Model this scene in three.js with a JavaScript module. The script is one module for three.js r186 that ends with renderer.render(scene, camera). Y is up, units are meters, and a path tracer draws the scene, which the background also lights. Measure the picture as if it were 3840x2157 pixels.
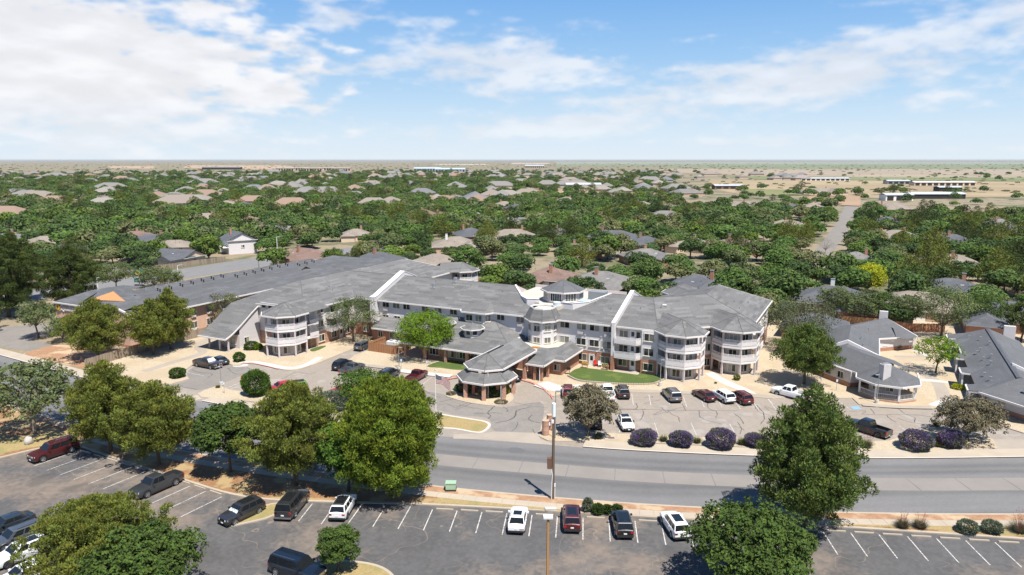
import * as THREE from 'three';
import { mergeGeometries } from 'three/addons/utils/BufferGeometryUtils.js';
import { FontLoader } from 'three/addons/loaders/FontLoader.js';
import { TextGeometry } from 'three/addons/geometries/TextGeometry.js';

// ---------------------------------------------------------------- camera, sky, sun, exposure
const scene = new THREE.Scene();
const camera = new THREE.PerspectiveCamera(44.13, 1024 / 575, 0.5, 40000);
camera.position.set(0, 37.5, 0);
camera.rotation.set(-10.2 * Math.PI / 180, 0, 0);
const renderer = new THREE.WebGLRenderer({ antialias: true });
renderer.setSize(1024, 575);
renderer.toneMapping = THREE.LinearToneMapping;
renderer.toneMappingExposure = 1.6;
renderer.shadowMap.enabled = true;

const sun = new THREE.DirectionalLight(new THREE.Color(1.0, 0.955, 0.885), 5);
sun.position.set(2.95 * 30, 11.3 * 30, 5.0 * 30 - 110);
sun.target.position.set(0, 0, -110);
sun.castShadow = true;
sun.shadow.mapSize.set(4096, 4096);
Object.assign(sun.shadow.camera, { left: -220, right: 220, top: 220, bottom: -220, near: 1, far: 900 });
scene.add(sun, sun.target);

// ---------------------------------------------------------------- seeded random numbers and noise
function rng(seed) {
  let a = seed >>> 0;
  return () => { a = (a + 0x6D2B79F5) | 0; let t = Math.imul(a ^ (a >>> 15), 1 | a); t = (t + Math.imul(t ^ (t >>> 7), 61 | t)) ^ t; return ((t ^ (t >>> 14)) >>> 0) / 4294967296; };
}
const hash3 = (x, y, z) => { let h = Math.imul(x, 374761393) ^ Math.imul(y, 668265263) ^ Math.imul(z, 2147483647 ^ 0x5bd1e995); h = Math.imul(h ^ (h >>> 13), 1274126177); return ((h ^ (h >>> 16)) >>> 0) / 4294967296; };
const sm = (t) => t * t * (3 - 2 * t);
function noise3(x, y, z) {
  const xi = Math.floor(x), yi = Math.floor(y), zi = Math.floor(z), u = sm(x - xi), v = sm(y - yi), w = sm(z - zi);
  let r = 0;
  for (let k = 0; k < 8; k++) { const a = k & 1, b = (k >> 1) & 1, c = k >> 2; r += (a ? u : 1 - u) * (b ? v : 1 - v) * (c ? w : 1 - w) * hash3(xi + a, yi + b, zi + c); }
  return r;
}
function fbm3(x, y, z, o) { let s = 0, a = 0.5, n = 0; for (let i = 0; i < o; i++) { s += a * noise3(x, y, z); n += a; a *= 0.5; x = x * 2.03 + 11.3; y = y * 2.03 + 5.1; z = z * 2.03 + 7.7; } return s / n; }
// noise that repeats with period p
function pnoise(x, y, p, seed) {
  const xi = Math.floor(x), yi = Math.floor(y), u = sm(x - xi), v = sm(y - yi), m = (k) => ((k % p) + p) % p;
  const h = (a, b) => hash3(m(a), m(b), seed);
  return (h(xi, yi) * (1 - u) + h(xi + 1, yi) * u) * (1 - v) + (h(xi, yi + 1) * (1 - u) + h(xi + 1, yi + 1) * u) * v;
}
function pfbm(u, v, p, o, seed) { let s = 0, a = 0.5, n = 0; for (let i = 0; i < o; i++) { s += a * pnoise(u * p, v * p, p, seed + i * 17); n += a; a *= 0.55; p *= 2; } return s / n; }
const step = (a, b, x) => { const t = Math.min(1, Math.max(0, (x - a) / (b - a))); return t * t * (3 - 2 * t); };
const mix = (a, b, t) => a + (b - a) * t;
const mix3 = (a, b, t) => [mix(a[0], b[0], t), mix(a[1], b[1], t), mix(a[2], b[2], t)];

// ---------------------------------------------------------------- the sky: air and clouds
{
  const W = 4096, Hh = 2048, data = new Float32Array(W * Hh * 4), D = Math.PI / 180;
  const air = [[-90, .36, .33, .30], [-0.5, .60, .62, .62], [0, .78, .87, .95], [2, .70, .84, .96], [4.5, .53, .74, .95], [8, .35, .60, .92], [12, .22, .47, .87], [20, .11, .30, .68], [40, .06, .17, .44], [90, .035, .10, .28]];
  const airAt = (e) => { let i = 1; while (i < air.length - 1 && air[i][0] < e) i++; const a = air[i - 1], b = air[i], t = Math.min(1, Math.max(0, (e - a[0]) / (b[0] - a[0]))); return [mix(a[1], b[1], t), mix(a[2], b[2], t), mix(a[3], b[3], t)]; };
  // cloud banks: azimuth, elevation, half sizes (degrees), tilt, strength
  const banks = [[-36, 6.4, 19, 5.4, -2, 1.25], [-31, 11.8, 14, 2.4, 8, .86], [-22.5, 10.4, 6, 1.8, -6, .66], [-12.5, 12.4, 4.5, 1.2, 4, .6], [-13.4, 10.4, 3, .9, 6, .8], [-9, 7.2, 11, 1.2, 3, .55], [-.5, 7.2, 9, 2.4, -5, .86], [5.5, 7.6, 5, 1.3, -4, .5],
    [13, 4.7, 9, 1.5, 6, .74], [22, 6.0, 13, 2.1, 7, .95], [31, 8.0, 10, 2.2, 9, .72], [36, 10, 9, 2.0, 8, .6], [4.0, 2.6, 11, 1.1, 4, .78], [35, 4.4, 10, 1.1, 3, .55], [19, 1.4, 8, .5, 0, .7], [31, .7, 9, .35, 0, .45], [-12, 3.6, 9, .8, 2, .34], [-34, 2.4, 12, 1.6, 0, .8],
    [58, 9, 14, 3, 5, .7], [84, 5, 16, 2.5, 2, .6], [-66, 8, 16, 4, -4, .8], [-98, 12, 18, 5, 3, .7], [-135, 6, 20, 3, -3, .6], [125, 8, 18, 4, 4, .7], [165, 10, 20, 5, -5, .7], [-170, 4, 12, 2, 2, .5]];
  for (let j = 0; j < Hh; j++) {
    const el = ((j + .5) / Hh - .5) * 180, base = airAt(el), y = Math.sin(el * D), c = Math.cos(el * D);
    for (let i = 0; i < W; i++) {
      const phi = ((i + .5) / W - .5) * 2 * Math.PI, x = Math.cos(phi) * c, z = Math.sin(phi) * c, at = (j * W + i) * 4;
      let r = base[0], g = base[1], b = base[2];
      if (el > -0.2) {
        const az = Math.atan2(x, -z) / D;
        let m = 0, soft = 1;
        if (el < 24) for (const k of banks) { let da = az - k[0]; if (da > 180) da -= 360; if (da < -180) da += 360; if (Math.abs(da) > k[2] * 2.3) continue; const ct = Math.cos(k[4] * D), st = Math.sin(k[4] * D), de = el - k[1], p = (da * ct + de * st) / k[2], q = (-da * st + de * ct) / k[3], d = p * p + q * q; if (d < 5) { const v = k[5] * Math.exp(-d * .75); if (v > m) { m = v; soft = k[0] > -18 ? .72 : 1; } } }
        m += .42 * step(15, 40, el) * (noise3(x * 3 + 9, y * 3, z * 3) - .25);
        if (m > .03) {
          const n = fbm3(x * 24 + 3, y * 78, z * 24, 6), f = fbm3(x * 70, y * 170 + 4, z * 70 + 9, 4);
          const dens = soft * step(soft < 1 ? .24 : .30, soft < 1 ? .92 : .84, m * 1.06 + (n - .5) * 1.2 + (f - .5) * .5);
          if (dens > 0) {
            const lit = step(.35, .72, fbm3(x * 20 + 3, (y + .009) * 66, z * 20, 4) * .6 + n * .4), w = mix(.86, 1.0, lit), lo = step(0, 5, el);
            const a = dens * mix(.55, .97, lo);
            r = mix(r, w * .985, a); g = mix(g, w * .99, a); b = mix(b, Math.min(1, w * 1.025), a);
          }
        }
      }
      data[at] = r * .615; data[at + 1] = g * .615; data[at + 2] = b * .615; data[at + 3] = 1;
    }
  }
  const t = new THREE.DataTexture(data, W, Hh, THREE.RGBAFormat, THREE.FloatType);
  t.mapping = THREE.EquirectangularReflectionMapping; t.colorSpace = THREE.LinearSRGBColorSpace; t.magFilter = t.minFilter = THREE.LinearFilter; t.needsUpdate = true;
  scene.background = t; scene.environment = t;
}

// ---------------------------------------------------------------- textures and materials
const enc = (v) => { v = Math.min(1, Math.max(0, v)); return 255 * (v <= .0031308 ? v * 12.92 : 1.055 * Math.pow(v, 1 / 2.4) - .055); };
function tex(size, period, fn, data = false) {
  const a = new Uint8Array(size * size * 4);
  for (let j = 0; j < size; j++) for (let i = 0; i < size; i++) { const c = fn((i + .5) / size, (j + .5) / size), k = (j * size + i) * 4; for (let q = 0; q < 3; q++) a[k + q] = data ? Math.min(255, Math.max(0, c * 255)) : enc(c[q]); a[k + 3] = 255; }
  const t = new THREE.DataTexture(a, size, size); t.wrapS = t.wrapT = THREE.RepeatWrapping; t.magFilter = THREE.LinearFilter; t.minFilter = THREE.LinearMipmapLinearFilter; t.generateMipmaps = true;
  if (!data) t.colorSpace = THREE.SRGBColorSpace;
  t.repeat.set(1 / period, 1 / period); t.needsUpdate = true; return t;
}
const std = (color, o = {}) => new THREE.MeshStandardMaterial({ color: Array.isArray(color) ? new THREE.Color().setRGB(...color) : color, roughness: .9, metalness: 0, ...o });
const R0 = rng(7);
const speck = (u, v, n, s) => hash3(Math.floor(u * n), Math.floor(v * n), s);
const M = {};
{
  const bumpFine = tex(512, 6, (u, v) => pfbm(u, v, 64, 3, 3), true);
  const sc = (c, k) => [c[0] * k, c[1] * k, c[2] * k];
  // dark sealed asphalt with tan dust stains and pale cracks
  M.asphaltDark = std(0xffffff, { map: tex(1024, 46, (u, v) => {
    const a = pfbm(u, v, 5, 5, 31), b = pfbm(u, v, 9, 5, 77), f = pfbm(u, v, 128, 2, 5), s = speck(u, v, 1024, 2);
    let c = sc([.088, .085, .084], .72 + .34 * f + .22 * s + .34 * (pfbm(u, v, 14, 3, 55) - .5));
    c = mix3(c, [.235, .18, .135], .66 * step(.46, .68, a * .62 + b * .38 + .10 * (f - .5)));
    c = mix3(c, [.05, .05, .052], .55 * step(.60, .72, b));
    const k = Math.abs(pfbm(u, v, 7, 4, 301) - .5), k2 = Math.abs(pfbm(u, v, 12, 3, 407) - .5);
    c = mix3(c, [.24, .19, .145], .7 * (1 - step(.0, .008, k)) * step(.38, .55, pfbm(u, v, 6, 2, 88)));
    c = mix3(c, [.22, .18, .14], .6 * (1 - step(.0, .007, k2)) * step(.45, .6, pfbm(u, v, 5, 2, 90)));
    return c;
  }), bumpMap: bumpFine, bumpScale: .01 });
  // pale worn lot paving
  M.asphaltLight = std(0xffffff, { map: tex(1024, 40, (u, v) => {
    const a = pfbm(u, v, 5, 5, 131), b = pfbm(u, v, 17, 4, 177), f = pfbm(u, v, 128, 2, 15), s = speck(u, v, 1024, 12);
    let c = sc([0.281, 0.239, 0.197], .80 + .2 * f + .12 * s + .22 * (a - .5));
    c = mix3(c, [.235, .21, .185], .75 * step(.50, .68, a * .5 + b * .5));
    c = mix3(c, [.36, .32, .28], .5 * step(.6, .74, b));
    return c;
  }), bumpMap: bumpFine, bumpScale: .01 });
  M.asphaltGrey = std(0xffffff, { map: tex(1024, 40, (u, v) => {
    const a = pfbm(u, v, 5, 5, 231), b = pfbm(u, v, 17, 4, 277), f = pfbm(u, v, 128, 2, 25), s = speck(u, v, 1024, 22);
    let c = sc([0.218, 0.197, 0.174], .78 + .2 * f + .14 * s + .3 * (a - .5));
    return mix3(c, [.175, .162, .15], .7 * step(.52, .68, a * .5 + b * .5));
  }) });
  // the road: u runs along it, v across (0..1 = 16 m): tyre-worn lanes are darker binder, edges dustier
  M.road = std(0xffffff, { map: tex(1024, 32, (u, v) => {
    const a = pfbm(u, v, 6, 5, 331), f = pfbm(u, v, 128, 2, 35), s = speck(u, v, 1024, 32), st = pfbm(u * .25, v, 32, 3, 41);
    let c = sc([.186, .180, .176], .84 + .16 * f + .12 * s + .16 * (a - .5));
    return mix3(c, [.150, .147, .147], .6 * step(.5, .66, st * .65 + a * .35));
  }) });
  M.roadLane = std(0xffffff, { map: tex(1024, 32, (u, v) => {
    const a = pfbm(u, v, 6, 5, 341), f = pfbm(u, v, 128, 2, 45), s = speck(u, v, 1024, 42), st = pfbm(u * .2, v, 40, 3, 61);
    let c = sc([.150, .147, .146], .84 + .16 * f + .12 * s + .2 * (a - .5));
    return mix3(c, [.113, .112, .115], .7 * step(.48, .64, st * .75 + a * .25));
  }) });
  M.concrete = std(0xffffff, { map: tex(512, 10, (u, v) => sc([.40, .34, .265], .82 + .2 * pfbm(u, v, 6, 5, 51) + .1 * speck(u, v, 512, 3))) });
  M.concreteNew = std(0xffffff, { map: tex(512, 10, (u, v) => sc([.53, .495, .445], .86 + .14 * pfbm(u, v, 8, 5, 52) + .06 * speck(u, v, 512, 4))) });
  M.concreteLane = std(0xffffff, { map: tex(512, 20, (u, v) => sc([0.221, 0.201, 0.180], .78 + .3 * pfbm(u, v, 6, 5, 53) + .1 * speck(u, v, 512, 5))) });
  M.concreteGrey = std(0xffffff, { map: tex(512, 10, (u, v) => sc([.33, .285, .235], .8 + .28 * pfbm(u, v, 7, 5, 58) + .1 * speck(u, v, 512, 6))) });
  M.gravel = std(0xffffff, { map: tex(1024, 24, (u, v) => { const f = pfbm(u, v, 160, 2, 61), s = speck(u, v, 1024, 6), a = pfbm(u, v, 7, 4, 63); return mix3(sc([.455, .375, .262], .58 + .4 * f + .3 * s), [.37, .285, .185], .55 * step(.5, .7, a)); }), bumpMap: bumpFine, bumpScale: .03 });
  M.dirt = std(0xffffff, { map: tex(512, 16, (u, v) => mix3(sc([0.328, 0.184, 0.102], .66 + .4 * pfbm(u, v, 40, 3, 71) + .2 * speck(u, v, 512, 7)), [.45, .33, .21], step(.5, .7, pfbm(u, v, 6, 4, 73)))), bumpMap: bumpFine, bumpScale: .03 });
  M.mulch = std(0xffffff, { map: tex(512, 12, (u, v) => mix3(sc([0.254, 0.135, 0.061], .55 + .6 * pfbm(u, v, 60, 2, 75) + .25 * speck(u, v, 512, 8)), [.36, .27, .13], .8 * step(.48, .66, pfbm(u, v, 7, 4, 76)))), bumpMap: bumpFine, bumpScale: .04 });
  M.dryGrass = std(0xffffff, { map: tex(1024, 20, (u, v) => { const a = pfbm(u, v, 9, 5, 81), f = pfbm(u, v, 150, 2, 82), s = speck(u, v, 1024, 9); return mix3(sc([0.328, 0.246, 0.107], .62 + .4 * f + .25 * s), [.20, .20, .07], .55 * step(.52, .7, a)); }), bumpMap: bumpFine, bumpScale: .04 });
  M.turf = std(0xffffff, { map: tex(512, 10, (u, v) => mix3(sc([0.064, 0.101, 0.017], .62 + .4 * pfbm(u, v, 90, 2, 85) + .3 * speck(u, v, 512, 10)), [.14, .165, .03], .5 * step(.5, .7, pfbm(u, v, 6, 4, 86)))), bumpMap: bumpFine, bumpScale: .03 });
  // asphalt shingles: courses of single tabs, with patches of replaced tabs
  const shingle = (tone, seed, patch) => tex(1024, 16, (u, v) => {
    const row = Math.floor(v * 112), off = hash3(row, 5, seed), tab = Math.floor((u + off) * 54), t = hash3(tab, row, seed), edge = (v * 112) % 1;
    const prow = Math.floor(v * 26), pu = Math.floor((u + hash3(prow, 1, seed)) * 5.0), p = hash3(pu, prow, seed + 9), big = pfbm(u, v, 5, 3, seed);
    let k = .86 + .2 * t + .1 * speck(u, v, 1024, seed) + .3 * (big - .5);
    if (p > .80) k *= 1 + patch; else if (p < .12) k *= 1 - patch * .8;
    if (edge < .16) k *= .80;
    return sc(tone, k);
  });
  M.roof = std(0xffffff, { map: shingle([0.131, 0.129, 0.127], 101, .22), roughness: .95 });
  M.hip = std([.10, .10, .10]); M.roofHotel = std(0xffffff, { map: shingle([0.095, 0.097, 0.102], 131, .18), roughness: .95 });
  M.roofCottage = std(0xffffff, { map: shingle([0.106, 0.109, 0.115], 151, .06), roughness: .95 });
  M.roofGreyDark = std(0xffffff, { map: shingle([0.089, 0.093, 0.104], 161, .12), roughness: .95 });
  M.roofBrown = std(0xffffff, { map: shingle([0.176, 0.116, 0.094], 171, .12), roughness: .95 });
  M.roofTan = std(0xffffff, { map: shingle([0.232, 0.195, 0.161], 181, .10), roughness: .95 });
  M.roofGrey = std(0xffffff, { map: shingle([0.168, 0.160, 0.152], 191, .10), roughness: .95 });
  M.roofRust = std(0xffffff, { map: shingle([.225, .150, .110], 195, .10), roughness: .95 });
  const lap = tex(256, 1.6, (u, v) => { const e = (v * 8) % 1; return .2 + .7 * (1 - e); }, true);
  const siding = (c, s) => std(0xffffff, { map: tex(512, 1.6 * 4, (u, v) => { const e = (v * 32) % 1, row = Math.floor(v * 32); return sc(c, (e > .90 ? .74 : 1) * (.95 + .05 * hash3(row, 3, s) + .05 * pfbm(u, v, 8, 3, s))); }), bumpMap: lap, bumpScale: .012, roughness: .75 });
  M.siding = siding([.62, .59, .59], 11); M.sidingPink = siding([.52, .46, .45], 12); M.sidingGrey = siding([.52, .49, .485], 13);
  M.white = std([.70, .685, .67], { roughness: .6 }); M.trim = std([.64, .61, .58], { roughness: .6 }); M.whiteBlue = std([.66, .68, .71], { roughness: .7 });
  M.cream = std(0xffffff, { map: tex(256, 12, (u, v) => sc([.50, .455, .385], .86 + .2 * pfbm(u, v, 8, 4, 21))) });
  const brick = (c, seed) => std(0xffffff, { map: tex(512, 3.2, (u, v) => {
    const row = Math.floor(v * 40), x = u * 14 + (row % 2) * .5, i = ((Math.floor(x) % 14) + 14) % 14, e = (v * 40) % 1, ex = ((x % 1) + 1) % 1, t = hash3(i, row, seed);
    if (e < .13 || ex < .05) return [.36, .28, .22];
    return sc(c, .68 + .6 * t);
  }), roughness: .92 });
  M.brick = brick([.36, .165, .10], 3); M.brickPink = brick([.43, .235, .165], 4); M.brickDark = brick([.20, .09, .06], 5); M.brickTan = brick([.48, .34, .24], 6);
  M.stucco = std(0xffffff, { map: tex(256, 8, (u, v) => sc([.60, .395, .29], .90 + .16 * pfbm(u, v, 8, 4, 23))) }); M.stuccoOrange = std([.44, .22, .095]); M.stuccoTan = std([.60, .46, .35]); M.stuccoWhite = std([.74, .70, .66]);
  const wood = (c, seed) => std(0xffffff, { map: tex(512, 6, (u, v) => { const p = Math.floor(u * 40); return sc(c, .62 + .5 * hash3(p, 1, seed) + .26 * pfbm(u * 4, v * .25, 32, 3, seed)); }), roughness: .95 });
  M.woodGrey = wood([.30, .235, .175], 31); M.woodGreyDark = wood([.21, .165, .125], 35); M.woodBrown = wood([.34, .185, .088], 32); M.woodRed = wood([.34, .135, .062], 33); M.pole = wood([.125, .092, .062], 34); M.poleOrange = wood([.42, .215, .075], 36);
  M.metal = std([.56, .57, .58], { metalness: .8, roughness: .35 }); M.metalGrey = std([.30, .31, .32], { metalness: .3, roughness: .5 }); M.dark = std([.018, .018, .02], { roughness: .7 }); M.black = std([.01, .01, .011], { roughness: .5 });
  M.glass = new THREE.MeshPhysicalMaterial({ color: new THREE.Color().setRGB(.018, .022, .024), roughness: .06, ior: 1.5, specularIntensity: 1 });
  M.glassBlind = new THREE.MeshPhysicalMaterial({ color: new THREE.Color().setRGB(.12, .125, .112), roughness: .12, clearcoat: .6, clearcoatRoughness: .05 });
  M.glassCurtain = new THREE.MeshPhysicalMaterial({ color: new THREE.Color().setRGB(.25, .255, .235), roughness: .2, clearcoat: .6, clearcoatRoughness: .05 });
  M.frame = std([.62, .58, .50], { roughness: .6 });
  M.orange = std([.85, .16, .03], { roughness: .6 }); M.paint = std(0xffffff, { map: tex(256, 3, (u, v) => mix3([.50, .485, .46], [.20, .18, .16], .9 * step(.52, .68, pfbm(u, v, 24, 3, 5)))) });
  M.paintBlue = std([.18, .34, .50]); M.redKerb = std(0xffffff, { map: tex(256, 4, (u, v) => mix3([.52, .13, .12], [.46, .30, .24], step(.5, .66, pfbm(u, v, 16, 4, 9)))) });
  M.tar = std([.075, .07, .066], { roughness: .7 }); M.greenBox = std([.30, .43, .30], { roughness: .5 }); M.rust = std([.14, .075, .05], { roughness: .8 });
}

// ---------------------------------------------------------------- building blocks
const names = {};
function numbered(n) { const k = names[n] = (names[n] ?? -1) + 1; return k ? `${n}_${String(k).padStart(3, '0')}` : n; }
const U_ANGLE = Math.atan2(.453, .891), UX = Math.cos(U_ANGLE), UZ = Math.sin(U_ANGLE), ORIGIN = [-28, -147.5];
// the site grid: s runs along the main facade, t out of it towards the road
const site = (s, t) => [ORIGIN[0] + s * UX - t * UZ, ORIGIN[1] + s * UZ + t * UX];
const sub = (a, b) => [a[0] - b[0], a[1] - b[1], a[2] - b[2]];
const cross = (a, b) => [a[1] * b[2] - a[2] * b[1], a[2] * b[0] - a[0] * b[2], a[0] * b[1] - a[1] * b[0]];
const dot = (a, b) => a[0] * b[0] + a[1] * b[1] + a[2] * b[2];
const unit = (a) => { const l = Math.hypot(...a) || 1; return [a[0] / l, a[1] / l, a[2] / l]; };
class MB {
  constructor(ox = 0, oy = 0, oz = 0) { this.p = []; this.uv = []; this.n = []; this.c = null; this.o = [ox, oy, oz]; }
  tri(a, b, c, nrm, uvs, nrms) {
    const o = this.o;
    for (const q of [a, b, c]) this.p.push(q[0] - o[0], q[1] - o[1], q[2] - o[2]);
    const n = nrm || unit(cross(sub(b, a), sub(c, a)));
    if (nrms) for (const q of nrms) this.n.push(...q); else this.n.push(...n, ...n, ...n);
    if (uvs) this.uv.push(...uvs.flat());
    else {
      const flat = Math.abs(n[1]) > .985, u = flat ? [1, 0, 0] : unit([n[2], 0, -n[0]]), v = flat ? [0, 0, -1] : cross(n, u);
      for (const q of [a, b, c]) this.uv.push(dot(q, u), dot(q, v));
    }
    return this;
  }
  quad(a, b, c, d) { return this.tri(a, b, c).tri(a, c, d); }
  // flat polygon (may be concave); points in order, seen from the side they turn counter-clockwise on
  poly(pts) {
    const n = [0, 0, 0]; for (let i = 0; i < pts.length; i++) { const a = pts[i], b = pts[(i + 1) % pts.length]; n[0] += (a[1] - b[1]) * (a[2] + b[2]); n[1] += (a[2] - b[2]) * (a[0] + b[0]); n[2] += (a[0] - b[0]) * (a[1] + b[1]); }
    const m = unit(n), u = Math.abs(m[1]) > .9 ? unit(cross([0, 0, 1], m)) : unit(cross([0, 1, 0], m)), v = cross(m, u);
    for (const f of THREE.ShapeUtils.triangulateShape(pts.map((q) => new THREE.Vector2(dot(q, u), dot(q, v))), [])) {
      const [a, b, c] = f.map((i) => pts[i]), k = cross(sub(b, a), sub(c, a));
      dot(k, m) > 0 ? this.tri(a, b, c, m) : this.tri(a, c, b, m);
    }
    return this;
  }
  // upward polygon with thickness below it
  slab(pts, th, only) {
    const dn = pts.map((q) => [q[0], q[1] - th, q[2]]);
    let area = 0; for (let i = 0; i < pts.length; i++) { const a = pts[i], b = pts[(i + 1) % pts.length]; area += a[2] * b[0] - b[2] * a[0]; }
    const t = area > 0 ? pts : [...pts].reverse(), d = area > 0 ? dn : [...dn].reverse();
    if (only !== 'sides') this.poly(t);
    if (only !== 'top') { for (let i = 0; i < t.length; i++) { const j = (i + 1) % t.length; this.quad(t[i], d[i], d[j], t[j]); } this.poly([...d].reverse()); }
    return this;
  }
  prism(plan, y0, y1, cap = true) { // plan [[x, z] ...]
    let area = 0; for (let i = 0; i < plan.length; i++) { const a = plan[i], b = plan[(i + 1) % plan.length]; area += a[1] * b[0] - b[1] * a[0]; }
    const q = area > 0 ? plan : [...plan].reverse();
    for (let i = 0; i < q.length; i++) { const a = q[i], b = q[(i + 1) % q.length]; this.quad([a[0], y1, a[1]], [a[0], y0, a[1]], [b[0], y0, b[1]], [b[0], y1, b[1]]); }
    if (cap) { this.poly(q.map((k) => [k[0], y1, k[1]])); this.poly([...q].reverse().map((k) => [k[0], y0, k[1]])); }
    return this;
  }
  // vertical wall sheet with thickness along a plan line, tops may differ at both ends
  wall(a, b, y0, ya, yb = ya, th = .2) {
    const d = unit([b[0] - a[0], 0, b[1] - a[1]]), nx = -d[2] * th / 2, nz = d[0] * th / 2, P = (q, y, s) => [q[0] + nx * s, y, q[1] + nz * s];
    const f = [P(a, y0, 1), P(b, y0, 1), P(b, yb, 1), P(a, ya, 1)], g = [P(a, y0, -1), P(b, y0, -1), P(b, yb, -1), P(a, ya, -1)];
    return this.quad(...f).quad(g[1], g[0], g[3], g[2]).quad(f[3], f[2], g[2], g[3]).quad(f[1], g[1], g[2], f[2]).quad(g[0], f[0], f[3], g[3]).quad(g[0], g[1], f[1], f[0]);
  }
  box(x, y, z, w, h, d, turn = 0) { // centre of the base
    const c = Math.cos(turn), s = Math.sin(turn), P = (a, b) => [x + a * c + b * s, z - a * s + b * c];
    return this.prism([P(-w / 2, -d / 2), P(w / 2, -d / 2), P(w / 2, d / 2), P(-w / 2, d / 2)], y, y + h);
  }
  // tapered bar between two points
  bar(a, b, r0, r1 = r0, n = 8, cap = true) {
    const d = unit(sub(b, a)), u = unit(cross(Math.abs(d[1]) > .9 ? [1, 0, 0] : [0, 1, 0], d)), v = cross(d, u), P = (q, r, k) => { const t = k / n * Math.PI * 2, c = Math.cos(t) * r, s = Math.sin(t) * r; return [q[0] + u[0] * c + v[0] * s, q[1] + u[1] * c + v[1] * s, q[2] + u[2] * c + v[2] * s]; };
    const N = (k) => { const t = k / n * Math.PI * 2, c = Math.cos(t), s = Math.sin(t); return [u[0] * c + v[0] * s, u[1] * c + v[1] * s, u[2] * c + v[2] * s]; };
    const len = Math.hypot(...sub(b, a));
    for (let k = 0; k < n; k++) {
      const p = P(a, r0, k), q = P(a, r0, k + 1), s = P(b, r1, k + 1), t = P(b, r1, k), u0 = k / n * 6.28 * r0, u1 = (k + 1) / n * 6.28 * r0;
      if (n >= 7) { this.tri(p, q, s, N(k), [[u0, 0], [u1, 0], [u1, len]], [N(k), N(k + 1), N(k + 1)]); this.tri(p, s, t, N(k), [[u0, 0], [u1, len], [u0, len]], [N(k), N(k + 1), N(k)]); } else this.quad(p, q, s, t);
    }
    if (cap) { this.poly(Array.from({ length: n }, (_, k) => P(b, r1, k))); this.poly(Array.from({ length: n }, (_, k) => P(a, r0, n - 1 - k))); }
    return this;
  }
  tube(pts, r, n = 6) { for (let i = 0; i + 1 < pts.length; i++) this.bar(pts[i], pts[i + 1], Array.isArray(r) ? r[i] : r, Array.isArray(r) ? r[i + 1] : r, n, i === 0 || i === pts.length - 2); return this; }
  oct(cx, cz, r, turn = Math.PI / 8) { return Array.from({ length: 8 }, (_, k) => [cx + r * Math.cos(turn + k * Math.PI / 4), cz + r * Math.sin(turn + k * Math.PI / 4)]); }
  geometry() {
    const g = new THREE.BufferGeometry();
    g.setAttribute('position', new THREE.Float32BufferAttribute(this.p, 3)); g.setAttribute('normal', new THREE.Float32BufferAttribute(this.n, 3)); g.setAttribute('uv', new THREE.Float32BufferAttribute(this.uv, 2));
    if (this.c) g.setAttribute('color', new THREE.Float32BufferAttribute(this.c, 3));
    return g;
  }
  build(name, mat, parent) { return part(name, this.geometry(), mat, parent); }
}
function part(name, g, mat, parent) { const m = new THREE.Mesh(g, mat); m.name = parent && parent !== scene ? name : numbered(name); m.castShadow = m.receiveShadow = true; (parent || scene).add(m); return m; }
function tag(o, label, category, group, kind) { if (kind) o.userData.kind = kind; if (label) o.userData.label = label; if (category) o.userData.category = category; if (group) o.userData.group = group; return o; }
function thing(name, [x, y, z], turn, label, category, group) { const o = new THREE.Group(); o.name = numbered(name); o.position.set(x, y, z); o.rotation.y = turn; scene.add(o); return tag(o, label, category, group); }
function copy(o, [x, y, z], turn, label, group, scale) { const c = o.clone(); c.name = numbered(o.name.replace(/_\d{3}$/, '')); c.userData = { ...o.userData }; c.position.set(x, y, z); c.rotation.y = turn; if (scale) c.scale.set(...(Array.isArray(scale) ? scale : [scale, scale, scale])); if (label) c.userData.label = label; if (group) c.userData.group = group; scene.add(c); return c; }
const siteThing = (name, s, t, label, category, group) => { const [x, z] = site(s, t); return thing(name, [x, 0, z], -U_ANGLE, label, category, group); };

// ---------------------------------------------------------------- ground, roads, lots, beds
const structure = (o, label) => tag(o, label, null, null, 'structure');
function inset(pts, d) { // polygon [x, z] moved inwards by d
  let area = 0; for (let i = 0; i < pts.length; i++) { const a = pts[i], b = pts[(i + 1) % pts.length]; area += a[0] * b[1] - b[0] * a[1]; }
  const s = area > 0 ? 1 : -1;
  return pts.map((p, i) => {
    const a = pts[(i + pts.length - 1) % pts.length], b = pts[(i + 1) % pts.length];
    const e = (q, r) => { const l = Math.hypot(r[0] - q[0], r[1] - q[1]) || 1; return [-(r[1] - q[1]) / l * s, (r[0] - q[0]) / l * s]; };
    const n = e(a, p), m = e(p, b), k = 1 + n[0] * m[0] + n[1] * m[1], f = d / Math.max(.35, k);
    return [p[0] + (n[0] + m[0]) * f, p[1] + (n[1] + m[1]) * f];
  });
}
function smooth(pts, n = 4, closed = false) { // a curve through the points
  const c = new THREE.CatmullRomCurve3(pts.map((p) => new THREE.Vector3(p[0], 0, p[1])), closed, 'centripetal');
  return c.getPoints(pts.length * n).slice(0, closed ? -1 : undefined).map((v) => [v.x, v.z]);
}
const along = (pts) => { const l = [0]; for (let i = 1; i < pts.length; i++) l.push(l[i - 1] + Math.hypot(pts[i][0] - pts[i - 1][0], pts[i][1] - pts[i - 1][1])); return l; };
function at(pts, d) { const l = along(pts); let i = 1; while (i < pts.length - 1 && l[i] < d) i++; const t = (d - l[i - 1]) / (l[i] - l[i - 1]), a = pts[i - 1], b = pts[i], k = Math.hypot(b[0] - a[0], b[1] - a[1]); return { p: [mix(a[0], b[0], t), mix(a[1], b[1], t)], d: [(b[0] - a[0]) / k, (b[1] - a[1]) / k] }; }
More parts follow.
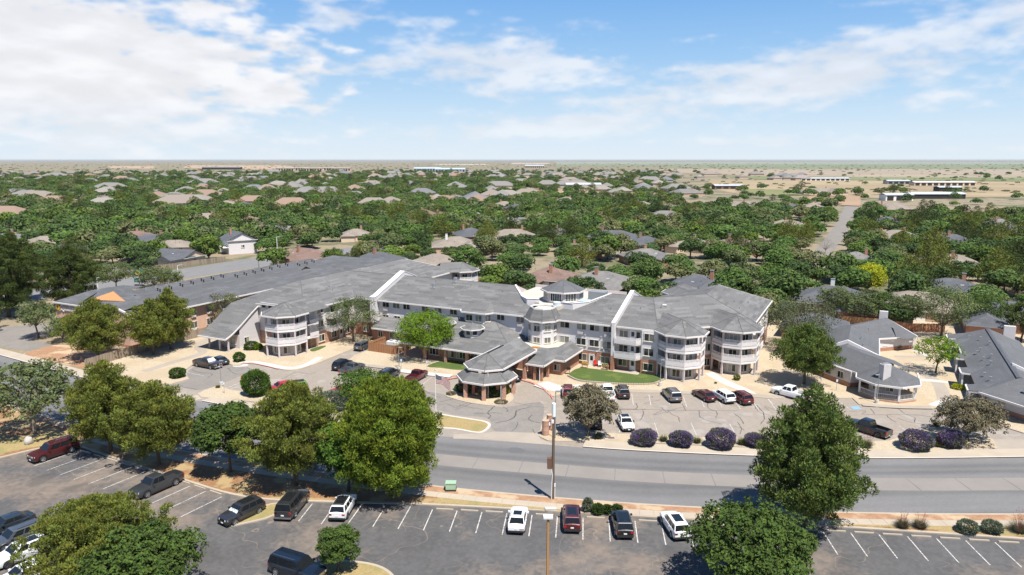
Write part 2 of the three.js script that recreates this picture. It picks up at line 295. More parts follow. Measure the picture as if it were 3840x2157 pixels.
const offset = (pts, d) => pts.map((p, i) => { const a = pts[Math.max(0, i - 1)], b = pts[Math.min(pts.length - 1, i + 1)], l = Math.hypot(b[0] - a[0], b[1] - a[1]); return [p[0] - (b[1] - a[1]) / l * d, p[1] + (b[0] - a[0]) / l * d]; });
const sheet = (name, pts, y, mat, label, parent) => { const o = new MB().poly(pts.map((p) => [p[0], y, p[1]])).build(name, mat, parent); return parent ? o : structure(o, label); };
function ribbon(a, b, y, uScale = 1) { // strip between two lines of equally many points; u along, v across
  const m = new MB(), l = along(a);
  for (let i = 0; i + 1 < a.length; i++) {
    const w0 = Math.hypot(a[i][0] - b[i][0], a[i][1] - b[i][1]), w1 = Math.hypot(a[i + 1][0] - b[i + 1][0], a[i + 1][1] - b[i + 1][1]);
    const P = [[a[i][0], y, a[i][1]], [b[i][0], y, b[i][1]], [b[i + 1][0], y, b[i + 1][1]], [a[i + 1][0], y, a[i + 1][1]]], t = [[l[i] * uScale, 0], [l[i] * uScale, w0], [l[i + 1] * uScale, w1], [l[i + 1] * uScale, 0]];
    const up = (P[1][2] - P[0][2]) * (P[2][0] - P[0][0]) - (P[1][0] - P[0][0]) * (P[2][2] - P[0][2]) > 0;
    if (up) m.tri(P[0], P[1], P[2], [0, 1, 0], [t[0], t[1], t[2]]).tri(P[0], P[2], P[3], [0, 1, 0], [t[0], t[2], t[3]]);
    else m.tri(P[0], P[2], P[1], [0, 1, 0], [t[0], t[2], t[1]]).tri(P[0], P[3], P[2], [0, 1, 0], [t[0], t[3], t[2]]);
  }
  return m;
}
// a raised bed with a concrete kerb round it
function bed(name, pts, mat, label, { h = .13, kerb = .22, kerbMat = M.concrete } = {}) {
  const o = new MB().poly(inset(pts, kerb).map((p) => [p[0], h + .006, p[1]])).build(name, mat); structure(o, label);
  new MB().prism(pts, -.05, h).build('kerb', kerbMat, o); return o;
}
{ // the land to the horizon: pale soil and scrub in a coarse patchwork
  const land = std(0xffffff, { map: tex(1024, 260, (u, v) => {
    const a = pfbm(u, v, 7, 6, 501), b = pfbm(u, v, 40, 4, 511), f = speck(u, v, 1024, 51);
    let c = mix3([.27, .21, .14], [.22, .185, .115], b); c = mix3(c, [.085, .10, .04], .8 * step(.47, .6, a * .6 + b * .4)); const k = .8 + .35 * f; return [c[0] * k, c[1] * k, c[2] * k];
  }) });
  const m = new MB(), R = 15000;
  m.quad([-R, 0, 300], [R, 0, 300], [R, 0, -R], [-R, 0, -R]);
  structure(m.build('ground', land), 'pale sandy ground and scrub running out to the horizon');
}
const roadFar = smooth([[-190, -184.5], [-140, -156.3], [-99.5, -133.4], [-79.9, -121.9], [-64, -113], [-49.7, -107.2], [-38.1, -101.9], [-25, -97], [-8, -92.2], [5.9, -89.4], [15.1, -87.6], [30.7, -85.8], [45, -85], [65, -85.4], [110, -87.5], [200, -93]], 5);
const roadNear = smooth([[-196, -172], [-146, -143.8], [-105.8, -121], [-86, -109.6], [-70, -100.6], [-58, -94.2], [-45.1, -88.3], [-27, -82.2], [-9.2, -77.4], [1.6, -75.1], [12, -73.3], [22.6, -72], [35.3, -71.1], [53, -70.7], [110, -72.3], [200, -76]], 5);
{
  const roadTex = std(0xffffff, { map: (() => { const t = tex(1024, 64, (u, v) => { // v spans 16 m across, u 64 m along
    const x = v * 16, a = pfbm(u, v * .25, 12, 5, 331), f = pfbm(u, v * .25, 256, 2, 35), s = speck(u, v, 1024, 32), st = pfbm(u * .2, v, 20, 4, 41);
    const track = (c, w) => Math.exp(-(((x - c) / w) ** 2));
    let k = .155 - .056 * Math.min(1, track(2.9, .95) * .8 + track(5.0, .75) * .9 + track(10.1, 1.0) + track(12.0, .8) * .55) * (.72 + .5 * (st - .2));
    k += .03 * (a - .5) + .02 * (st - .5); k *= .88 + .16 * f + .12 * s;
    return [k * 1.02, k * .99, k * .97];
  }); t.repeat.set(1 / 64, 1 / 16); return t; })(), roughness: .88 });
  const road = structure(ribbon(roadFar, roadNear, .012).build('road', roadTex), 'grey asphalt street curving across the picture between both parking lots');
  // pale concrete turning lane in slabs
  const mid = roadFar.map((p, i) => [mix(p[0], roadNear[i][0], .505), mix(p[1], roadNear[i][1], .505)]), L = along(mid)[mid.length - 1], d0 = mid.findIndex((p) => p[0] > -30), start = along(mid)[d0];
  for (let d = start, k = 0; d < L - 40; d += 5.8, k++) {
    const w = 1.62, g = .05, q = [], N = 3;
    for (let i = 0; i <= N; i++) { const e = at(mid, d + g + (5.8 - 2 * g) * i / N); q.push([e.p[0] - e.d[1] * w, e.p[1] + e.d[0] * w]); }
    for (let i = N; i >= 0; i--) { const e = at(mid, d + g + (5.8 - 2 * g) * i / N); q.push([e.p[0] + e.d[1] * w, e.p[1] - e.d[0] * w]); }
    new MB().slab(q.map((p) => [p[0], .02, p[1]]), .03).build('concrete_slab', M.concreteLane, road);
  }
  sheet('repair_patch', smooth([[-0.52, -88.22], [0.16, -88.70], [1.21, -88.44], [1.68, -87.70], [1.49, -87.03], [0.45, -86.89], [-0.36, -87.18]], 3, true), .017, std([.11, .11, .112]), null, road);
}
// street on the far left behind the hotel, and the long residential street on the right
structure(ribbon(smooth([[-149.44, -181.00], [-135.14, -211.93], [-123.37, -229.02], [-105.70, -264.42], [-87.20, -290.20], [-61.86, -313.48]], 4), smooth([[-139.57, -168.60], [-125.32, -198.41], [-112.21, -213.74], [-89.96, -249.50], [-71.22, -277.48], [-46.39, -302.30]], 4), .012).build('back_street', M.road), 'four-lane street running behind the hotel');
structure(ribbon(smooth([[274.38, -587.77], [226.26, -489.52], [181.48, -400.46], [138.08, -316.63], [101.19, -248.04]], 4), smooth([[284.70, -587.77], [235.06, -489.52], [190.59, -400.46], [146.53, -316.63], [108.80, -248.04]], 4), .012).build('residential_street', M.asphaltGrey), 'pale residential street running away between trees on the right');
structure(ribbon(smooth([[-161.30, -249.50], [-155.45, -252.00], [-140.81, -253.77], [-132.99, -249.50]], 4), smooth([[-148.32, -230.49], [-139.64, -233.72], [-129.28, -233.72], [-126.17, -236.36]], 4), .016).build('side_street', M.asphaltGrey), 'short side street behind the hotel sign');
structure(ribbon(smooth([[-9.49, -464.33], [4.04, -508.30], [17.32, -532.79], [32.44, -550.46]], 3), smooth([[-9.21, -450.62], [3.89, -489.52], [16.66, -512.22], [31.16, -528.55]], 3), .012).build('alley', M.concrete), 'pale curved alley between the houses in the middle distance');
sheet('tan_field', [[-106.94, -968.06], [2.30, -1016.92], [67.24, -867.86], [159.68, -838.88], [150.42, -759.55], [31.13, -780.22], [-43.98, -811.77], [-89.62, -838.88]], .06, std(0xffffff, { map: M.dirt.map }), 'bare tan field beyond the first houses');
{ // far fields in flat strips, each with its own soil or scrub colour
  const strip = (pts, c, label, seed) => sheet('field', pts, .12 + seed * .03, std(0xffffff, { map: tex(256, 700, (u, v) => { const a = pfbm(u, v, 8, 5, 600 + seed), s = speck(u, v, 256, seed), k = .55 + .38 * a + .08 * s; return [c[0] * k, c[1] * k, c[2] * k]; }) }), label);
  strip([[373.83, -6091.69], [1853.08, -6091.69], [4329.11, -6091.69], [5039.15, -6091.69], [2647.73, -2932.11], [2086.22, -2932.11], [1383.94, -3111.62], [1222.02, -2932.11], [745.05, -4293.69], [275.20, -4482.79]], [.20, .225, .125], 'green scrub plain below the horizon on the right', 1);
  strip([[808.37, -13180.56], [10404.59, -13180.56], [5235.46, -6055.48], [371.61, -6055.48]], [.27, .285, .20], 'pale green plain along the horizon', 2);
  strip([[1222.02, -2932.11], [2086.22, -2932.11], [2428.39, -2932.11], [1283.31, -1546.33], [773.47, -1570.32], [583.09, -1702.31], [437.94, -2275.27], [656.63, -3111.62]], [.36, .29, .205], 'tan ploughed field in the distance on the right', 3);
  strip([[487.43, -1702.31], [773.47, -1570.32], [1283.31, -1546.33], [1032.12, -1242.34], [669.98, -1359.32], [486.02, -1387.30]], [.20, .225, .09], 'green paddock strip behind the long barns', 4);
  strip([[384.58, -1387.30], [528.40, -1323.72], [664.36, -1298.21], [967.75, -1219.83], [593.46, -745.44], [362.89, -706.05], [312.55, -780.22], [248.96, -774.20], [267.49, -996.80]], [.37, .285, .165], 'dry tan pasture around the barns', 5);
  strip([[-2339.56, -5165.00], [-1565.49, -4915.67], [-1143.01, -3811.27], [-883.78, -2772.14], [-1208.83, -2932.11], [-1565.77, -3426.16]], [.46, .33, .22], 'bare tan lot far off on the left', 6);
  strip([[-2516.81, -4482.79], [-2129.96, -4293.69], [-1556.13, -3111.62], [-1791.21, -3209.86]], [.46, .33, .22], 'small bare tan lot far off on the left', 7);
  strip([[-711.55, -6479.08], [-227.48, -6479.08], [-170.74, -5440.93], [-577.32, -5440.93]], [.55, .47, .37], 'pale quarry strip near the horizon', 8);
  strip([[-12.94, -8688.42], [441.33, -8688.42], [364.45, -6919.02], [2.62, -6919.02]], [.55, .47, .37], 'second pale quarry strip near the horizon', 9);
  strip([[300.71, -936.54], [361.28, -902.92], [319.37, -768.28], [275.74, -759.55], [262.56, -821.73]], [.235, .235, .09], 'yellow-green field by the white barn', 10);
  strip([[322.26, -768.28], [364.70, -745.44], [284.65, -582.62], [274.32, -591.25], [283.46, -693.83]], [.40, .27, .165], 'bare orange lot at the end of the residential street', 11);
}
// front lot
const lotKerb = smooth([[-92, -66], [-74, -79.3], [-66, -84.6], [-62.4, -88.0], [-59.6, -89.4], [-52.6, -86.1], [-48, -83.5], [-40.5, -79.6], [-32.3, -75.3], [-27.5, -73.9], [-20, -73.3], [-9.4, -72.7], [-.6, -71.8], [5.5, -71.1], [15.1, -69.9], [20.3, -69.3], [33.5, -67.9], [44.7, -66.4], [51.1, -65.5], [70, -62.8], [120, -55]], 4);
const frontLot = sheet('parking_lot', [...lotKerb, [120, -18], [-92, -18]], .014, M.asphaltDark, 'dark asphalt parking lot in the foreground');
{ // verge between road and front lot: raised, with dirt, slab pavement, mulch or dry grass
  const pts = [...roadNear.filter((p) => p[0] > -92 && p[0] < 121), ...[...lotKerb].reverse()];
  const verge = bed('verge', pts, M.mulch, 'mulched verge with dry grass between street and front lot', { kerb: .34 });
  const walk = offset(roadNear, 1.55), N = along(walk), a0 = N[walk.findIndex((p) => p[0] > -58)], a1 = N[walk.findIndex((p) => p[0] > 88)];
  const near = roadNear.filter((p) => p[0] > -88 && p[0] < 118), dirtStrip = ribbon(offset(near, .30), offset(near, 1.5), .142);
  dirtStrip.build('dirt_strip', M.dirt, verge);
  for (let d = a0; d < a1; d += 1.5) {
    const q = [at(walk, d + .012), at(walk, d + 1.488)], w = 1.22, c = q.map((e) => [e.p[0] - e.d[1] * w, e.p[1] + e.d[0] * w]);
    new MB().slab([q[0].p, q[1].p, c[1], c[0]].map((p) => [p[0], .158, p[1]]), .05).build('paving_slab', M.concrete, verge);
  }
  sheet('dry_grass', [[-8.23, -74.75], [-2.90, -73.21], [3.12, -72.16], [5.94, -71.57], [5.42, -71.22], [-0.62, -72.16], [-8.69, -73.08]], .148, M.dryGrass, null, verge);
  sheet('dry_grass', [[35.29, -68.71], [40.74, -68.45], [50.83, -68.05], [52.84, -67.70], [53.01, -65.74], [48.49, -66.46], [40.33, -67.70], [33.91, -68.25]], .148, M.dryGrass, null, verge);
  sheet('dry_grass', [[-71.70, -90.34], [-66.44, -92.89], [-61.47, -94.60], [-59.74, -93.64], [-59.16, -90.34], [-63.92, -88.08], [-67.74, -84.97]], .148, M.dryGrass, null, verge);
  sheet('dry_grass', [[14.52, -70.52], [16.66, -70.28], [21.77, -69.42], [21.58, -69.18], [15.88, -70.03]], .148, M.dryGrass, null, verge);
}
bed('kerb_island', smooth([[-30.00, -68.42], [-29.98, -69.28], [-28.20, -71.75], [-25.95, -73.17], [-25.37, -70.34], [-27.93, -68.59], [-29.03, -68.10]], 3, true), M.dryGrass, 'narrow wedge-shaped kerbed island of dry grass between parked cars', { kerb: .28 });
bed('kerb_island', smooth([[-18.88, -58.61], [-19.02, -61.12], [-18.12, -61.78], [-16.15, -61.73], [-13.60, -61.29], [-12.00, -60.52], [-10.83, -59.26], [-10.17, -57.50], [-14.72, -55.69]], 3, true), M.dryGrass, 'rounded kerbed island of dry grass at the bottom edge', { kerb: .3 });
// stall lines, wheel stops
{
  const line = (a, b, w, parent, mat = M.paint) => { const l = Math.hypot(b[0] - a[0], b[1] - a[1]), nx = -(b[1] - a[1]) / l * w / 2, nz = (b[0] - a[0]) / l * w / 2, o = new MB(); o.slab([[a[0] + nx, .021, a[1] + nz], [b[0] + nx, .021, b[1] + nz], [b[0] - nx, .021, b[1] - nz], [a[0] - nx, .021, a[1] - nz]], .004, 'top').build('parking_line', mat, parent); };
  M.line = line;
  const stops = new MB().prism([[-.95, -.09], [.95, -.09], [.95, .09], [-.95, .09]], 0, .11).geometry();
  const stop = (p, dir, label, group) => { const o = part('wheel_stop', stops, M.concrete); o.position.set(p[0], .015, p[1]); o.rotation.y = Math.atan2(-dir[1], dir[0]); tag(o, label, 'wheel stop', group); };
  for (let k = -3; k < 22; k++) { // straight row
    const f = [-.55 + 2.703 * k, 0], x = f[0]; if (x < -21 || x > 55) continue;
    const e = lotKerb.reduce((q, p) => Math.abs(p[0] - x) < Math.abs(q[0] - x) ? p : q), z = e[1] + (x - e[0]) * .115 + .9;
    line([x, z], [x - .45, z + 4.4], .11, frontLot);
    const i = k; if (![0, 2, 4, 6].includes(i)) { const zx = x + 1.35, zz = z + 0.02; stop([zx, zz], [.993, .115], i < 0 ? `pale concrete wheel stop, ${['first', 'second', 'third', 'fourth', 'fifth', 'sixth', 'seventh'][-i - 1]} to the left of the white sedan` : i < 7 ? `pale concrete wheel stop between the front-row cars, ${i === 1 ? 'left' : i === 3 ? 'middle' : 'right'} one` : `pale concrete wheel stop, number ${['one', 'two', 'three', 'four', 'five', 'six', 'seven', 'eight', 'nine', 'ten', 'eleven', 'twelve', 'thirteen', 'fourteen', 'fifteen'][i - 7]} right of the white front-row SUV`, 'wheel stops of the straight row'); }
  }
  for (let k = 0; k < 6; k++) { const f = [-56.9 + 2.43 * k, -87.6 + 1.24 * k]; line(f, [f[0] - 2.62, f[1] + 4.75], .11, frontLot); if (k < 5) stop([f[0] + 1.35, f[1] + .45], [.89, .455], `pale concrete wheel stop, ${['first', 'second', 'third', 'fourth', 'fifth'][k]} from the maroon SUV in the angled row`, 'wheel stops of the angled row'); }
  for (let k = 0; k < 4; k++) { const f = [-40.0 + 2.40 * k, -78.8 + 1.35 * k]; line(f, [f[0] - 2.55, f[1] + 4.6], .11, frontLot); if (k < 3) stop([f[0] + 1.3, f[1] + .4], [.87, .49], `pale concrete wheel stop, ${['first', 'second', 'third'][k]} right of the slate grey pickup`, 'wheel stops of the second angled row'); }
  for (const [a, b] of [[[-22.11, -73.17], [-22.50, -69.24]], [[-19.74, -70.84], [-19.95, -68.59]], [[-16.59, -72.93], [-17.19, -68.53]], [[-14.01, -71.80], [-14.45, -68.10]], [[-11.16, -72.41], [-11.77, -67.62]]]) line(a, b, .11, frontLot);
  for (const [a, b] of [[[-46.17, -64.24], [-48.02, -60.90]], [[-50.60, -67.36], [-50.98, -66.80]]]) line(a, b, .11, frontLot);
}
// lot of the main building
const siteLot = sheet('driveway', [...roadFar.filter((p) => p[0] > -78 && p[0] < 84), [84, -93], [84, -110], [62, -112], [48, -118], [20, -128], [-10, -140], [-38, -145], [-62, -138], [-66, -126]], .008, M.asphaltLight, 'pale worn asphalt driveway and parking around the main building');
sheet('worn_asphalt', smooth([[-57.86, -114.39], [-56.00, -118.15], [-58.13, -122.15], [-58.21, -126.66], [-51.32, -126.66], [-46.58, -123.67], [-47.86, -119.93], [-49.65, -115.73], [-51.44, -112.56], [-55.06, -113.73]], 3, true), .013, M.asphaltGrey, null, siteLot);
sheet('worn_asphalt', smooth([[-14.98, -111.79], [-10.32, -109.91], [-6.88, -106.64], [-1.00, -104.37], [4.45, -106.64], [4.54, -99.56], [3.25, -93.77], [-2.48, -94.46], [-3.52, -99.56], [-8.77, -101.12], [-15.58, -108.70]], 3, true), .013, M.asphaltGrey, null, siteLot);
// concrete pavement along the far kerb with its gutter
{
  const w = (a, b, label) => { const l = roadFar.filter((p) => p[0] > a && p[0] < b), c = structure(ribbon(offset(l, -.25), offset(l, -2.6), .135).build('pavement', M.concrete), label); ribbon(l, offset(l, -.26), .15).build('kerb', M.concreteNew, c); };
  w(-150, -70, 'pale concrete pavement in front of the hotel'); w(-50, -16, 'pale concrete pavement behind the foreground pines'); w(8, 71, 'pale concrete pavement below the purple shrubs');
  sheet('apron', [[-57.86, -114.39], [-51.77, -108.70], [-50.97, -110.53], [-49.42, -108.10], [-51.68, -106.34], [-57.95, -111.16]], .016, M.concrete, null, siteLot);
  sheet('apron', [[-4.36, -93.54], [-2.48, -94.32], [3.77, -93.77], [3.85, -91.53], [6.09, -89.40], [1.47, -90.33], [-3.08, -91.45], [-8.01, -91.75], [-8.14, -93.31]], .016, M.concreteGrey, null, siteLot);
  sheet('apron', [[65.58, -91.50], [71.84, -91.50], [67.46, -85.52], [60.97, -85.55], [63.71, -87.72]], .016, M.concreteGrey, null, siteLot);
}
bed('gravel_bed', [[-58.49, -114.39], [-56.07, -118.29], [-57.36, -120.30], [-59.03, -122.90], [-59.30, -128.62], [-56.72, -131.40], [-51.66, -126.66], [-50.40, -126.66], [-50.04, -128.78], [-45.49, -126.42], [-41.19, -123.67], [-39.72, -123.28], [-38.76, -123.82], [-36.42, -127.63], [-31.90, -138.67], [-33, -150], [-60, -160], [-66, -150.5], [-68.5, -146], [-71.5, -140], [-75, -131.2], [-77.6, -124.6], [-72, -120.2]], M.gravel, 'cream gravel bed sweeping round the left wing');
bed('gravel_bed', [[-31.34, -128.70], [-30.54, -133.60], [-28.87, -136.69], [-29.66, -145.16], [2, -128], [0, -119], [-9.07, -123.67], [-9.38, -120.30], [-12.50, -119.79], [-15.16, -122.00], [-20.30, -123.67], [-24.33, -124.83], [-27.33, -126.18]], M.gravel, 'cream gravel bed with lawn under the bright green tree');
bed('gravel_bed', [[-51.12, -110.41], [-50.84, -112.11], [-49.24, -114.72], [-47.10, -112.75], [-43.48, -111.03], [-39.25, -109.91], [-29.49, -110.22], [-27.57, -108.10], [-24.95, -101.89], [-26.69, -101.36], [-39.57, -106.22], [-43.95, -107.50], [-49.73, -108.58]], M.gravel, 'cream gravel island between the street and the red and green cars');
bed('grass_island', smooth([[-14.69, -99.56], [-11.00, -101.12], [-8.70, -100.23], [-6.06, -99.15], [-3.80, -98.05], [-3.04, -96.82], [-3.61, -94.46], [-4.62, -93.54], [-8.28, -95.06], [-13.68, -96.10]], 3, true), M.dryGrass, 'dry grass island at the foot of the flagpole', { kerb: .4, kerbMat: M.concreteNew });
bed('gravel_bed', smooth([[-10.86, -109.63], [-9.68, -108.29], [-7.45, -106.58], [-3.92, -104.93], [-1.77, -104.80], [-0.50, -105.81], [0.29, -108.02], [-0.07, -110.46], [-1.35, -112.71], [-5.18, -114.46], [-8.37, -113.58], [-10.14, -111.57]], 2, true), M.gravel, 'rounded gravel island under the brick gazebo', { kerb: .35, kerbMat: M.concrete });
bed('gravel_bed', [[3.72, -92.33], [4.11, -95.86], [4.72, -99.56], [5.52, -100.85], [5.92, -98.05], [6.47, -93.99], [12.44, -93.86], [14.78, -93.31], [19.33, -92.77], [27.65, -91.88], [35.45, -91.10], [47.43, -90.55], [51.19, -90.85], [54.29, -92.82], [58.66, -95.82], [60.55, -96.78], [63.37, -94.19], [65.43, -91.28], [63.90, -88.13], [54.25, -87.40], [45.82, -87.40], [32.58, -88.05], [30.07, -88.77], [17.15, -90.16], [6.00, -90.67], [4.84, -90.88]], M.gravel, 'gravel bed with purple shrubs along the street');
bed('gravel_bed', [[1.56, -117.82], [3.54, -115.95], [5.11, -112.96], [6.06, -109.50], [6.77, -109.02], [8.43, -110.49], [17.23, -111.24], [25.83, -110.62], [30.87, -109.81], [36.59, -109.50], [41.55, -107.94], [44.16, -108.75], [51.49, -108.17], [54.30, -108.17], [53.96, -105.32], [56.03, -104.11], [58.98, -103.67], [64.44, -103.46], [67.54, -102.76], [69.32, -100.94], [70.18, -95.57], [71.18, -93.53], [95, -97], [130, -140], [80, -175], [20, -150], [-4, -122]], M.gravel, 'cream gravel bed in front of the right wing and cottages');
{ // paths laid in the gravel
  const path = (pts, w, mat, label, y = .149) => { const c = smooth(pts, 4); structure(ribbon(offset(c, w / 2), offset(c, -w / 2), y).build('path', mat), label); };
  path([[-65.93, -122.63], [-63.91, -127.94], [-61.45, -132.90], [-61.07, -135.52], [-63.49, -139.20], [-64.45, -142.90], [-64.04, -146.79]], 1.7, M.concreteGrey, 'tan footpath curving to the low porch');
  path([[-51.14, -128.62], [-48.28, -128.45], [-44.89, -126.66], [-41.55, -124.83], [-39.51, -124.83], [-37.81, -127.63], [-36.89, -132.01]], 1.5, M.concreteNew, 'pale new footpath round the left tower');
  path([[-30.96, -128.04], [-27.42, -126.66], [-23.98, -125.38], [-20.33, -123.90]], 1.4, M.concreteGrey, 'footpath above the parked pickups');
  path([[-20.23, -123.21], [-15.99, -121.55], [-10.65, -119.79]], 1.8, M.concreteNew, 'pale new footpath in front of the maroon pickup');
  path([[35.14, -121.87], [35.75, -118.83], [36.87, -115.37], [38.10, -112.62], [38.77, -110.00]], 1.9, M.concreteNew, 'white footpath between the two right towers');
  path([[4.80, -115.75], [6.79, -113.55], [8.80, -112.77], [11.97, -113.55]], 3.4, M.concreteNew, 'white concrete walk by the red kerb');
  path([[12.10, -112.77], [17.36, -112.13], [25.99, -111.37], [30.91, -110.74], [36.87, -110.37], [41.94, -109.02], [44.57, -109.83], [51.91, -109.11]], 1.2, M.concreteGrey, 'tan concrete walk at the head of the right stalls', .152);
  path([[54.32, -105.20], [59.21, -104.11], [64.29, -103.83]], 1.3, M.concreteGrey, 'concrete walk round the cottage porch', .152);
  path([[66.18, -103.56], [69.74, -109.83], [72.49, -116.17], [73.22, -120.32], [73.38, -123.24]], 2.0, M.concreteGrey, 'concrete path between the two cottages');
  path([[70.36, -117.52], [72.46, -117.18], [74.36, -116.17]], 1.4, M.concreteNew, 'white crossing path between the cottages', .155);
  path([[65.19, -104.11], [68.04, -106.04], [70.09, -106.89]], 2.4, M.concreteNew, 'white ramp by the cottage corner', .156);
  path([[73.88, -132.45], [77.64, -132.45], [80.47, -132.88]], 1.2, M.concreteGrey, 'path behind the near cottage', .152);
  path([[79.87, -137.34], [80.56, -135.97], [80.47, -132.88]], 1.0, M.concreteNew, 'pale path to the rear cottage door', .155);
  structure(ribbon(smooth([[1.46, -118.27], [3.24, -116.72], [5.02, -113.87], [6.22, -110.46], [6.53, -108.02]], 5), smooth([[1.46, -117.64], [3.18, -116.10], [4.90, -113.29], [6.07, -110.04], [6.34, -107.76]], 5), .16).build('red_kerb', M.redKerb), 'red painted kerb curving from the entrance');
  structure(ribbon(smooth([[-13.13, -116.72], [-11.64, -117.95], [-10.57, -118.90], [-9.27, -119.54]], 5), smooth([[-13.07, -116.10], [-11.58, -117.33], [-10.52, -118.27], [-9.13, -118.90]], 5), .16).build('red_kerb', M.redKerb), 'red painted kerb left of the gazebo');
  structure(ribbon(smooth([[-50.54, -127.63], [-50.01, -128.70], [-45.47, -126.34], [-42.56, -124.44]], 4), smooth([[-50.37, -127.30], [-49.86, -128.37], [-45.38, -126.02], [-42.50, -124.13]], 4), .15).build('red_kerb', M.redKerb), 'faded red kerb below the left tower');
}
{ // lawns
  const turf = (pts, label) => structure(new MB().slab(smooth(pts, 3, true).map((p) => [p[0], .19, p[1]]), .15).build('lawn', M.turf), label);
  const big = turf([[9.96, -119.73], [12.34, -124.74], [14.90, -124.09], [17.92, -122.81], [23.09, -122.63], [25.42, -120.33], [26.16, -117.77], [23.78, -115.65], [19.34, -115.37], [14.89, -116.21], [11.64, -117.36]], 'bright green lawn in front of the brick patios');
  const edge = smooth([[9.78, -119.73], [11.52, -116.96], [14.84, -115.82], [19.28, -114.97], [23.69, -115.20], [26.20, -117.54]], 5), L = along(edge)[edge.length - 1];
  const block = new MB().prism([[-.2, -.12], [.2, -.12], [.17, .12], [-.17, .12]], 0, .3).geometry();
  for (let d = .2; d < L; d += .42) { const e = at(edge, d), o = part('edging_stone', block, M.concrete, big); o.position.set(e.p[0], .1, e.p[1]); o.rotation.y = Math.atan2(-e.d[1], e.d[0]); }
  turf([[-15.59, -125.62], [-14.06, -128.45], [-11.86, -129.95], [-8.51, -129.11], [-7.79, -124.83], [-9.50, -123.51], [-13.00, -124.83]], 'green lawn under the bright green tree');
  turf([[-40.35, -137.22], [-39.02, -140.00], [-37.97, -140.41], [-38.32, -138.16], [-39.41, -136.06]], 'small fenced lawn beside the left tower');
}
{ // tar-sealed cracks and faded stall marks on the pale lot
  const R = rng(91), m = new MB();
  const crack = (pts, w) => { const c = smooth(pts, 5), j = c.map((p) => [p[0] + (R() - .5) * .16, p[1] + (R() - .5) * .16]); for (let i = 0; i + 1 < j.length; i++) { const a = j[i], b = j[i + 1], l = Math.hypot(b[0] - a[0], b[1] - a[1]) || 1, k = w * (.6 + .8 * R()), nx = -(b[1] - a[1]) / l * k, nz = (b[0] - a[0]) / l * k; m.quad([a[0] + nx, .018, a[1] + nz], [b[0] + nx, .018, b[1] + nz], [b[0] - nx, .018, b[1] - nz], [a[0] - nx, .018, a[1] - nz]); } };
  for (const [w, ...p] of [[.08, [-3.78, -101.64], [-2.73, -104.65]], [.07, [-5.83, -101.64], [-4.33, -101.54], [-2.66, -101.75], [-1.35, -101.33]], [.07, [-3.68, -101.64], [-3.18, -100.49], [-3.51, -99.31]], [.06, [-1.38, -104.48], [-0.61, -102.72], [-0.89, -102.18]], [.05, [0.35, -106.36], [1.70, -105.49], [3.22, -104.65], [5.49, -104.09]], [.08, [2.83, -104.37], [1.67, -103.54], [0.71, -102.72], [0.51, -100.59], [-0.59, -98.55], [-2.56, -97.56]], [.07, [2.93, -101.12], [2.51, -99.05], [3.03, -98.15], [4.09, -97.66]], [.05, [0.86, -98.05], [0.58, -95.86], [-0.04, -94.46]], [.05, [2.94, -95.15], [3.24, -93.54]], [.06, [-8.57, -103.26], [-7.33, -104.65], [-6.08, -106.36]], [.05, [-8.16, -105.49], [-6.34, -104.09], [-4.40, -103.26]],
    [.06, [19.48, -106.07], [18.95, -103.54], [16.63, -103.26], [16.48, -101.64]], [.05, [15.72, -103.54], [21.35, -103.15], [26.94, -102.83], [34.46, -102.72]], [.05, [19.90, -102.99], [19.65, -101.12], [18.77, -98.80]], [.05, [23.68, -102.99], [23.92, -101.12], [24.61, -100.07], [24.33, -98.05]], [.05, [26.60, -105.78], [26.35, -102.72]], [.05, [28.42, -102.72], [27.97, -99.56], [30.18, -97.07]], [.06, [33.37, -101.64], [33.65, -99.56], [33.47, -97.31]], [.05, [32.81, -98.05], [32.43, -95.15], [31.67, -93.31]], [.05, [30.65, -106.07], [30.14, -103.81], [30.91, -102.18], [30.08, -99.56]], [.05, [37.84, -106.64], [37.48, -101.64], [38.89, -100.59]],
    [.06, [59.20, -103.56], [58.93, -101.19], [59.49, -99.92], [58.34, -97.70]], [.06, [55.97, -100.94], [55.55, -98.92], [55.83, -97.94]], [.06, [52.55, -101.19], [54.79, -100.94], [59.39, -101.04], [61.98, -100.17], [62.82, -99.17]], [.05, [49.21, -101.45], [49.53, -100.17], [48.94, -97.94]], [.05, [56.88, -99.42], [58.08, -97.70], [59.43, -96.98]], [.05, [54.96, -103.83], [54.37, -101.19]], [.06, [38.08, -105.20], [37.54, -100.42], [35.81, -96.98]],
    [.06, [-58.20, -124.05], [-55.58, -122.15], [-53.27, -121.40], [-53.23, -119.21]], [.06, [-52.13, -125.22], [-48.86, -121.40], [-46.53, -122.30], [-44.50, -124.83]], [.05, [-48.64, -125.62], [-47.16, -124.05], [-44.20, -123.28]], [.05, [-56.82, -115.73], [-54.79, -114.05], [-52.14, -112.75]], [.05, [-39.98, -118.50], [-39.15, -121.40], [-38.60, -122.53]], [.05, [-38.60, -122.90], [-36.06, -121.40], [-35.26, -122.53]], [.06, [-14.93, -113.07], [-13.20, -110.53], [-11.41, -108.70]], [.06, [-11.40, -106.63], [-9.37, -108.10]], [.05, [-11.44, -105.19], [-10.34, -105.76], [-8.66, -104.07]], [.06, [-8.66, -104.07], [-6.89, -106.34], [-6.14, -106.92]]]) crack(p, w);
  const pw = smooth([[-58.48, -123.67], [-54.62, -119.93]], 3);
  for (let k = 0; k < 16; k++) { const x = 12 + R() * 50, z = -91 - R() * 18; crack([[x, z], [x + (R() - .5) * 5, z + (R() - .5) * 4], [x + (R() - .5) * 9, z + (R() - .5) * 6]], .035); }
  const o = m.build('crack_sealing', M.tar, siteLot); o.userData.kind = 'stuff';
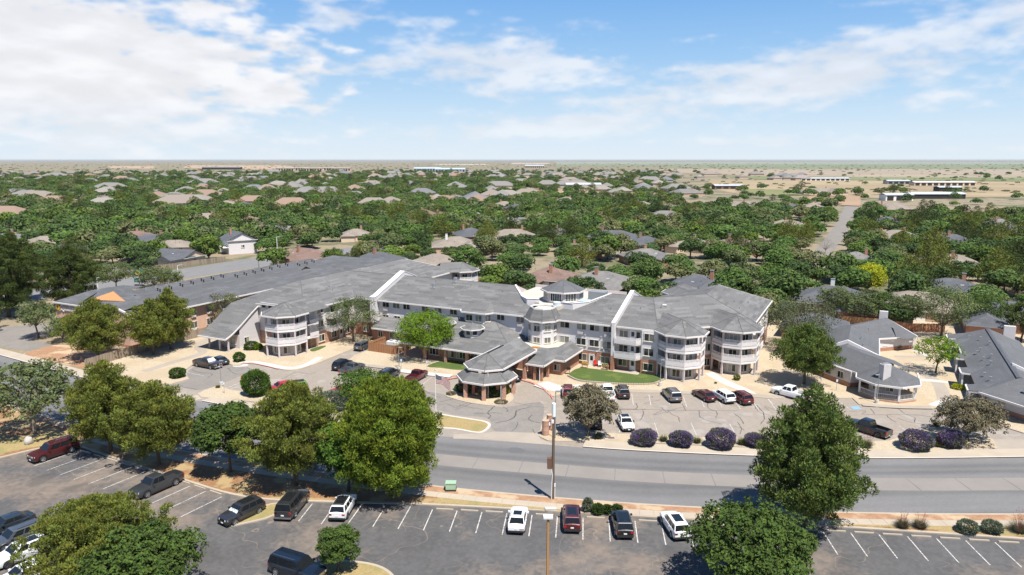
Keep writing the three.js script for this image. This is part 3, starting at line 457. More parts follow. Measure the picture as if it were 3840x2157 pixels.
  for (const [a, b] of [[[19.49, -110.55], [18.88, -105.38]], [[22.20, -110.12], [21.57, -105.10]], [[24.77, -109.93], [24.60, -105.49]], [[27.61, -109.63], [26.94, -104.37]], [[30.24, -109.32], [29.63, -104.26]], [[32.95, -109.02], [32.31, -104.09]], [[35.27, -107.82], [34.93, -103.48]], [[38.04, -107.82], [37.62, -103.15]], [[40.87, -108.30], [40.67, -105.49]], [[16.78, -110.24], [16.36, -106.64]], [[15.66, -98.05], [15.00, -93.86]], [[25.92, -97.56], [25.50, -92.77]], [[20.62, -97.56], [20.30, -93.31]], [[31.41, -97.31], [30.89, -92.19]],
    [[40.79, -108.05], [40.21, -103.03]], [[51.57, -108.34], [51.60, -103.03]], [[55.50, -96.51], [55.36, -94.20]], [[-58.92, -122.90], [-54.34, -120.30]], [[-20.05, -121.40], [-21.50, -116.41]], [[-19.17, -120.66], [-19.59, -115.05]], [[-13.86, -120.30], [-15.64, -113.73]], [[-47.67, -113.40], [-45.98, -117.79]], [[-46.71, -113.07], [-45.26, -116.41]], [[-47.75, -114.39], [-45.52, -113.73]], [[-47.20, -115.39], [-45.05, -114.72]]]) M.line(a, b, .1, siteLot);
  sheet('disabled_bay_mark', [[52.21, -104.54], [53.49, -104.65], [53.46, -103.35], [52.16, -103.24]], .021, M.paintBlue, null, siteLot);
  sheet('disabled_bay_mark', [[-18.22, -115.05], [-17.12, -115.39], [-17.18, -114.39], [-18.36, -113.92]], .021, M.paintBlue, null, siteLot);
  sheet('white_stain', smooth([[-51.78, -126.66], [-50.77, -127.63], [-49.73, -127.96], [-48.79, -126.66], [-49.87, -125.86], [-51.01, -125.86]], 3, true), .019, std([.42, .40, .37]), null, siteLot);
}
sheet('hotel_parking', [[-104.46, -140.41], [-96.36, -136.83], [-94.74, -142.06], [-101.79, -145.91], [-101.65, -151.84], [-106.65, -161.91], [-125.45, -153.76], [-116.97, -142.90]], .012, M.asphaltGrey, 'cracked parking lot beside the hotel');
sheet('dirt_yard', [[-95.89, -136.44], [-94.26, -141.64], [-85.93, -141.23], [-78.01, -136.44], [-76.92, -124.42], [-82.69, -127.06], [-95.98, -134.16]], .010, M.dirt, 'bare dirt yard under the hotel pines');

// ---------------------------------------------------------------- main building: three storeys, grey shingle roofs, white siding over brick
const winCache = {};
function windowShapes(w, h, panes) { // a frame with a mullion, and one pane for each light
  const k = `${w.toFixed(2)}_${h.toFixed(2)}_${panes}`;
  if (!winCache[k]) {
    const f = new MB(), b = .075, pw = (w - b) / panes;
    f.box(0, -h / 2, 0, w + .1, b, .12).box(0, h / 2 - b, 0, w + .1, b, .12);
    for (let i = 0; i <= panes; i++) f.box(-w / 2 + b / 2 + i * pw, -h / 2 + b, 0, b, h - 2 * b, .10);
    f.box(0, -h / 2 - .06, .03, w + .2, .06, .2);
    winCache[k] = { f: f.geometry(), p: new MB().box(0, -h / 2 + b, 0, pw - b, h - 2 * b, .04).geometry(), x: Array.from({ length: panes }, (_, i) => -w / 2 + b / 2 + (i + .5) * pw) };
  }
  return winCache[k];
}
const RW = rng(404);
// window in a wall: centre in the group's axes, facing angle (0 looks along +z), width, height
function addWindow(g, x, y, z, face, w = 1.5, h = 1.3, panes = 2, look, frameMat = M.frame) {
  const s = windowShapes(w, h, panes), f = part('window', s.f, frameMat, g); f.position.set(x, y, z); f.rotation.y = face;
  s.x.forEach((px) => { const r = RW(), p = part('pane', s.p, look || (r < .58 ? M.glass : r < .84 ? M.glassBlind : M.glassCurtain), f); p.position.set(px, 0, -.005); });
  return f;
}
const doorGeo = { slab: new MB().box(0, 0, 0, .95, 2.05, .06).geometry(), frame: new MB().box(-.53, 0, 0, .1, 2.15, .12).box(.53, 0, 0, .1, 2.15, .12).box(0, 2.05, 0, .96, .1, .12).geometry(), lite: new MB().box(0, 1.0, .035, .55, .85, .02).geometry(), knob: new MB().bar([.36, .95, .03], [.36, .95, .1], .035, .035, 6).geometry() };
function addDoor(g, x, y, z, face, mat = M.white) {
  const d = part('door', doorGeo.slab, mat, g); d.position.set(x, y, z); d.rotation.y = face;
  part('door_frame', doorGeo.frame, M.trim, d); part('door_window', doorGeo.lite, M.glass, d); part('handle', doorGeo.knob, M.metal, d); return d;
}
const ventGeo = new MB().bar([0, -.1, 0], [0, .35, 0], .07, .07, 7).bar([0, .35, 0], [0, .42, 0], .11, .11, 7).geometry();
const vent = (g, x, y, z) => { const o = part('vent_pipe', ventGeo, M.metalGrey, g); o.position.set(x, y, z); };
{
  const S0 = 25, T0 = -8, g = siteThing('residential_building', S0, T0, 'long three-storey building with grey shingle roofs, white siding and brick base', 'building');
  const mb = () => new MB(S0, 0, T0), at3 = (s, y, t) => [s - S0, y, t - T0];
  const win = (s, y, t, face, w, h, p, look) => addWindow(g, s - S0, y, t - T0, face, w, h, p, look);
  const K = .3725, E = 8.2, Hh = 12;
  const roof = (pts, name = 'roof') => { const o = mb().slab(pts, .06, 'top').build(name, M.roof, g); return o; };
  const P = (s, t, y) => [s, y, t], cf = (s, t) => P(s, t, E - K * t);
  const hips = (list, r = .06) => { for (const [a, b] of list) mb().bar(a, b, r, r, 5, false).build('hip_cap', M.hip, g); };
  // --- walls
  mb().prism([[-7.4, -.6], [59.75, -.6], [73.6, -14.45], [73.6, -36.4], [54.8, -36.4], [54.8, -22], [52, -19.8], [-7.4, -19.8]], 2.85, 8.05).build('wall', M.siding, g);
  mb().prism([[-7.4, -.64], [59.77, -.64], [73.64, -14.5], [73.64, -36.4], [54.8, -36.4], [54.8, -22], [52, -19.8], [-7.4, -19.8]], 0, 2.83).build('brick_base', M.brick, g);
  mb().prism([[-7.4, 13.4], [-7.4, -41], [-26.6, -41], [-26.6, 14], [-19.7, 14.8], [-13, 14.8]], 2.85, 8.05).build('wall', M.siding, g);
  mb().prism([[-7.36, 13.4], [-7.36, -41], [-26.6, -41], [-26.6, 14], [-19.7, 14.76], [-13, 14.76]], 0, 2.83).build('brick_base', M.brickPink, g);
  // --- main roofs: left wing, centre, right wing
  roof([P(-6.8, 14.6, E), P(-6.8, -43, E), P(-17, -33, Hh), P(-17, 5.2, Hh), P(-7.6, 14.6, 8.5)]);
  roof([P(-27.2, -43, E), P(-27.2, 15.4, E), P(-17, 5.2, Hh), P(-17, -33, Hh)]);
  roof([P(-27.2, -43, E), P(-17, -33, Hh), P(-6.8, -43, E)]);
  const cut = [[27, -10.25], [30.6, -6.4], [32.7, -4.0], [33.4, -3.5]], cutR = [[40.2, -3.9], [42.3, -3.8], [44.6, -6.3], [47.8, -10.2]];
  roof([cf(-17, -10.2), cf(-17, 0), cf(36, 0), cf(36, -3.5), ...[...cut].reverse().map(([s, t]) => cf(s, t))]);
  roof([cf(37, -3.9), cf(37, 0), P(60, 0, E), P(56.1, -10.2, Hh), ...[...cutR].reverse().map(([s, t]) => cf(s, t))]);
  roof([P(-17, -10.2, Hh), P(27, -10.2, Hh), P(27, -20.4, E), P(-17, -20.4, E)]);
  roof([P(47.8, -10.2, Hh), P(56.1, -10.2, Hh), P(52, -20.4, E), P(47.8, -20.4, E)]);
  roof([P(60, 0, E), P(74.2, -14.2, E), P(64.2, -18.4, Hh), P(56.1, -10.2, Hh)]);
  roof([P(74.2, -14.2, E), P(74.2, -37.4, E), P(64.2, -30.2, Hh), P(64.2, -18.4, Hh)]);
  roof([P(54.2, -37.4, E), P(64.2, -30.2, Hh), P(74.2, -37.4, E)]);
  roof([P(56.1, -10.2, Hh), P(64.2, -18.4, Hh), P(64.2, -30.2, Hh), P(54.2, -37.4, E), P(54.2, -22.6, E), P(52, -20.4, E)]);
  hips([[P(27.5, -.55, 6.45), P(37.2, 10.4, 3.06)], [P(-17, 5.2, Hh), P(-7.4, 14.8, 8.45)], [P(-17, 5.2, Hh), P(-17, -33, Hh)], [P(-17, -10.2, Hh), P(27, -10.2, Hh)], [P(56.1, -10.2, Hh), P(60, 0, E)], [P(56.1, -10.2, Hh), P(64.2, -18.4, Hh)], [P(64.2, -18.4, Hh), P(74.2, -14.2, E)], [P(64.2, -18.4, Hh), P(64.2, -30.2, Hh)], [P(47.8, -10.2, Hh), P(56.1, -10.2, Hh)]], .06);
  // eave boards: fascia and gutter in white trim
  const fascia = (pts, name = 'fascia', h = .24) => { const m = mb(); for (let i = 0; i + 1 < pts.length; i++) { const a = pts[i], b = pts[i + 1], d = unit(sub(b, a)), nx = -d[2] * .09, nz = d[0] * .09, q = (p, o, y) => [p[0] + nx * o, p[1] + y, p[2] + nz * o]; m.quad(q(a, 1, .03), q(a, 1, -h), q(b, 1, -h), q(b, 1, .03)).quad(q(b, -1, .03), q(b, -1, -h), q(a, -1, -h), q(a, -1, .03)).quad(q(a, -1, .03), q(a, 1, .03), q(b, 1, .03), q(b, -1, .03)).quad(q(a, 1, -h), q(a, -1, -h), q(b, -1, -h), q(b, 1, -h)); } return m.build(name, M.trim, g); };
  const soffit = (pts) => mb().slab(pts, .05).build('soffit', M.trim, g);
  fascia([P(-6.8, 14.6, E), P(-6.8, 0, E), P(-2, 0, E)]); fascia([P(-.6, 0, E), P(33.9, 0, E)]); fascia([P(40.8, 0, E), P(51.6, 0, E)]); fascia([P(52.4, 0, E), P(60, 0, E), P(60.8, -.8, E)]); fascia([P(65.6, -5.6, E), P(69, -9, E)]); fascia([P(74.2, -14.4, E), P(74.2, -37.4, E), P(64.2, -30.2, Hh)]);
  fascia([P(-17, -33, Hh), P(-6.8, -43, E), P(-6.8, -30, E)]);
  soffit([P(-7.4, 14, 8.02), P(-6.85, 14, 8.02), P(-6.85, -.1, 8.02), P(-7.4, -.6, 8.02)]); soffit([P(-7.4, -.6, 8.02), P(-6.9, -.05, 8.02), P(60, -.05, 8.02), P(59.75, -.6, 8.02)]); soffit([P(59.8, -.5, 8.02), P(60.2, -.1, 8.02), P(74.1, -14, 8.02), P(73.6, -14.4, 8.02)]); soffit([P(73.6, -14.4, 8.02), P(74.15, -14.2, 8.02), P(74.15, -37, 8.02), P(73.6, -37, 8.02)]);
  // --- fire walls rising through the roof
  const fire = (s, w, t0, low) => { const m = mb(), prof = [[t0, low], [t0, 8.9], [0, 9.05], [-10.2, 12.95], [-20.6, 9.0], [-20.6, low]]; m.poly(prof.map(([t, y]) => [s + w, y, t])); m.poly([...prof].reverse().map(([t, y]) => [s - w, y, t])); for (let i = 0; i < prof.length; i++) { const a = prof[i], b = prof[(i + 1) % prof.length]; m.quad([s - w, a[1], a[0]], [s + w, a[1], a[0]], [s + w, b[1], b[0]], [s - w, b[1], b[0]]); } m.build('fire_wall', M.siding, g); const c = mb(); const top = prof.slice(1, 5); for (let i = 0; i + 1 < top.length; i++) { const a = top[i], b = top[i + 1]; c.slab([[s - w - .08, a[1] + .1, a[0]], [s + w + .08, a[1] + .1, a[0]], [s + w + .08, b[1] + .1, b[0]], [s - w - .08, b[1] + .1, b[0]]], .12); } c.build('coping', M.white, g); };
  fire(-1.35, .55, 1.0, 3.6); fire(52, .28, .75, 2.9);
  mb().box(52, 0, .35, .62, 2.9, .95).build('brick_pier', M.brick, g);
  // --- octagonal balcony towers
  const R8 = (cx, cz, r) => new MB().oct(cx, cz, r);
  const tower = (cx, cz, back, keep, storeys = [2.72, 5.42], base = 0) => {
    const eave = R8(cx, cz, 4.75), top = 10.25, m = mb(), tr = [];
    for (let k = 0; k < 8; k++) { const a = eave[k], b = eave[(k + 1) % 8]; m.tri([a[0], E, a[1]], [cx, top, cz], [b[0], E, b[1]]); }
    for (const sgn of [1, -1]) { const nx = -back[1] * sgn, nz = back[0] * sgn; let best = null, bv = -9; for (const v of eave) { const q = (v[0] - cx) * nx + (v[1] - cz) * nz + .02 * ((v[0] - cx) * back[0] + (v[1] - cz) * back[1]); if (q > bv) { bv = q; best = v; } } m.quad([best[0], E, best[1]], [cx, top, cz], [cx + back[0] * 6, top, cz + back[1] * 6], [best[0] + back[0] * 6, E, best[1] + back[1] * 6]); }
    const tr0 = m.build('tower_roof', M.roof, g); hips(keep.map((k) => [[eave[k][0], E, eave[k][1]], [cx, top, cz]]));
    const cap = mb(); cap.bar([cx, top - .05, cz], [cx + back[0] * 5, top - .02, cz + back[1] * 5], .09, .09, 5); cap.build('ridge_cap', M.roof, tr0);
    const inner = R8(cx, cz, 2.85), ring = R8(cx, cz, 4.12);
    mb().prism(inner, 0, 8.05).build('bay_wall', M.sidingPink, g);
    mb().prism(R8(cx, cz, 4.6), 8.0, 8.08).build('soffit', M.trim, g);
    for (const k of keep) { const v = R8(cx, cz, 4.0)[k]; mb().box(v[0], base, v[1], .3, 8.0 - base, .3, -Math.PI / 8).build('post', M.sidingPink, g); }
    for (let k = 0; k < 8; k++) {
      const a = ring[k], b = ring[(k + 1) % 8]; if (!(keep.includes(k) && keep.includes((k + 1) % 8))) continue;
      const e = eave[k], f = eave[(k + 1) % 8]; fascia([P(e[0], e[1], E), P(f[0], f[1], E)]);
      for (const y of storeys) {
        mb().wall(a, b, y - .35, y, y, .2).build('balcony_band', M.white, g);
        mb().wall(a, b, y + .1, y + .82, y + .82, .16).build('balcony_panel', M.siding, g);
        const r = mb(); for (const h of [.94, 1.06, 1.2]) r.wall(a, b, y + h - .03, y + h + .03, y + h + .03, .06);
        for (const t of [.02, .33, .66, .98]) r.box(mix(a[0], b[0], t), y + .8, mix(a[1], b[1], t), .06, .44, .06);
        r.build('railing', M.white, g);
      }
    }
    for (const y of storeys) mb().prism(R8(cx, cz, 4.05), y - .2, y - .02).build('balcony_floor', M.trim, g);
    for (let k = 0; k < 8; k++) { // windows of the bay
      const a = inner[k], b = inner[(k + 1) % 8], mx = (a[0] + b[0]) / 2, mz = (a[1] + b[1]) / 2; if (!(keep.includes(k) && keep.includes((k + 1) % 8))) continue;
      const fa = Math.atan2(mx - cx, mz - cz), ux = (mx - cx) / 2.63, uz = (mz - cz) / 2.63;
      for (const y of [0, ...storeys]) win(mx + ux * .04, y + 1.25, mz + uz * .04, fa, 1.4, 1.35, 2);
    }
    mb().prism(R8(cx, cz, 4.6), .06, .15).build('patio', M.concrete, g);
  };
  const q = Math.SQRT1_2;
  tower(-9.2, 18, [0, -1], [0, 1, 2, 3, 7]); tower(63.6, -1.9, [-q, -q], [0, 1, 2, 3, 7]); tower(71.6, -9.5, [-q, -q], [0, 1, 2, 3, 7]);
  tower(-6.6, -45, [-q, q], [0, 1, 2, 7, 6], [2.72, 5.42]); tower(55, -38.5, [q, q], [2, 3, 4, 5], [2.72, 5.42]);
  // sloping side railings that join towers to the wall
  // --- left wing front: swept roof down to the low porch
  const prof = [[5.2, 12], [9, 10.6], [12, 9.4], [15.2, 8.0], [17, 6.9], [18.6, 5.8], [20.2, 4.75], [21.6, 3.9], [22.8, 3.3], [24, 2.85]];
  { const m = mb(), e = []; for (let i = 0; i + 1 < prof.length; i++) { const f = ([t]) => [Math.max(-27.2, -17 - (t - 5.2)), t <= 15.2 ? Math.min(-7.2, -17 + (t - 5.2)) : -19.4], [a, b] = [prof[i], prof[i + 1]], [l0, r0] = f(a), r1 = f(b)[1], l1 = f(b)[0]; const rr0 = a[0] === 15.2 ? -19.4 : r0; m.quad([l0, a[1], a[0]], [l1, b[1], b[0]], [r1, b[1], b[0]], [rr0, a[1], a[0]]); if (a[0] >= 15.2) e.push(P(-19.4, a[0], a[1])); } e.push(P(-19.4, 24, 2.85)); m.build('swept_roof', M.roof, g); fascia([...e, P(-27.2, 24, 2.85)]); fascia([P(-19.4, 15.2, 8.0), P(-7.2, 15.2, 8.0)]);
    const w = mb(); const c = prof.filter(([t]) => t >= 15.2 && t <= 22); w.poly([[-19.6, 0, 14.8], [-19.6, 0, 20.4], ...[[20.2, 4.6], ...[...c].reverse().filter(([t]) => t < 20.2)].map(([t, y]) => [-19.6, y - .12, t])]); w.build('gable_wall', M.siding, g);
    mb().prism([[-26.4, 14], [-26.4, 19.6], [-23.5, 20.6], [-19.62, 20.4], [-19.62, 14]], 0, 2.9).build('porch_wall', M.sidingPink, g);
    win(-21.3, 1.55, 20.55, .05, 1.5, 1.2, 2); win(-24.9, 1.55, 20.15, -.3, 1.3, 1.2, 2); win(-19.5, 1.6, 18.6, Math.PI / 2, 1.2, 1.2, 2);
    for (const [s, t] of [[-25.6, 22.6], [-22.2, 23], [-19.8, 23]]) mb().box(s, 0, t, .28, 3.1, .28).build('post', M.sidingPink, g);
    mb().prism([[-26.8, 19], [-26.8, 23.6], [-19.4, 23.6], [-19.4, 19]], .1, .152).build('patio', M.concrete, g);
    // little roof lantern over the front slope
    mb().slab([P(-17.6, 12.6, 9.75), P(-11.4, 12.6, 9.75), P(-11.4, 17.4, 9.15), P(-17.6, 17.4, 9.15)], .12).build('lantern_roof', M.roof, g); fascia([P(-11.4, 12.6, 9.7), P(-11.4, 17.4, 9.12), P(-17.6, 17.4, 9.12)], 'fascia', .16);
    mb().prism([[-17, 13.5], [-12, 13.5], [-12, 16.8], [-17, 16.8]], 7.6, 9.25).build('lantern_wall', M.siding, g); win(-16, 8.55, 16.85, 0, 1.1, .7, 1, M.glass); win(-14.3, 8.55, 16.85, 0, 1.1, .7, 1, M.glass);
  }
  // --- low brick front with the lean-to and the big hipped roof
  mb().prism([[-.6, -.6], [-.6, 2.2], [16, 2.2], [16, 8.4], [34, 8.4], [34, -.6]], 0, 3.1).build('brick_front', M.brick, g);
  roof([P(.2, 3.5, 3.0), P(.2, -.55, 4.65), P(14, -.55, 4.65), P(14, 3.5, 3.0)], 'lean_to_roof'); fascia([P(.2, 3.5, 3.0), P(14, 3.5, 3.0)]);
  roof([P(17, -.55, 6.45), P(27.5, -.55, 6.45), P(37.4, 10.6, 3.0), P(12.6, 10.6, 3.0)], 'hipped_roof'); roof([P(27.5, -.55, 6.45), P(37.4, 10.6, 3.0), P(37.4, -.55, 3.0)], 'hipped_roof'); roof([P(17, -.55, 6.45), P(12.6, -.55, 3.0), P(12.6, 10.6, 3.0)], 'hipped_roof');
  fascia([P(12.6, 3, 3.0), P(12.6, 10.6, 3.0), P(37, 10.6, 3.0)]); soffit([P(12.7, 2, 2.9), P(12.7, 10.5, 2.9), P(36, 10.5, 2.9), P(36, 2, 2.9)]);
  for (const s of [13.5, 18, 22.6, 27.2, 31.8]) mb().box(s, 0, 10, .5, 2.9, .5).build('brick_column', M.brickPink, g);
  mb().prism([[12.8, 3], [12.8, 10.4], [36, 10.4], [36, 3]], .1, .16).build('porch_floor', M.concrete, g);
  for (const s of [19, 22.4, 25, 28.2, 31]) win(s, 1.5, 8.45, 0, 2.2, 1.4, 3); for (const s of [1.6, 4.6, 7.2]) win(s, 1.6, 2.25, 0, 1.2, 1.3, 2); addDoor(g, 6 - S0, .1, 2.25 - T0, 0, M.metalGrey);
  // dormer lanterns on the hipped roof
  for (const [s, t] of [[25.3, 4.6], [18.2, 3.4]]) {
    const y = 5.15, r = mb(), o = R8(s, t, 2.35); for (let k = 0; k < 8; k++) { const a = o[k], b = o[(k + 1) % 8]; r.tri([a[0], 6.0, a[1]], [s, 7.0, t], [b[0], 6.0, b[1]]); }
    const dr = r.build('dormer_roof', M.roof, g); fascia([...o, o[0]].map((v) => P(v[0], v[1], 6.0)), 'fascia', .16);
    mb().prism(R8(s, t, 1.75), 4.0, 6.0).build('dormer_wall', M.siding, g);
    for (const k of [0, 1, 2]) { const an = Math.PI / 4 * (k + 1) - Math.PI / 4 + Math.PI / 4, ax = Math.cos(an), az = Math.sin(an); win(s + ax * 1.64, 5.35, t + az * 1.64, Math.atan2(ax, az), .95, .95, 1, M.glass); }
  }
  // bay in the third storey above the hipped roof
  { const w = [[20.6, -.6], [21.6, 1.0], [25.6, 1.0], [26.8, -.6]]; mb().prism(w, 5.4, 8.1).build('bay_wall', M.siding, g);
    roof([P(20.2, -.2, 8.3), P(20.9, 1.5, 8.15), P(23.5, -2.4, 9.75)], 'bay_roof'); roof([P(20.9, 1.5, 8.15), P(26.2, 1.5, 8.15), P(25.4, -3.2, 10.0), P(23.5, -2.4, 9.75)], 'bay_roof'); roof([P(26.2, 1.5, 8.15), P(27.3, -.3, 8.3), P(25.4, -3.2, 10.0)], 'bay_roof'); fascia([P(19.8, -.1, 8.2), P(20.9, 1.5, 8.15), P(26.2, 1.5, 8.15), P(27.4, -.1, 8.2)]);
    win(22.5, 6.95, 1.04, 0, 1.5, 1.25, 2); win(24.6, 6.95, 1.04, 0, 1.5, 1.25, 2); win(26.25, 6.95, .25, .93, 1.2, 1.25, 2); win(21, 6.95, .2, -.95, 1.0, 1.25, 1); }
  // --- turret, its steep roof and the roof deck
  { const cx = 37.9, cz = 0, wall = R8(cx, cz, 2.75), e = R8(cx, cz, 3.45), tp = R8(cx, cz, 2.35), m = mb();
    mb().prism(wall, 3.4, 8.4).build('turret_wall', M.siding, g);
    for (let k = 0; k < 8; k++) { const j = (k + 1) % 8; m.quad([e[k][0], 8.2, e[k][1]], [tp[k][0], 10.35, tp[k][1]], [tp[j][0], 10.35, tp[j][1]], [e[j][0], 8.2, e[j][1]]); } m.build('turret_roof', M.roof, g); hips(e.map((v, k) => [[v[0], 8.2, v[1]], [tp[k][0], 10.35, tp[k][1]]]));
    fascia([...e, e[0]].map((v) => P(v[0], v[1], 8.2))); mb().prism(R8(cx, cz, 3.35), 8.05, 8.12).build('soffit', M.trim, g);
    const rim = mb(); for (let k = 0; k < 8; k++) rim.wall(tp[k], tp[(k + 1) % 8], 10.2, 10.5, 10.5, .12); rim.build('coping', M.white, g);
    for (let k = 0; k < 8; k++) { const a = wall[k], b = wall[(k + 1) % 8], mx = (a[0] + b[0]) / 2, mz = (a[1] + b[1]) / 2; if (mz < -1.5) continue; const fa = Math.atan2(mx - cx, mz - cz), ux = (mx - cx) / 2.54 * .04, uz = (mz - cz) / 2.54 * .04; win(mx + ux, 6.75, mz + uz, fa, 1.3, 1.15, 2); win(mx + ux, 7.72, mz + uz, fa, 1.3, .45, 1, M.glassBlind); win(mx + ux, 4.55, mz + uz, fa, 1.3, 1.15, 2, M.glassBlind); }
    // deck
    const deck = [[27.2, -20], [27.2, -10.3], [30.6, -6.4], [32.7, -4.2], [34.9, -4.6], [36.3, -2.4], [36.3, 1.2], [37.2, 1.95], [38.6, 1.95], [39.5, 1.2], [39.5, -2.4], [40.4, -3.8], [42.3, -3.8], [44.6, -6.3], [47.7, -10.2], [47.7, -20]];
    mb().slab(deck.map(([s, t]) => [s, 10.12, t]), .8).build('roof_deck', M.cream, g);
    for (const [a, b, y] of [[[30.4, -6.2], [32.7, -4.0], 10.75], [[32.7, -4.0], [34.9, -4.9], 10.75], [[40.2, -3.9], [42.4, -3.7], 10.75], [[42.4, -3.7], [44.7, -6.2], 10.8]]) mb().wall(a, b, 8.6, y, y, .22).build('parapet', M.siding, g);
    mb().wall([44.6, -6.2], [47.8, -10.2], 9.5, 10.8, 12.05, .25).build('parapet', M.siding, g); mb().wall([27, -10.3], [30.5, -6.3], 9.5, 12.05, 10.7, .25).build('parapet', M.siding, g);
    for (const [a, b, y0, y1] of [[[27, -10.3], [27.1, -20], 12.05, 8.5], [[47.8, -10.2], [47.8, -20], 12.05, 8.5], [[27.1, -19.9], [47.8, -19.9], 10.7, 10.7]]) mb().wall(a, b, 8, y0, y1, .25).build('parapet', M.sidingPink, g);
    for (const [a, b, y0, y1] of [[[27, -10.3], [30.5, -6.3], 12.05, 10.7], [[30.4, -6.2], [32.7, -4.0], 10.75, 10.75], [[32.7, -4], [34.9, -4.9], 10.75, 10.75], [[40.2, -3.9], [42.4, -3.7], 10.75, 10.75], [[42.4, -3.7], [44.7, -6.2], 10.8, 10.8], [[44.6, -6.2], [47.8, -10.2], 10.8, 12.05], ]) { const d = unit([b[0] - a[0], 0, b[1] - a[1]]), nx = -d[2] * .19, nz = d[0] * .19; mb().slab([[a[0] + nx, y0 + .09, a[1] + nz], [b[0] + nx, y1 + .09, b[1] + nz], [b[0] - nx, y1 + .09, b[1] - nz], [a[0] - nx, y0 + .09, a[1] - nz]], .08).build('coping', M.white, g); }
    // glazed cupola
    const ux = 38.4, uz = -8.7, cw = R8(ux, uz, 3.95), ce = R8(ux, uz, 4.5), c = mb(); mb().prism(cw, 10.1, 12.4).build('cupola_wall', M.sidingPink, g);
    for (let k = 0; k < 8; k++) { const a = ce[k], b = ce[(k + 1) % 8]; c.tri([a[0], 12.4, a[1]], [ux, 14.35, uz], [b[0], 12.4, b[1]]); } c.build('cupola_roof', M.roofCottage, g); hips(ce.map((v) => [[v[0], 12.4, v[1]], [ux, 14.35, uz]]), .055); fascia([...ce, ce[0]].map((v) => P(v[0], v[1], 12.4))); mb().prism(R8(ux, uz, 4.4), 12.25, 12.32).build('soffit', M.trim, g);
    for (let k = 0; k < 8; k++) { const a = cw[k], b = cw[(k + 1) % 8], mx = (a[0] + b[0]) / 2, mz = (a[1] + b[1]) / 2, fa = Math.atan2(mx - ux, mz - uz), d = .012; addWindow(g, mx + (mx - ux) * d - S0, 11.35, mz + (mz - uz) * d - T0, fa, 2.3, 1.55, k % 2 ? 5 : 4, k % 3 ? M.glass : M.glassBlind, M.white); }
    mb().box(44.6, 10.1, -11.5, 3.4, 1.9, 1.9).build('air_handler', M.metalGrey, g); mb().bar([39.2, 10.1, -3.7], [39.2, 10.75, -3.7], .75, .75, 14).build('water_tub', std([.50, .56, .60]), g); mb().box(42.6, 10.1, -8.6, 2.6, .5, 2.0).build('duct', std([.35, .50, .58]), g);
  }
  // --- flat entrance roof, its hipped edge roof, brick rooms
  mb().prism([[34.2, -.6], [34.2, 7.4], [45.1, 7.6], [45.1, -.6]], 0, 3.0).build('brick_front', M.brick, g);
  mb().slab([[33.8, 3.75, 5.2], [33.8, 3.75, -.6], [43.4, 3.75, -.6], [43.3, 3.75, 5.0], [41.8, 3.75, 6.6], [40.4, 3.75, 6.6], [39.2, 3.75, 7.4]], .9).build('flat_roof', M.cream, g);
  { for (const [a, b] of [[[33.8, 5.2], [33.8, 1.5]], [[33.8, 5.2], [39.2, 7.4]], [[40.4, 6.5], [41.9, 6.5]], [[41.9, 6.5], [43.3, 5]], [[43.3, 5], [43.4, 0]]]) mb().wall(a, b, 3, 4.35, 4.35, .24).build('parapet', M.white, g); }
  const sr = (...p) => roof(p, 'edge_roof'); sr(P(40.3, 12.7, 3), P(43.9, 12.7, 3), P(41.9, 6.6, 4.45), P(40.3, 6.6, 4.45)); sr(P(43.9, 12.7, 3), P(43.9, 8.3, 3), P(43.3, 5, 4.45), P(41.9, 6.6, 4.45)); sr(P(43.9, 8.3, 3), P(45.9, 8.3, 3), P(43.3, 5, 4.45)); sr(P(45.9, 8.3, 3), P(45.9, -.5, 3), P(43.4, -.5, 4.45), P(43.3, 5, 4.45));
  fascia([P(40.3, 12.7, 3), P(43.9, 12.7, 3), P(43.9, 8.3, 3), P(45.9, 8.3, 3), P(45.9, -.4, 3)]); soffit([P(40.4, 12.6, 2.88), P(43.8, 12.6, 2.88), P(43.8, 7.6, 2.88), P(40.4, 7.6, 2.88)]);
  for (const [s, t] of [[42.0, 12.2], [43.3, 12.2], [43.3, 9.6]]) mb().box(s, 0, t, .42, 2.9, .42).build('brick_column', M.brick, g); win(44.2, 1.5, 7.65, 0, 1.2, 1.2, 2);
  mb().box(36.6, 3.75, 5.6, 1.5, .22, 1.0).build('roof_hatch', M.poleOrange, g); mb().box(38.8, 3.75, 5.0, 1.3, .22, .8).build('roof_hatch', M.poleOrange, g);
  // --- porte-cochere: gabled canopy with a faceted front, over a lower ring roof on brick columns
  { const cx = 37.4, ey = 4.6, ry = 6.45, c = 20.6, o = R8(cx, c, 3.95), m = mb(), f = [0, 1, 2, 3];
    for (const k of [0, 1, 2]) m.tri([o[k][0], ey, o[k][1]], [cx, ry, c], [o[k + 1][0], ey, o[k + 1][1]]);
    m.quad([o[0][0], ey, o[0][1]], [cx, ry, c], [cx, ry, 9.4], [o[0][0], ey, 9.4]); m.quad([o[3][0], ey, o[3][1]], [cx, ry, c], [cx, ry, 9.4], [o[3][0], ey, 9.4]); const cr = m.build('canopy_roof', M.roof, g); hips([0, 1, 2, 3].map((k) => [[o[k][0], ey, o[k][1]], [cx, ry, c]]));
    mb().box(cx, ry - .12, 17.9, .28, .16, 5.6).build('ridge_vent', M.dark, cr);
    fascia([P(o[0][0], 9.4, ey), P(...o[0], ey), P(...o[1], ey), P(...o[2], ey), P(...o[3], ey), P(o[3][0], 9.4, ey)]); soffit([P(o[0][0] - .1, 9.5, ey - .12), P(o[0][0] - .1, o[0][1], ey - .12), P(o[1][0], o[1][1] - .1, ey - .12), P(o[2][0], o[2][1] - .1, ey - .12), P(o[3][0] + .1, o[3][1], ey - .12), P(o[3][0] + .1, 9.5, ey - .12)]);
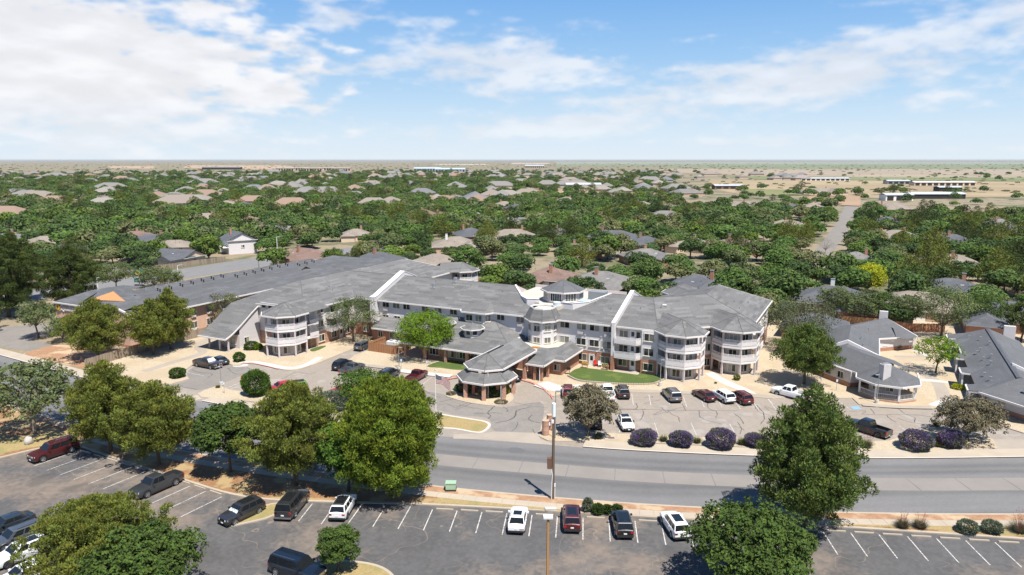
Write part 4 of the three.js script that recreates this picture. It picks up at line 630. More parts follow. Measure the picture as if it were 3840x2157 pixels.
    const gx = 37.7, gz = 21.4, lo = R8(gx, gz, 5.0), hi = R8(gx, gz, 3.2), r = mb(); for (let k = 0; k < 8; k++) { const j = (k + 1) % 8; r.quad([lo[k][0], 2.95, lo[k][1]], [hi[k][0], 4.1, hi[k][1]], [hi[j][0], 4.1, hi[j][1]], [lo[j][0], 2.95, lo[j][1]]); } r.build('gazebo_roof', M.roof, g); hips(lo.map((v, k) => [[v[0], 2.95, v[1]], [hi[k][0], 4.1, hi[k][1]]]), .055); fascia([...lo, lo[0]].map((v) => P(v[0], v[1], 2.95)));
    const rs = mb(); for (let k = 0; k < 8; k++) { const j = (k + 1) % 8; rs.slab([[lo[k][0], 2.8, lo[k][1]], [hi[k][0], 2.8, hi[k][1]], [hi[j][0], 2.8, hi[j][1]], [lo[j][0], 2.8, lo[j][1]]], .04); } rs.build('soffit', M.trim, g);
    for (const v of R8(gx, gz, 4.35)) mb().box(v[0], 0, v[1], .62, 2.8, .62, Math.PI / 8).build('brick_column', M.brickPink, g);
    for (const v of R8(gx, gz, 2.75)) mb().box(v[0], 0, v[1], .5, 4.5, .5, Math.PI / 8).build('brick_column', M.brick, g);
    for (const [s, t] of [[40.2, 12.4], [40.2, 10.2], [34.6, 12.4]]) mb().box(s, 0, t, .56, 4.5, .56).build('brick_column', M.brickPink, g);
    mb().bar([cx + 2.1, 0.1, 24.3], [cx + 2.1, 4.4, 24.3], .05, .05, 6).build('downpipe', M.white, g); mb().bar([43.1, 0.1, 12.6], [43.1, 2.8, 12.6], .06, .06, 6).build('downpipe', M.white, g); mb().bar([gx + 3.9, .1, 23.9], [gx + 3.9, 2.8, 23.9], .05, .05, 6).build('downpipe', M.white, g); }
  // --- facade windows of the centre
  for (const [s, y] of [[1.12, 7.38], [3.80, 7.41], [6.44, 7.39], [11.09, 7.39], [14.24, 7.39], [17.90, 7.40], [28.67, 7.38], [32.90, 7.36]]) win(s, y, -.55, 0, 1.75, 1.35, 2);
  for (const [s, y] of [[1.00, 4.45], [3.96, 4.48], [6.48, 4.49], [13.99, 3.70]]) win(s, y, -.55, 0, 1.6, 1.3, 2);
  for (const [s, y] of [[42.18, 7.36], [45.49, 7.37], [48.04, 7.36], [50.65, 7.41]]) win(s, y, -.55, 0, 1.9, 1.35, 2);
  for (const [s, y] of [[42.17, 4.47], [45.48, 4.45], [48.04, 4.42], [50.43, 4.39]]) win(s, y, -.55, 0, 1.9, 1.35, 2);
  for (const [s, y] of [[45.73, 1.52], [50.17, 1.50]]) win(s, y, -.58, 0, 1.9, 1.35, 2);
  { const [s] = [47.61, 1.07]; addDoor(g, s - S0, .12, -.55 - T0, 0); }
  // wall units of the air conditioning
  for (const [s, y] of [[1.07, 6.21], [2.07, 3.99], [32.88, 6.18], [45.34, 6.10], [50.55, 6.11], [45.40, 3.16], [50.41, 3.27]]) mb().box(s, y - .2, -.45, 1.05, .42, .36).build('air_conditioner', M.sidingPink, g);
  for (const [s, y] of [[46.28, 5.73], [49.36, 5.74], [45.82, 2.84], [48.60, 2.84]]) mb().box(s, y, -.5, .16, .2, .24).build('wall_lamp', M.trim, g);
  // --- balconied bay right of the fire wall
  { const recess = M.sidingPink; mb().prism([[52.35, -.55], [56.6, -.55], [56.6, -.4], [52.35, -.4]], 0, 8.0); 
    for (const y of [2.78, 5.48]) { mb().slab([[52.3, y, .9], [52.3, y, -.6], [57.0, y, -.6], [57.0, y, .1], [56.3, y, .9]], .22).build('balcony_floor', M.trim, g); for (const [a, b] of [[[52.3, .85], [56.3, .85]], [[56.3, .85], [57.0, .05]], [[57.0, .05], [57, -.5]]]) { mb().wall(a, b, y, y + .68, y + .68, .12).build('balcony_panel', M.siding, g); const r = mb(); for (const h of [.78, .9, 1.03]) r.wall(a, b, y + h - .025, y + h + .025, y + h + .025, .05); for (const t of [.03, .5, .97]) r.box(mix(a[0], b[0], t), y + .6, mix(a[1], b[1], t), .05, .45, .05); r.build('railing', M.white, g); } win(53.6, y + 1.35, -.55, 0, 1.7, 1.3, 2); addDoor(g, 55.3 - S0, y + .02, -.55 - T0, 0); win(56.3, y + 1.35, -.55, 0, .8, 1.3, 1); }
    win(53.5, 1.5, -.58, 0, 1.7, 1.3, 2); addDoor(g, 55.4 - S0, .12, -.55 - T0, 0); mb().prism([[57.1, -.6], [57.1, .25], [60.0, .25], [60.0, -.6]], 0, 2.84).build('brick_base', M.brick, g); mb().prism([[57.15, -.6], [57.15, .2], [59.95, .2], [59.95, -.6]], 2.85, 8.0).build('wall', M.siding, g);
    for (const y of [1.5, 4.2, 6.85]) win(58.5, y, y < 2 ? .3 : .25, 0, 1.8, 1.4, 2); mb().bar([60.1, .1, .3], [60.1, 8, .3], .06, .06, 6).build('downpipe', M.whiteBlue, g); mb().bar([-1.2, 3.2, 1.05], [-1.2, 8.4, 1.05], .06, .06, 6).build('downpipe', M.white, g); mb().prism([[52.3, -.6], [52.3, 1.4], [57, 1.4], [57, -.6]], .12, .2).build('patio', M.concrete, g); }
  // wall between the two right towers
  for (const [s, y] of [[67.0, 1.5], [67.0, 4.2], [67.0, 6.9]]) win(s, y, 59.2 - s, Math.PI / 4, 1.3, 1.4, 2);
  // end wall of the right wing
  for (const t of [-20, -24, -28, -32]) for (const y of [1.5, 4.2, 6.9]) win(73.68, y, t, Math.PI / 2, 1.5, 1.3, 2);
  addDoor(g, 73.7 - S0, .1, -17.4 - T0, Math.PI / 2, M.woodRed); addDoor(g, 73.7 - S0, 2.8, -17.4 - T0, Math.PI / 2, M.woodRed); for (const y of [2.75, 5.45]) { mb().box(74.4, y, -17.4, 1.5, .2, 3.4).build('balcony_floor', M.trim, g); mb().box(75.1, y + .2, -17.4, .08, .9, 3.4).build('balcony_panel', M.white, g); }
  // --- facade of the left wing, which looks to the right
  for (const [t, y] of [[10.23, 7.38], [10.28, 4.51]]) win(-7.32, y, t, Math.PI / 2, 1.6, 1.35, 2);
  { const [t, y] = [10.24, 1.51]; win(-7.28, y, t, Math.PI / 2, 1.7, 1.5, 2); }
  for (const [t, y] of [[10.24, 5.98], [10.36, 3.29]]) { const a = mb().box(-7.25, y - .2, t, .36, .4, 1.0).build('air_conditioner', M.sidingPink, g); }
  for (const t of [6.4, 2.2]) for (const y of [1.45, 4.15, 6.85]) { win(-7.32, y, t, Math.PI / 2, 1.6, 1.4, 2); }
  for (const y of [2.78, 5.48]) { mb().slab([[-7.4, y, 8.6], [-7.4, y, 3.6], [-5.9, y, 3.6], [-5.9, y, 8.6]], .22).build('balcony_floor', M.trim, g); for (const [a, b] of [[[-5.95, 8.6], [-5.95, 3.6]], [[-7.3, 8.55], [-5.95, 8.55]], [[-7.3, 3.65], [-5.95, 3.65]]]) { mb().wall(a, b, y, y + .68, y + .68, .12).build('balcony_panel', M.siding, g); const r = mb(); for (const h of [.78, .9, 1.03]) r.wall(a, b, y + h - .025, y + h + .025, y + h + .025, .05); r.build('railing', M.white, g); } }
  for (const [y] of [[2.72], [5.42]]) { mb().wall([-6.2, 14.6], [-6.0, 12.4], y - .35, y, y, .18).wall([-6.2, 14.6], [-6.0, 12.4], y + .1, y + .82, y + .82, .16).build('balcony_panel', M.siding, g); mb().slab([[-7.4, y, 15.5], [-7.4, y, 12.3], [-6, y, 12.3], [-6, y, 15.5]], .2).build('balcony_floor', M.trim, g); }
  mb().bar([-6.9, .1, 12.2], [-6.9, 8, 12.2], .07, .07, 6).build('downpipe', M.white, g);
  addDoor(g, -7.3 - S0, .1, 4.2 - T0, Math.PI / 2); win(-4.2, 6.85, -.55, 0, 1.5, 1.3, 2); win(-4.2, 4.15, -.55, 0, 1.5, 1.3, 2); win(-4.4, 1.45, -.55, 0, 1.5, 1.3, 2);
  mb().bar([34.35, 3.9, .1], [34.35, 8, .1], .05, .05, 6).build('downpipe', M.white, g);
  // --- things on the roofs
  const rv = rng(55);
  for (const [s, t] of [[3, -6.5], [8.5, -8.8], [13, -8.5], [17.5, -8.4], [22, -8.2], [25.5, -7.4], [46, -6.4], [49.6, -5], [55, -6], [58.5, -7.5]]) { vent(g, s - S0, E - K * t, t - T0); }
  for (const [s, t] of [[-11, 2], [-11.5, -2], [-12, 6], [-10, -24], [-13, -29]]) vent(g, s - S0, E + K * (-6.8 - s), t - T0);
  for (const [s, t] of [[69, -22], [71, -26], [70.5, -18.5]]) vent(g, s - S0, E + K * (74.2 - s), t - T0);
  for (const [s, t] of [[9.6, -6.2], [13.2, -9.2]]) { const y = E - K * t; const f = mb().box(s, y - .3, t, .95, .62, .95).build('fan_curb', M.metal, g); mb().bar([s, y + .3, t], [s, y + .85, t], .38, .5, 12).bar([s, y + .85, t], [s, y + 1.15, t], .52, .36, 12).build('exhaust_fan', M.metal, g); }
  mb().box(58.6, E + K * 7.4, -8.8, .7, .16, .6).build('roof_vent', M.white, g); mb().box(-12.9, E + K * 6.1, 1.2, .55, .14, .5).build('roof_vent', M.metalGrey, g);
}

// ---------------------------------------------------------------- hotel on the left
const font = await new FontLoader().loadAsync('fonts/droid/droid_sans_bold.typeface.json');
const text = (s, size, depth) => { const t = new TextGeometry(s, { font, size, depth, curveSegments: 4 }); t.computeBoundingBox(); const b = t.boundingBox; t.translate(-(b.min.x + b.max.x) / 2, -(b.min.y + b.max.y) / 2, 0); return t; };
const localFascia = (g, O) => (pts, h = .26, mat = M.trim, w = .1) => { const m = new MB(...O); for (let i = 0; i + 1 < pts.length; i++) { const a = pts[i], b = pts[i + 1], d = unit(sub(b, a)), l = Math.hypot(d[0], d[2]) || 1, nx = -d[2] / l * w, nz = d[0] / l * w, q = (p, o, y) => [p[0] + nx * o, p[1] + y, p[2] + nz * o]; m.quad(q(a, 1, .03), q(a, 1, -h), q(b, 1, -h), q(b, 1, .03)).quad(q(b, -1, .03), q(b, -1, -h), q(a, -1, -h), q(a, -1, .03)).quad(q(a, -1, .03), q(a, 1, .03), q(b, 1, .03), q(b, -1, .03)).quad(q(a, 1, -h), q(a, -1, -h), q(b, -1, -h), q(b, 1, -h)); } return m.build('fascia', mat, g); };
{
  const S0 = -52, T0 = 0, g = siteThing('hotel', S0, T0, 'two-storey peach stucco hotel with dark grey shingle roof behind the pines', 'building');
  const mb = () => new MB(S0, 0, T0), P = (s, t, y) => [s, y, t], roof = (...p) => mb().slab(p, .06, 'top').build('roof', M.roofHotel, g), fas = localFascia(g, [S0, 0, T0]);
  mb().prism([[-39.9, 22.5], [-39.9, -34], [-64, -34], [-64, 26.2], [-47, 26.2], [-47, 22.5]], .5, 6.1).build('wall', M.stucco, g);
  mb().prism([[-39.86, 22.5], [-39.86, -34], [-64, -34], [-64, 26.24], [-47, 26.24], [-47, 22.5]], 0, .49).build('brick_base', M.brick, g);
  roof(P(-38.9, 23, 6.2), P(-38.9, -36, 6.2), P(-51.8, -36, 9.5), P(-51.8, 17, 9.5), P(-44.5, 23, 7.6));
  roof(P(-64.8, 26, 6.2), P(-51.8, 14, 9.5), P(-51.8, -36, 9.5), P(-64.8, -36, 6.2));
  roof(P(-64.8, 26.6, 6.25), P(-47, 26.6, 6.25), P(-44.5, 22, 7.6), P(-51.8, 14, 9.5));
  fas([P(-38.9, 22, 6.2), P(-38.9, -36, 6.2)]); fas([P(-47, 26.6, 6.25), P(-64.8, 26.6, 6.25), P(-70.2, 26.6, 6.25)]);
  // left block with the sign, lower hipped roof
  mb().prism([[-70, 26.2], [-64, 26.2], [-64, 14], [-70, 14]], 0, 6.1).build('wall', M.stucco, g); roof(P(-70.4, 26.6, 6.25), P(-62, 26.6, 6.25), P(-64, 20, 8.0), P(-67, 20, 8.0)); roof(P(-70.4, 26.6, 6.25), P(-67, 20, 8.0), P(-67, 12, 8), P(-70.4, 12, 6.25)); roof(P(-64, 20, 8), P(-60, 26, 6.6), P(-60, 12, 8.2), P(-67, 12, 8), P(-67, 20, 8));
  fas([P(-70.4, 12, 6.25), P(-70.4, 26.6, 6.25)]);
  // gabled bay at the near corner with raised parapet
  { const pf = [[-47.2, 0], [-40.2, 0], [-40.2, 6.9], [-41.4, 7.4], [-43.4, 7.9], [-45.8, 7.0], [-47.2, 6.6]]; const m = mb(); m.poly(pf.map(([s, y]) => [s, y, 29.6])); m.poly([...pf].reverse().map(([s, y]) => [s, y, 29.3])); for (let i = 0; i < pf.length; i++) { const a = pf[i], b = pf[(i + 1) % pf.length]; m.quad([a[0], a[1], 29.3], [a[0], a[1], 29.6], [b[0], b[1], 29.6], [b[0], b[1], 29.3]); } m.prism([[-47.2, 29.28], [-40.2, 29.28], [-40.2, 22.4], [-47.2, 22.4]], 0, 6.25).box(-40.3, 6.3, 25.8, .2, .65, 6.9); m.build('gable_bay', M.stucco, g); mb().slab([P(-47.1, 29.4, 6.3), P(-40.3, 29.4, 6.3), P(-40.3, 22.3, 6.3), P(-47.1, 22.3, 6.3)], .05).build('flat_roof', M.roofHotel, g); fas([P(-47.2, 29.7, 6.7), P(-45.8, 29.7, 7.1), P(-43.4, 29.7, 8.0), P(-41.4, 29.7, 7.5), P(-40.1, 29.7, 7.0), P(-40.1, 22.4, 7.0)], .35, M.white); mb().prism([[-47.25, 29.65], [-40.15, 29.65], [-40.15, 22.4], [-47.25, 22.4]], 0, .5).build('brick_base', M.brick, g); }
  // orange cross gables
  for (const [t, s0, h] of [[-27, -46, 8.6]]) { mb().tri([s0, 7.6, t + 3], [s0, 7.6, t - 3], [s0 - .2, h, t]).build('cross_gable', M.stuccoOrange, g); roof(P(s0 + .3, t + 3.3, 7.5), P(s0 + .2, t, h + .12), P(s0 - 5, t, h + .12)); roof(P(s0 + .3, t - 3.3, 7.5), P(s0 + .2, t, h + .12), P(s0 - 5, t, h + .12)); }
  mb().tri([-60.5, 7.2, 24.5], [-51, 7.4, 22.5], [-56.2, 9.0, 21.6]).build('cross_gable', M.stuccoOrange, g);
  for (const t of [18.5, 14.6, 10.4, 6.4, 2.2, -2.2, -6.4, -10.6, -15]) for (const y of [1.7, 4.7]) { addWindow(g, -39.82 - S0, y, t - T0, Math.PI / 2, 1.7, 1.5, 2, y > 3 ? M.glassCurtain : M.glassBlind); mb().box(-39.75, y - 1.25, t, .3, .38, 1.1).build('air_conditioner', M.trim, g); }
  for (const s of [-56, -51]) for (const y of [1.8, 4.7]) addWindow(g, s - S0, y, 26.26 - T0, 0, 1.6, 1.4, 2);
  for (let t = 16; t > -34; t -= 3.1) { const s = -50.6 + (((t * 7.3) % 1.6) + 1.6) % 1.6, y = 9.5 - (s + 51.8) * .256; for (const d of [0, .75]) { const o = part('vent_pipe', ventGeo, M.dark, g); o.position.set(s - S0 + d, y - d * .256, t - T0); o.scale.set(1.9, 1.5, 1.9); } }
  for (let t = 20; t > -34; t -= 2.6) mb().box(-51.2, 9.22, t, .5, .22, .35).build('roof_vent', M.metalGrey, g);
  mb().prism([[-60, -34], [-60, -56], [-26, -56], [-26, -37], [-40, -34]], 0, 6).build('wall', M.stucco, g);
  roof(P(-62, -34, 6.2), P(-25, -34, 6.2), P(-29, -45, 9.3), P(-51.8, -45, 9.3)); roof(P(-25, -34, 6.2), P(-25, -57, 6.2), P(-29, -45, 9.3)); roof(P(-62, -57, 6.2), P(-51.8, -45, 9.3), P(-29, -45, 9.3), P(-25, -57, 6.2)); fas([P(-39, -34, 6.2), P(-25, -34, 6.2), P(-25, -57, 6.2)]);
  
  // wall sign: ringed Q and the word
  const sign = part('wall_sign', text('Quality', 1.15, .12), M.white, g); sign.position.set(-65.3 - S0, 5.0, 26.3 - T0);
  const q = new THREE.TorusGeometry(.62, .19, 8, 20), o = part('sign_ring', q, std([.62, .36, .04], { roughness: .5 }), g); o.position.set(-69 - S0, 5.15, 26.36 - T0); const tail = part('sign_ring', new MB().bar([.1, -.2, 0], [.75, -.75, 0], .14, .1, 6).geometry(), std([.62, .36, .04]), g); tail.position.copy(o.position);
  const sm = part('wall_sign', text('SUITES', .42, .1), M.trim, g); sm.position.set(-61.0 - S0, 4.75, 26.3 - T0);
}
{ // tall hotel sign by the back street
  const [x, z] = [-112.46, -211.03], g = thing('hotel_sign', [x, 0, z], -.18, 'teal double-sided hotel sign board reading Quality on a post', 'sign');
  new MB().bar([0, 0, 0], [0, 2.2, 0], .22, .22, 10).build('post', M.metalGrey, g); new MB().box(0, 1.95, 0, 5.0, 6.3, 1.0).build('board', std([.01, .155, .145], { roughness: .4 }), g); new MB().box(0, 1.9, 0, 5.2, .14, 1.1).build('trim', M.dark, g);
  const q = part('sign_ring', new THREE.TorusGeometry(.95, .3, 8, 24), std([.62, .40, .05]), g); q.position.set(-.2, 6.5, .55); const tl = part('sign_ring', new MB().bar([.2, -.3, 0], [1.1, -1.15, 0], .22, .14, 6).geometry(), std([.62, .40, .05]), g); tl.position.copy(q.position);
  const a = part('lettering', text('Quality', 1.05, .06), M.white, g); a.position.set(0, 4.4, .52); const b = part('lettering', text('SUITES', .6, .06), M.white, g); b.position.set(0, 3.35, .52); const c = part('lettering', text('BY CHOICE HOTELS', .25, .06), M.white, g); c.position.set(0, 2.6, .52);
  g.scale.setScalar(.62);
  g.scale.y = .62;
}
// ---------------------------------------------------------------- cottages on the right
{
  const S0 = 94, T0 = -15, g = siteThing('cottage', S0, T0, 'low grey-roofed cottage with octagonal railed porch and white chimney', 'building');
  const mb = () => new MB(S0, 0, T0), P = (s, t, y) => [s, y, t], roof = (...p) => mb().slab(p, .06, 'top').build('roof', M.roofCottage, g), fas = localFascia(g, [S0, 0, T0]), E = 2.9, Hh = 5.2;
  mb().prism([[85.2, -13], [90.6, -8], [97, -13], [97, -19], [94.2, -20], [94.2, -34.6], [101, -41], [95, -47], [85.2, -38]], .9, 2.85).build('wall', M.siding, g);
  mb().prism([[85.16, -12.95], [90.6, -7.95], [97.04, -13], [97.04, -19], [94.24, -20], [94.24, -34.6], [101.05, -41], [95, -47.05], [85.16, -38]], 0, .89).build('brick_base', M.brick, g);
  // spine
  roof(P(94.8, -18, E), P(94.8, -35.2, E), P(89.6, -33.4, Hh), P(89.6, -16, Hh)); roof(P(84.4, -38, E), P(84.4, -14, E), P(89.6, -16, Hh), P(89.6, -33.4, Hh));
  // front arm running out to the porch
  roof(P(84.4, -14.4, E), P(91.6, -7.4, E), P(96.2, -7.6, Hh), P(89.3, -15.8, Hh)); roof(P(97.2, -18.6, E), P(100.4, -12, E), P(96.2, -7.6, Hh), P(89.3, -15.8, Hh), P(89.6, -17, Hh));
  const o = new MB().oct(96, -6.7, 4.95), m = mb(); for (let k = 0; k < 8; k++) { const a = o[k], b = o[(k + 1) % 8]; m.tri([a[0], E, a[1]], [96, 5.25, -6.7], [b[0], E, b[1]]); } m.build('porch_roof', M.roofCottage, g);
  fas([P(100.4, -12, E), ...[0, 1, 2, 3, 4].map((k) => P(o[k][0], o[k][1], E)), P(91.4, -7.6, E), P(84.4, -14.4, E)]);
  mb().prism(new MB().oct(96, -6.7, 4.8), 2.76, 2.84).build('soffit', M.trim, g);
  mb().prism(new MB().oct(96, -6.7, 4.5), 0, .42).build('porch_base', M.brickPink, g); mb().prism(new MB().oct(96, -6.7, 4.45), .42, .48).build('porch_floor', M.concrete, g); mb().prism(new MB().oct(95.6, -7.4, 2.4), .48, 2.8).build('porch_wall', M.siding, g);
  const pr = new MB().oct(96, -6.7, 4.3); for (const k of [0, 1, 2, 3, 4, 7]) mb().box(pr[k][0], .45, pr[k][1], .28, 2.35, .28).build('post', M.white, g);
  for (const k of [7, 0, 1, 2, 3]) { const a = pr[k], b = pr[(k + 1) % 8], r = mb(); r.wall(a, b, 1.32, 1.4, 1.4, .07).wall(a, b, .62, .68, .68, .06); for (let i = 1; i < 12; i++) r.box(mix(a[0], b[0], i / 12), .66, mix(a[1], b[1], i / 12), .04, .68, .04); r.build('railing', M.white, g); }
  for (const [s, t] of [[94.4, -4.6], [96.3, -4.85]]) addWindow(g, s - S0, 1.75, t - T0, s < 95 ? -.7 : 0, 1.2, 1.1, 2);
  for (const [s, t] of [[87, -11.4], [89, -9.5]]) addWindow(g, s - S0, 1.75, t + .06 - T0, -.75, 1.3, 1.2, 2);
  // back arm
  roof(P(94.8, -34.8, E), P(101.4, -40.6, E), P(96, -45, Hh), P(89.6, -33.4, Hh)); roof(P(101.4, -40.6, E), P(95, -48, E), P(96, -45, Hh)); roof(P(84.4, -38, E), P(89.6, -33.4, Hh), P(96, -45, Hh), P(95, -48, E)); roof(P(97.8, -37.2, E), P(99.4, -36.8, E), P(101.8, -39.6, E), P(97, -41, 4.5));
  fas([P(94.8, -19, E), P(94.8, -34.8, E), P(98, -37.4, E), P(101.6, -40.4, E), P(96, -45.6, 5)]); addWindow(g, 95.9 - S0, 1.8, -36.3 - T0, .74, 1, 1.1, 2); addDoor(g, 98.6 - S0, .1, -38.9 - T0, .74); mb().box(101.2, 0, -40.2, .25, 2.8, .25).build('post', M.white, g);
  // white raked gable wall across the spine
  mb().wall([89.5, -18.6], [95, -18.6], 2.6, 5.75, 3.4, .5).wall([84.4, -18.6], [89.5, -18.6], 2.6, 3.4, 5.75, .5).build('gable_parapet', M.siding, g);
  mb().box(95.4, 3.2, -3.9, 1.5, 2.7, .95, .78).build('chimney', M.sidingGrey, g); mb().box(95.4, 5.9, -3.9, 1.1, .12, .6, .78).build('chimney_cap', M.metalGrey, g); mb().box(95.4, 0, -46.2, 1.6, 6.3, 1).build('chimney', M.sidingGrey, g);
  for (const [s, t] of [[86.5, -17.5], [92, -21], [91.6, -26], [86.6, -24], [86.2, -28], [99, -11], [95, -38], [97.5, -40], [92.8, -36]]) { const y = Math.min(5, 5.2 - Math.abs(s - 89.6) * .4); const v = part('vent_pipe', ventGeo, M.metal, g); v.position.set(s - S0, Math.max(3.2, y), t - T0); v.scale.set(1.6, 1.4, 1.6); }
  mb().box(97.6, 0, -19.6, 1.6, .95, 1.1).build('utility_cabinet', M.greenBox, g);
}
{
  const S0 = 113, T0 = -22, g = siteThing('cottage', S0, T0, 'long grey-roofed cottage with a row of small porches at the right edge', 'building');
  const mb = () => new MB(S0, 0, T0), P = (s, t, y) => [s, y, t], roof = (...p) => mb().slab(p, .06, 'top').build('roof', M.roofCottage, g), fas = localFascia(g, [S0, 0, T0]), E = 2.9, Hh = 5.4;
  mb().prism([[109.2, -44], [109.2, -7], [114, -2.2], [126, -2.2], [118, -12], [118, -44]], .9, 2.85).build('wall', M.siding, g); mb().prism([[109.16, -44], [109.16, -6.95], [114, -2.16], [126.1, -2.16], [118, -12], [118, -44]], 0, .89).build('brick_base', M.brick, g);
  roof(P(108.1, -45, E), P(108.1, -5.2, E), P(113.3, -6.5, Hh), P(113.3, -42, Hh)); roof(P(119, -45, E), P(119, -10, E), P(113.3, -6.5, Hh), P(113.3, -42, Hh)); roof(P(108.1, -45, E), P(113.3, -42, Hh), P(119, -45, E));
  roof(P(108.1, -5.2, E), P(113.2, -.2, E), P(127, -.2, E), P(124, -5.5, Hh), P(113.3, -6.5, Hh)); roof(P(127, -.2, E), P(127, -11, E), P(119, -11, E), P(113.3, -6.5, Hh), P(124, -5.5, Hh));
  fas([P(108.1, -45, E), P(108.1, -41, E)]); fas([P(108.1, -35, E), P(108.1, -29, E)]); fas([P(106.8, -5.1, E), P(108.1, -5.1, E), P(113.2, -.2, E), P(127, -.2, E)]);
  for (const t of [-6.8, -17, -26.8, -38, -43]) { roof(P(106.8, t - 1.7, E), P(106.8, t + 1.7, E), P(108.4, t + 1.7, E + .1), P(110.5, t, 4.1)); roof(P(106.8, t - 1.7, E), P(110.5, t, 4.1), P(108.4, t - 1.7, E + .1)); fas([P(108.2, t - 1.7, E), P(106.8, t - 1.7, E), P(106.8, t + 1.7, E), P(108.2, t + 1.7, E)], .2); for (const d of [-1.4, 1.4]) mb().box(107.1, 0, t + d, .26, 2.8, .26).build('post', M.white, g); mb().prism([[106.7, t - 1.9], [109.1, t - 1.9], [109.1, t + 1.9], [106.7, t + 1.9]], .1, .16).build('patio', M.concrete, g); addDoor(g, 109.12 - S0, .15, t - T0, -Math.PI / 2); }
  mb().slab([P(113.3, -6.6, 5.5), P(113.3, -41.9, 5.5), P(113.7, -41.9, 5.4), P(113.7, -6.6, 5.4)], .1).slab([P(113.3, -6.6, 5.5), P(113.3, -41.9, 5.5), P(112.9, -41.9, 5.4), P(112.9, -6.6, 5.4)], .1).build('ridge_vent', M.roofGreyDark, g);
  mb().wall([113.3, -14], [119, -14], 2.6, 5.8, 3.4, .5).build('gable_parapet', M.siding, g); mb().box(117, 3, -43.5, 1.9, 3.0, 1.0).build('chimney', M.sidingGrey, g);
  addWindow(g, 111.1 - S0, 1.85, -5.0 - T0, -.785, 1.2, 1.1, 2); addWindow(g, 114.8 - S0, 1.8, -2.1 - T0, 0, 2.2, 1.3, 2, M.glass);
  const r = mb(); r.wall([117.5, -.6], [124, -.6], 1.3, 1.38, 1.38, .06).wall([117.5, -.6], [124, -.6], .3, .38, .38, .06); for (let s = 117.6; s < 124; s += .3) r.box(s, .3, -.6, .05, 1.05, .05); r.build('railing', M.white, g);
  for (const [s, t] of [[110, -9], [109.6, -12], [111, -17.4], [110.4, -21], [111.5, -21.4], [110, -26], [110.6, -27.2], [111.4, -35], [110, -38.5], [112.2, -30], [114.5, -4.4]]) { const v = part('vent_pipe', ventGeo, M.metal, g); v.position.set(s - S0, Math.min(5.3, 2.9 + (s - 108.1) * .48), t - T0); v.scale.set(2, 1.6, 2); }
}
// ---------------------------------------------------------------- fences, posts, signs and other small things
const plank = new MB().box(0, 0, 0, .15, 1, .03).geometry();
function fence(name, pts, h, label, mats, step = .16, railMat = M.woodGrey) {
  const c = pts[Math.floor(pts.length / 2)], g = thing(name, [c[0], 0, c[1]], 0, label, 'fence'), R = rng(Math.round(h * 100 + pts[0][0] * 7));
  for (let i = 0; i + 1 < pts.length; i++) {
    const a = pts[i], b = pts[i + 1], L = Math.hypot(b[0] - a[0], b[1] - a[1]), turn = Math.atan2(-(b[1] - a[1]), b[0] - a[0]);
    for (let d = step / 2; d < L; d += step) { const t = d / L, o = part('plank', plank, mats[Math.floor(R() * mats.length)], g); o.position.set(mix(a[0], b[0], t) - c[0], .05, mix(a[1], b[1], t) - c[1]); o.rotation.set(0, turn, (R() - .5) * .03); o.scale.set(step / .16 * .97, h * (.97 + .05 * R()), 1); }
    const nx = (b[1] - a[1]) / L * .06, nz = -(b[0] - a[0]) / L * .06;
    for (const y of [.4, h - .35]) new MB(c[0], 0, c[1]).wall([a[0] + nx, a[1] + nz], [b[0] + nx, b[1] + nz], y, y + .09, y + .09, .05).build('rail', railMat, g);
    for (let d = 0; d <= L; d += 2.4) new MB(c[0], 0, c[1]).box(mix(a[0], b[0], d / L) + nx * 1.8, 0, mix(a[1], b[1], d / L) + nz * 1.8, .1, h - .1, .1, turn).build('post', railMat, g);
  }
  return g;
}
fence('board_fence', [[-77.4, -124.2], [-74.9, -131.2], [-71.0, -140.4], [-66.6, -148.5], [-63.4, -155], [-58, -165]], 1.9, 'weathered grey board fence between the hotel and the gravel', [M.woodGrey, M.woodGreyDark, M.woodGrey], .17);
{ const A = site(4.5, 10), B = site(11, 9.9), C = site(11, 4.6), D0 = site(4.5, 4.6); fence('utility_enclosure', [D0, A, B, C], 1.9, 'brown cedar board enclosure around the air conditioning units', [M.woodBrown, M.woodBrown, M.woodRed], .16, M.woodBrown);
  for (const [i, [s, t, w, d, h]] of [[6.2, 5.4, 1.1, 1.1, 1.0], [7.6, 5.2, 1.1, 1.1, 1.0], [8.7, 7.2, 2.6, 1.6, 1.9], [5.8, 7.4, 1.2, 1.2, .9]].entries()) { const [x, z] = site(s, t), g = thing('condenser_unit', [x, .1, z], -U_ANGLE, ['small air conditioning unit at the back left of the cedar enclosure', 'small air conditioning unit at the back of the cedar enclosure, second from its left', 'large white air conditioning unit with two fans inside the cedar enclosure', 'squat air conditioning unit in the near left of the cedar enclosure'][i], 'air conditioner'); new MB().box(0, 0, 0, w, h, d).build('casing', i === 2 ? M.white : M.metalGrey, g); for (const k of w > 2 ? [-.62, .62] : [0]) { new MB().bar([k, h, 0], [k, h + .06, 0], .46, .46, 14).build('fan_grille', M.metal, g); new MB().bar([k, h + .05, 0], [k, h + .08, 0], .16, .16, 10).build('fan_hub', M.dark, g); } } }
const backMats = [M.woodRed, M.woodBrown, M.woodRed];
fence('board_fence', [[76.51, -160.86], [81.25, -158.41], [86.74, -157.21]], 1.9, 'dark brown board fence behind the near cottage', [M.woodBrown], .3, M.woodBrown);
fence('board_fence', [[85.23, -154.86], [87.52, -152.58], [95.24, -152.02]], 2.0, 'orange-red stained board fence behind the cottages', backMats, .3, M.woodRed);
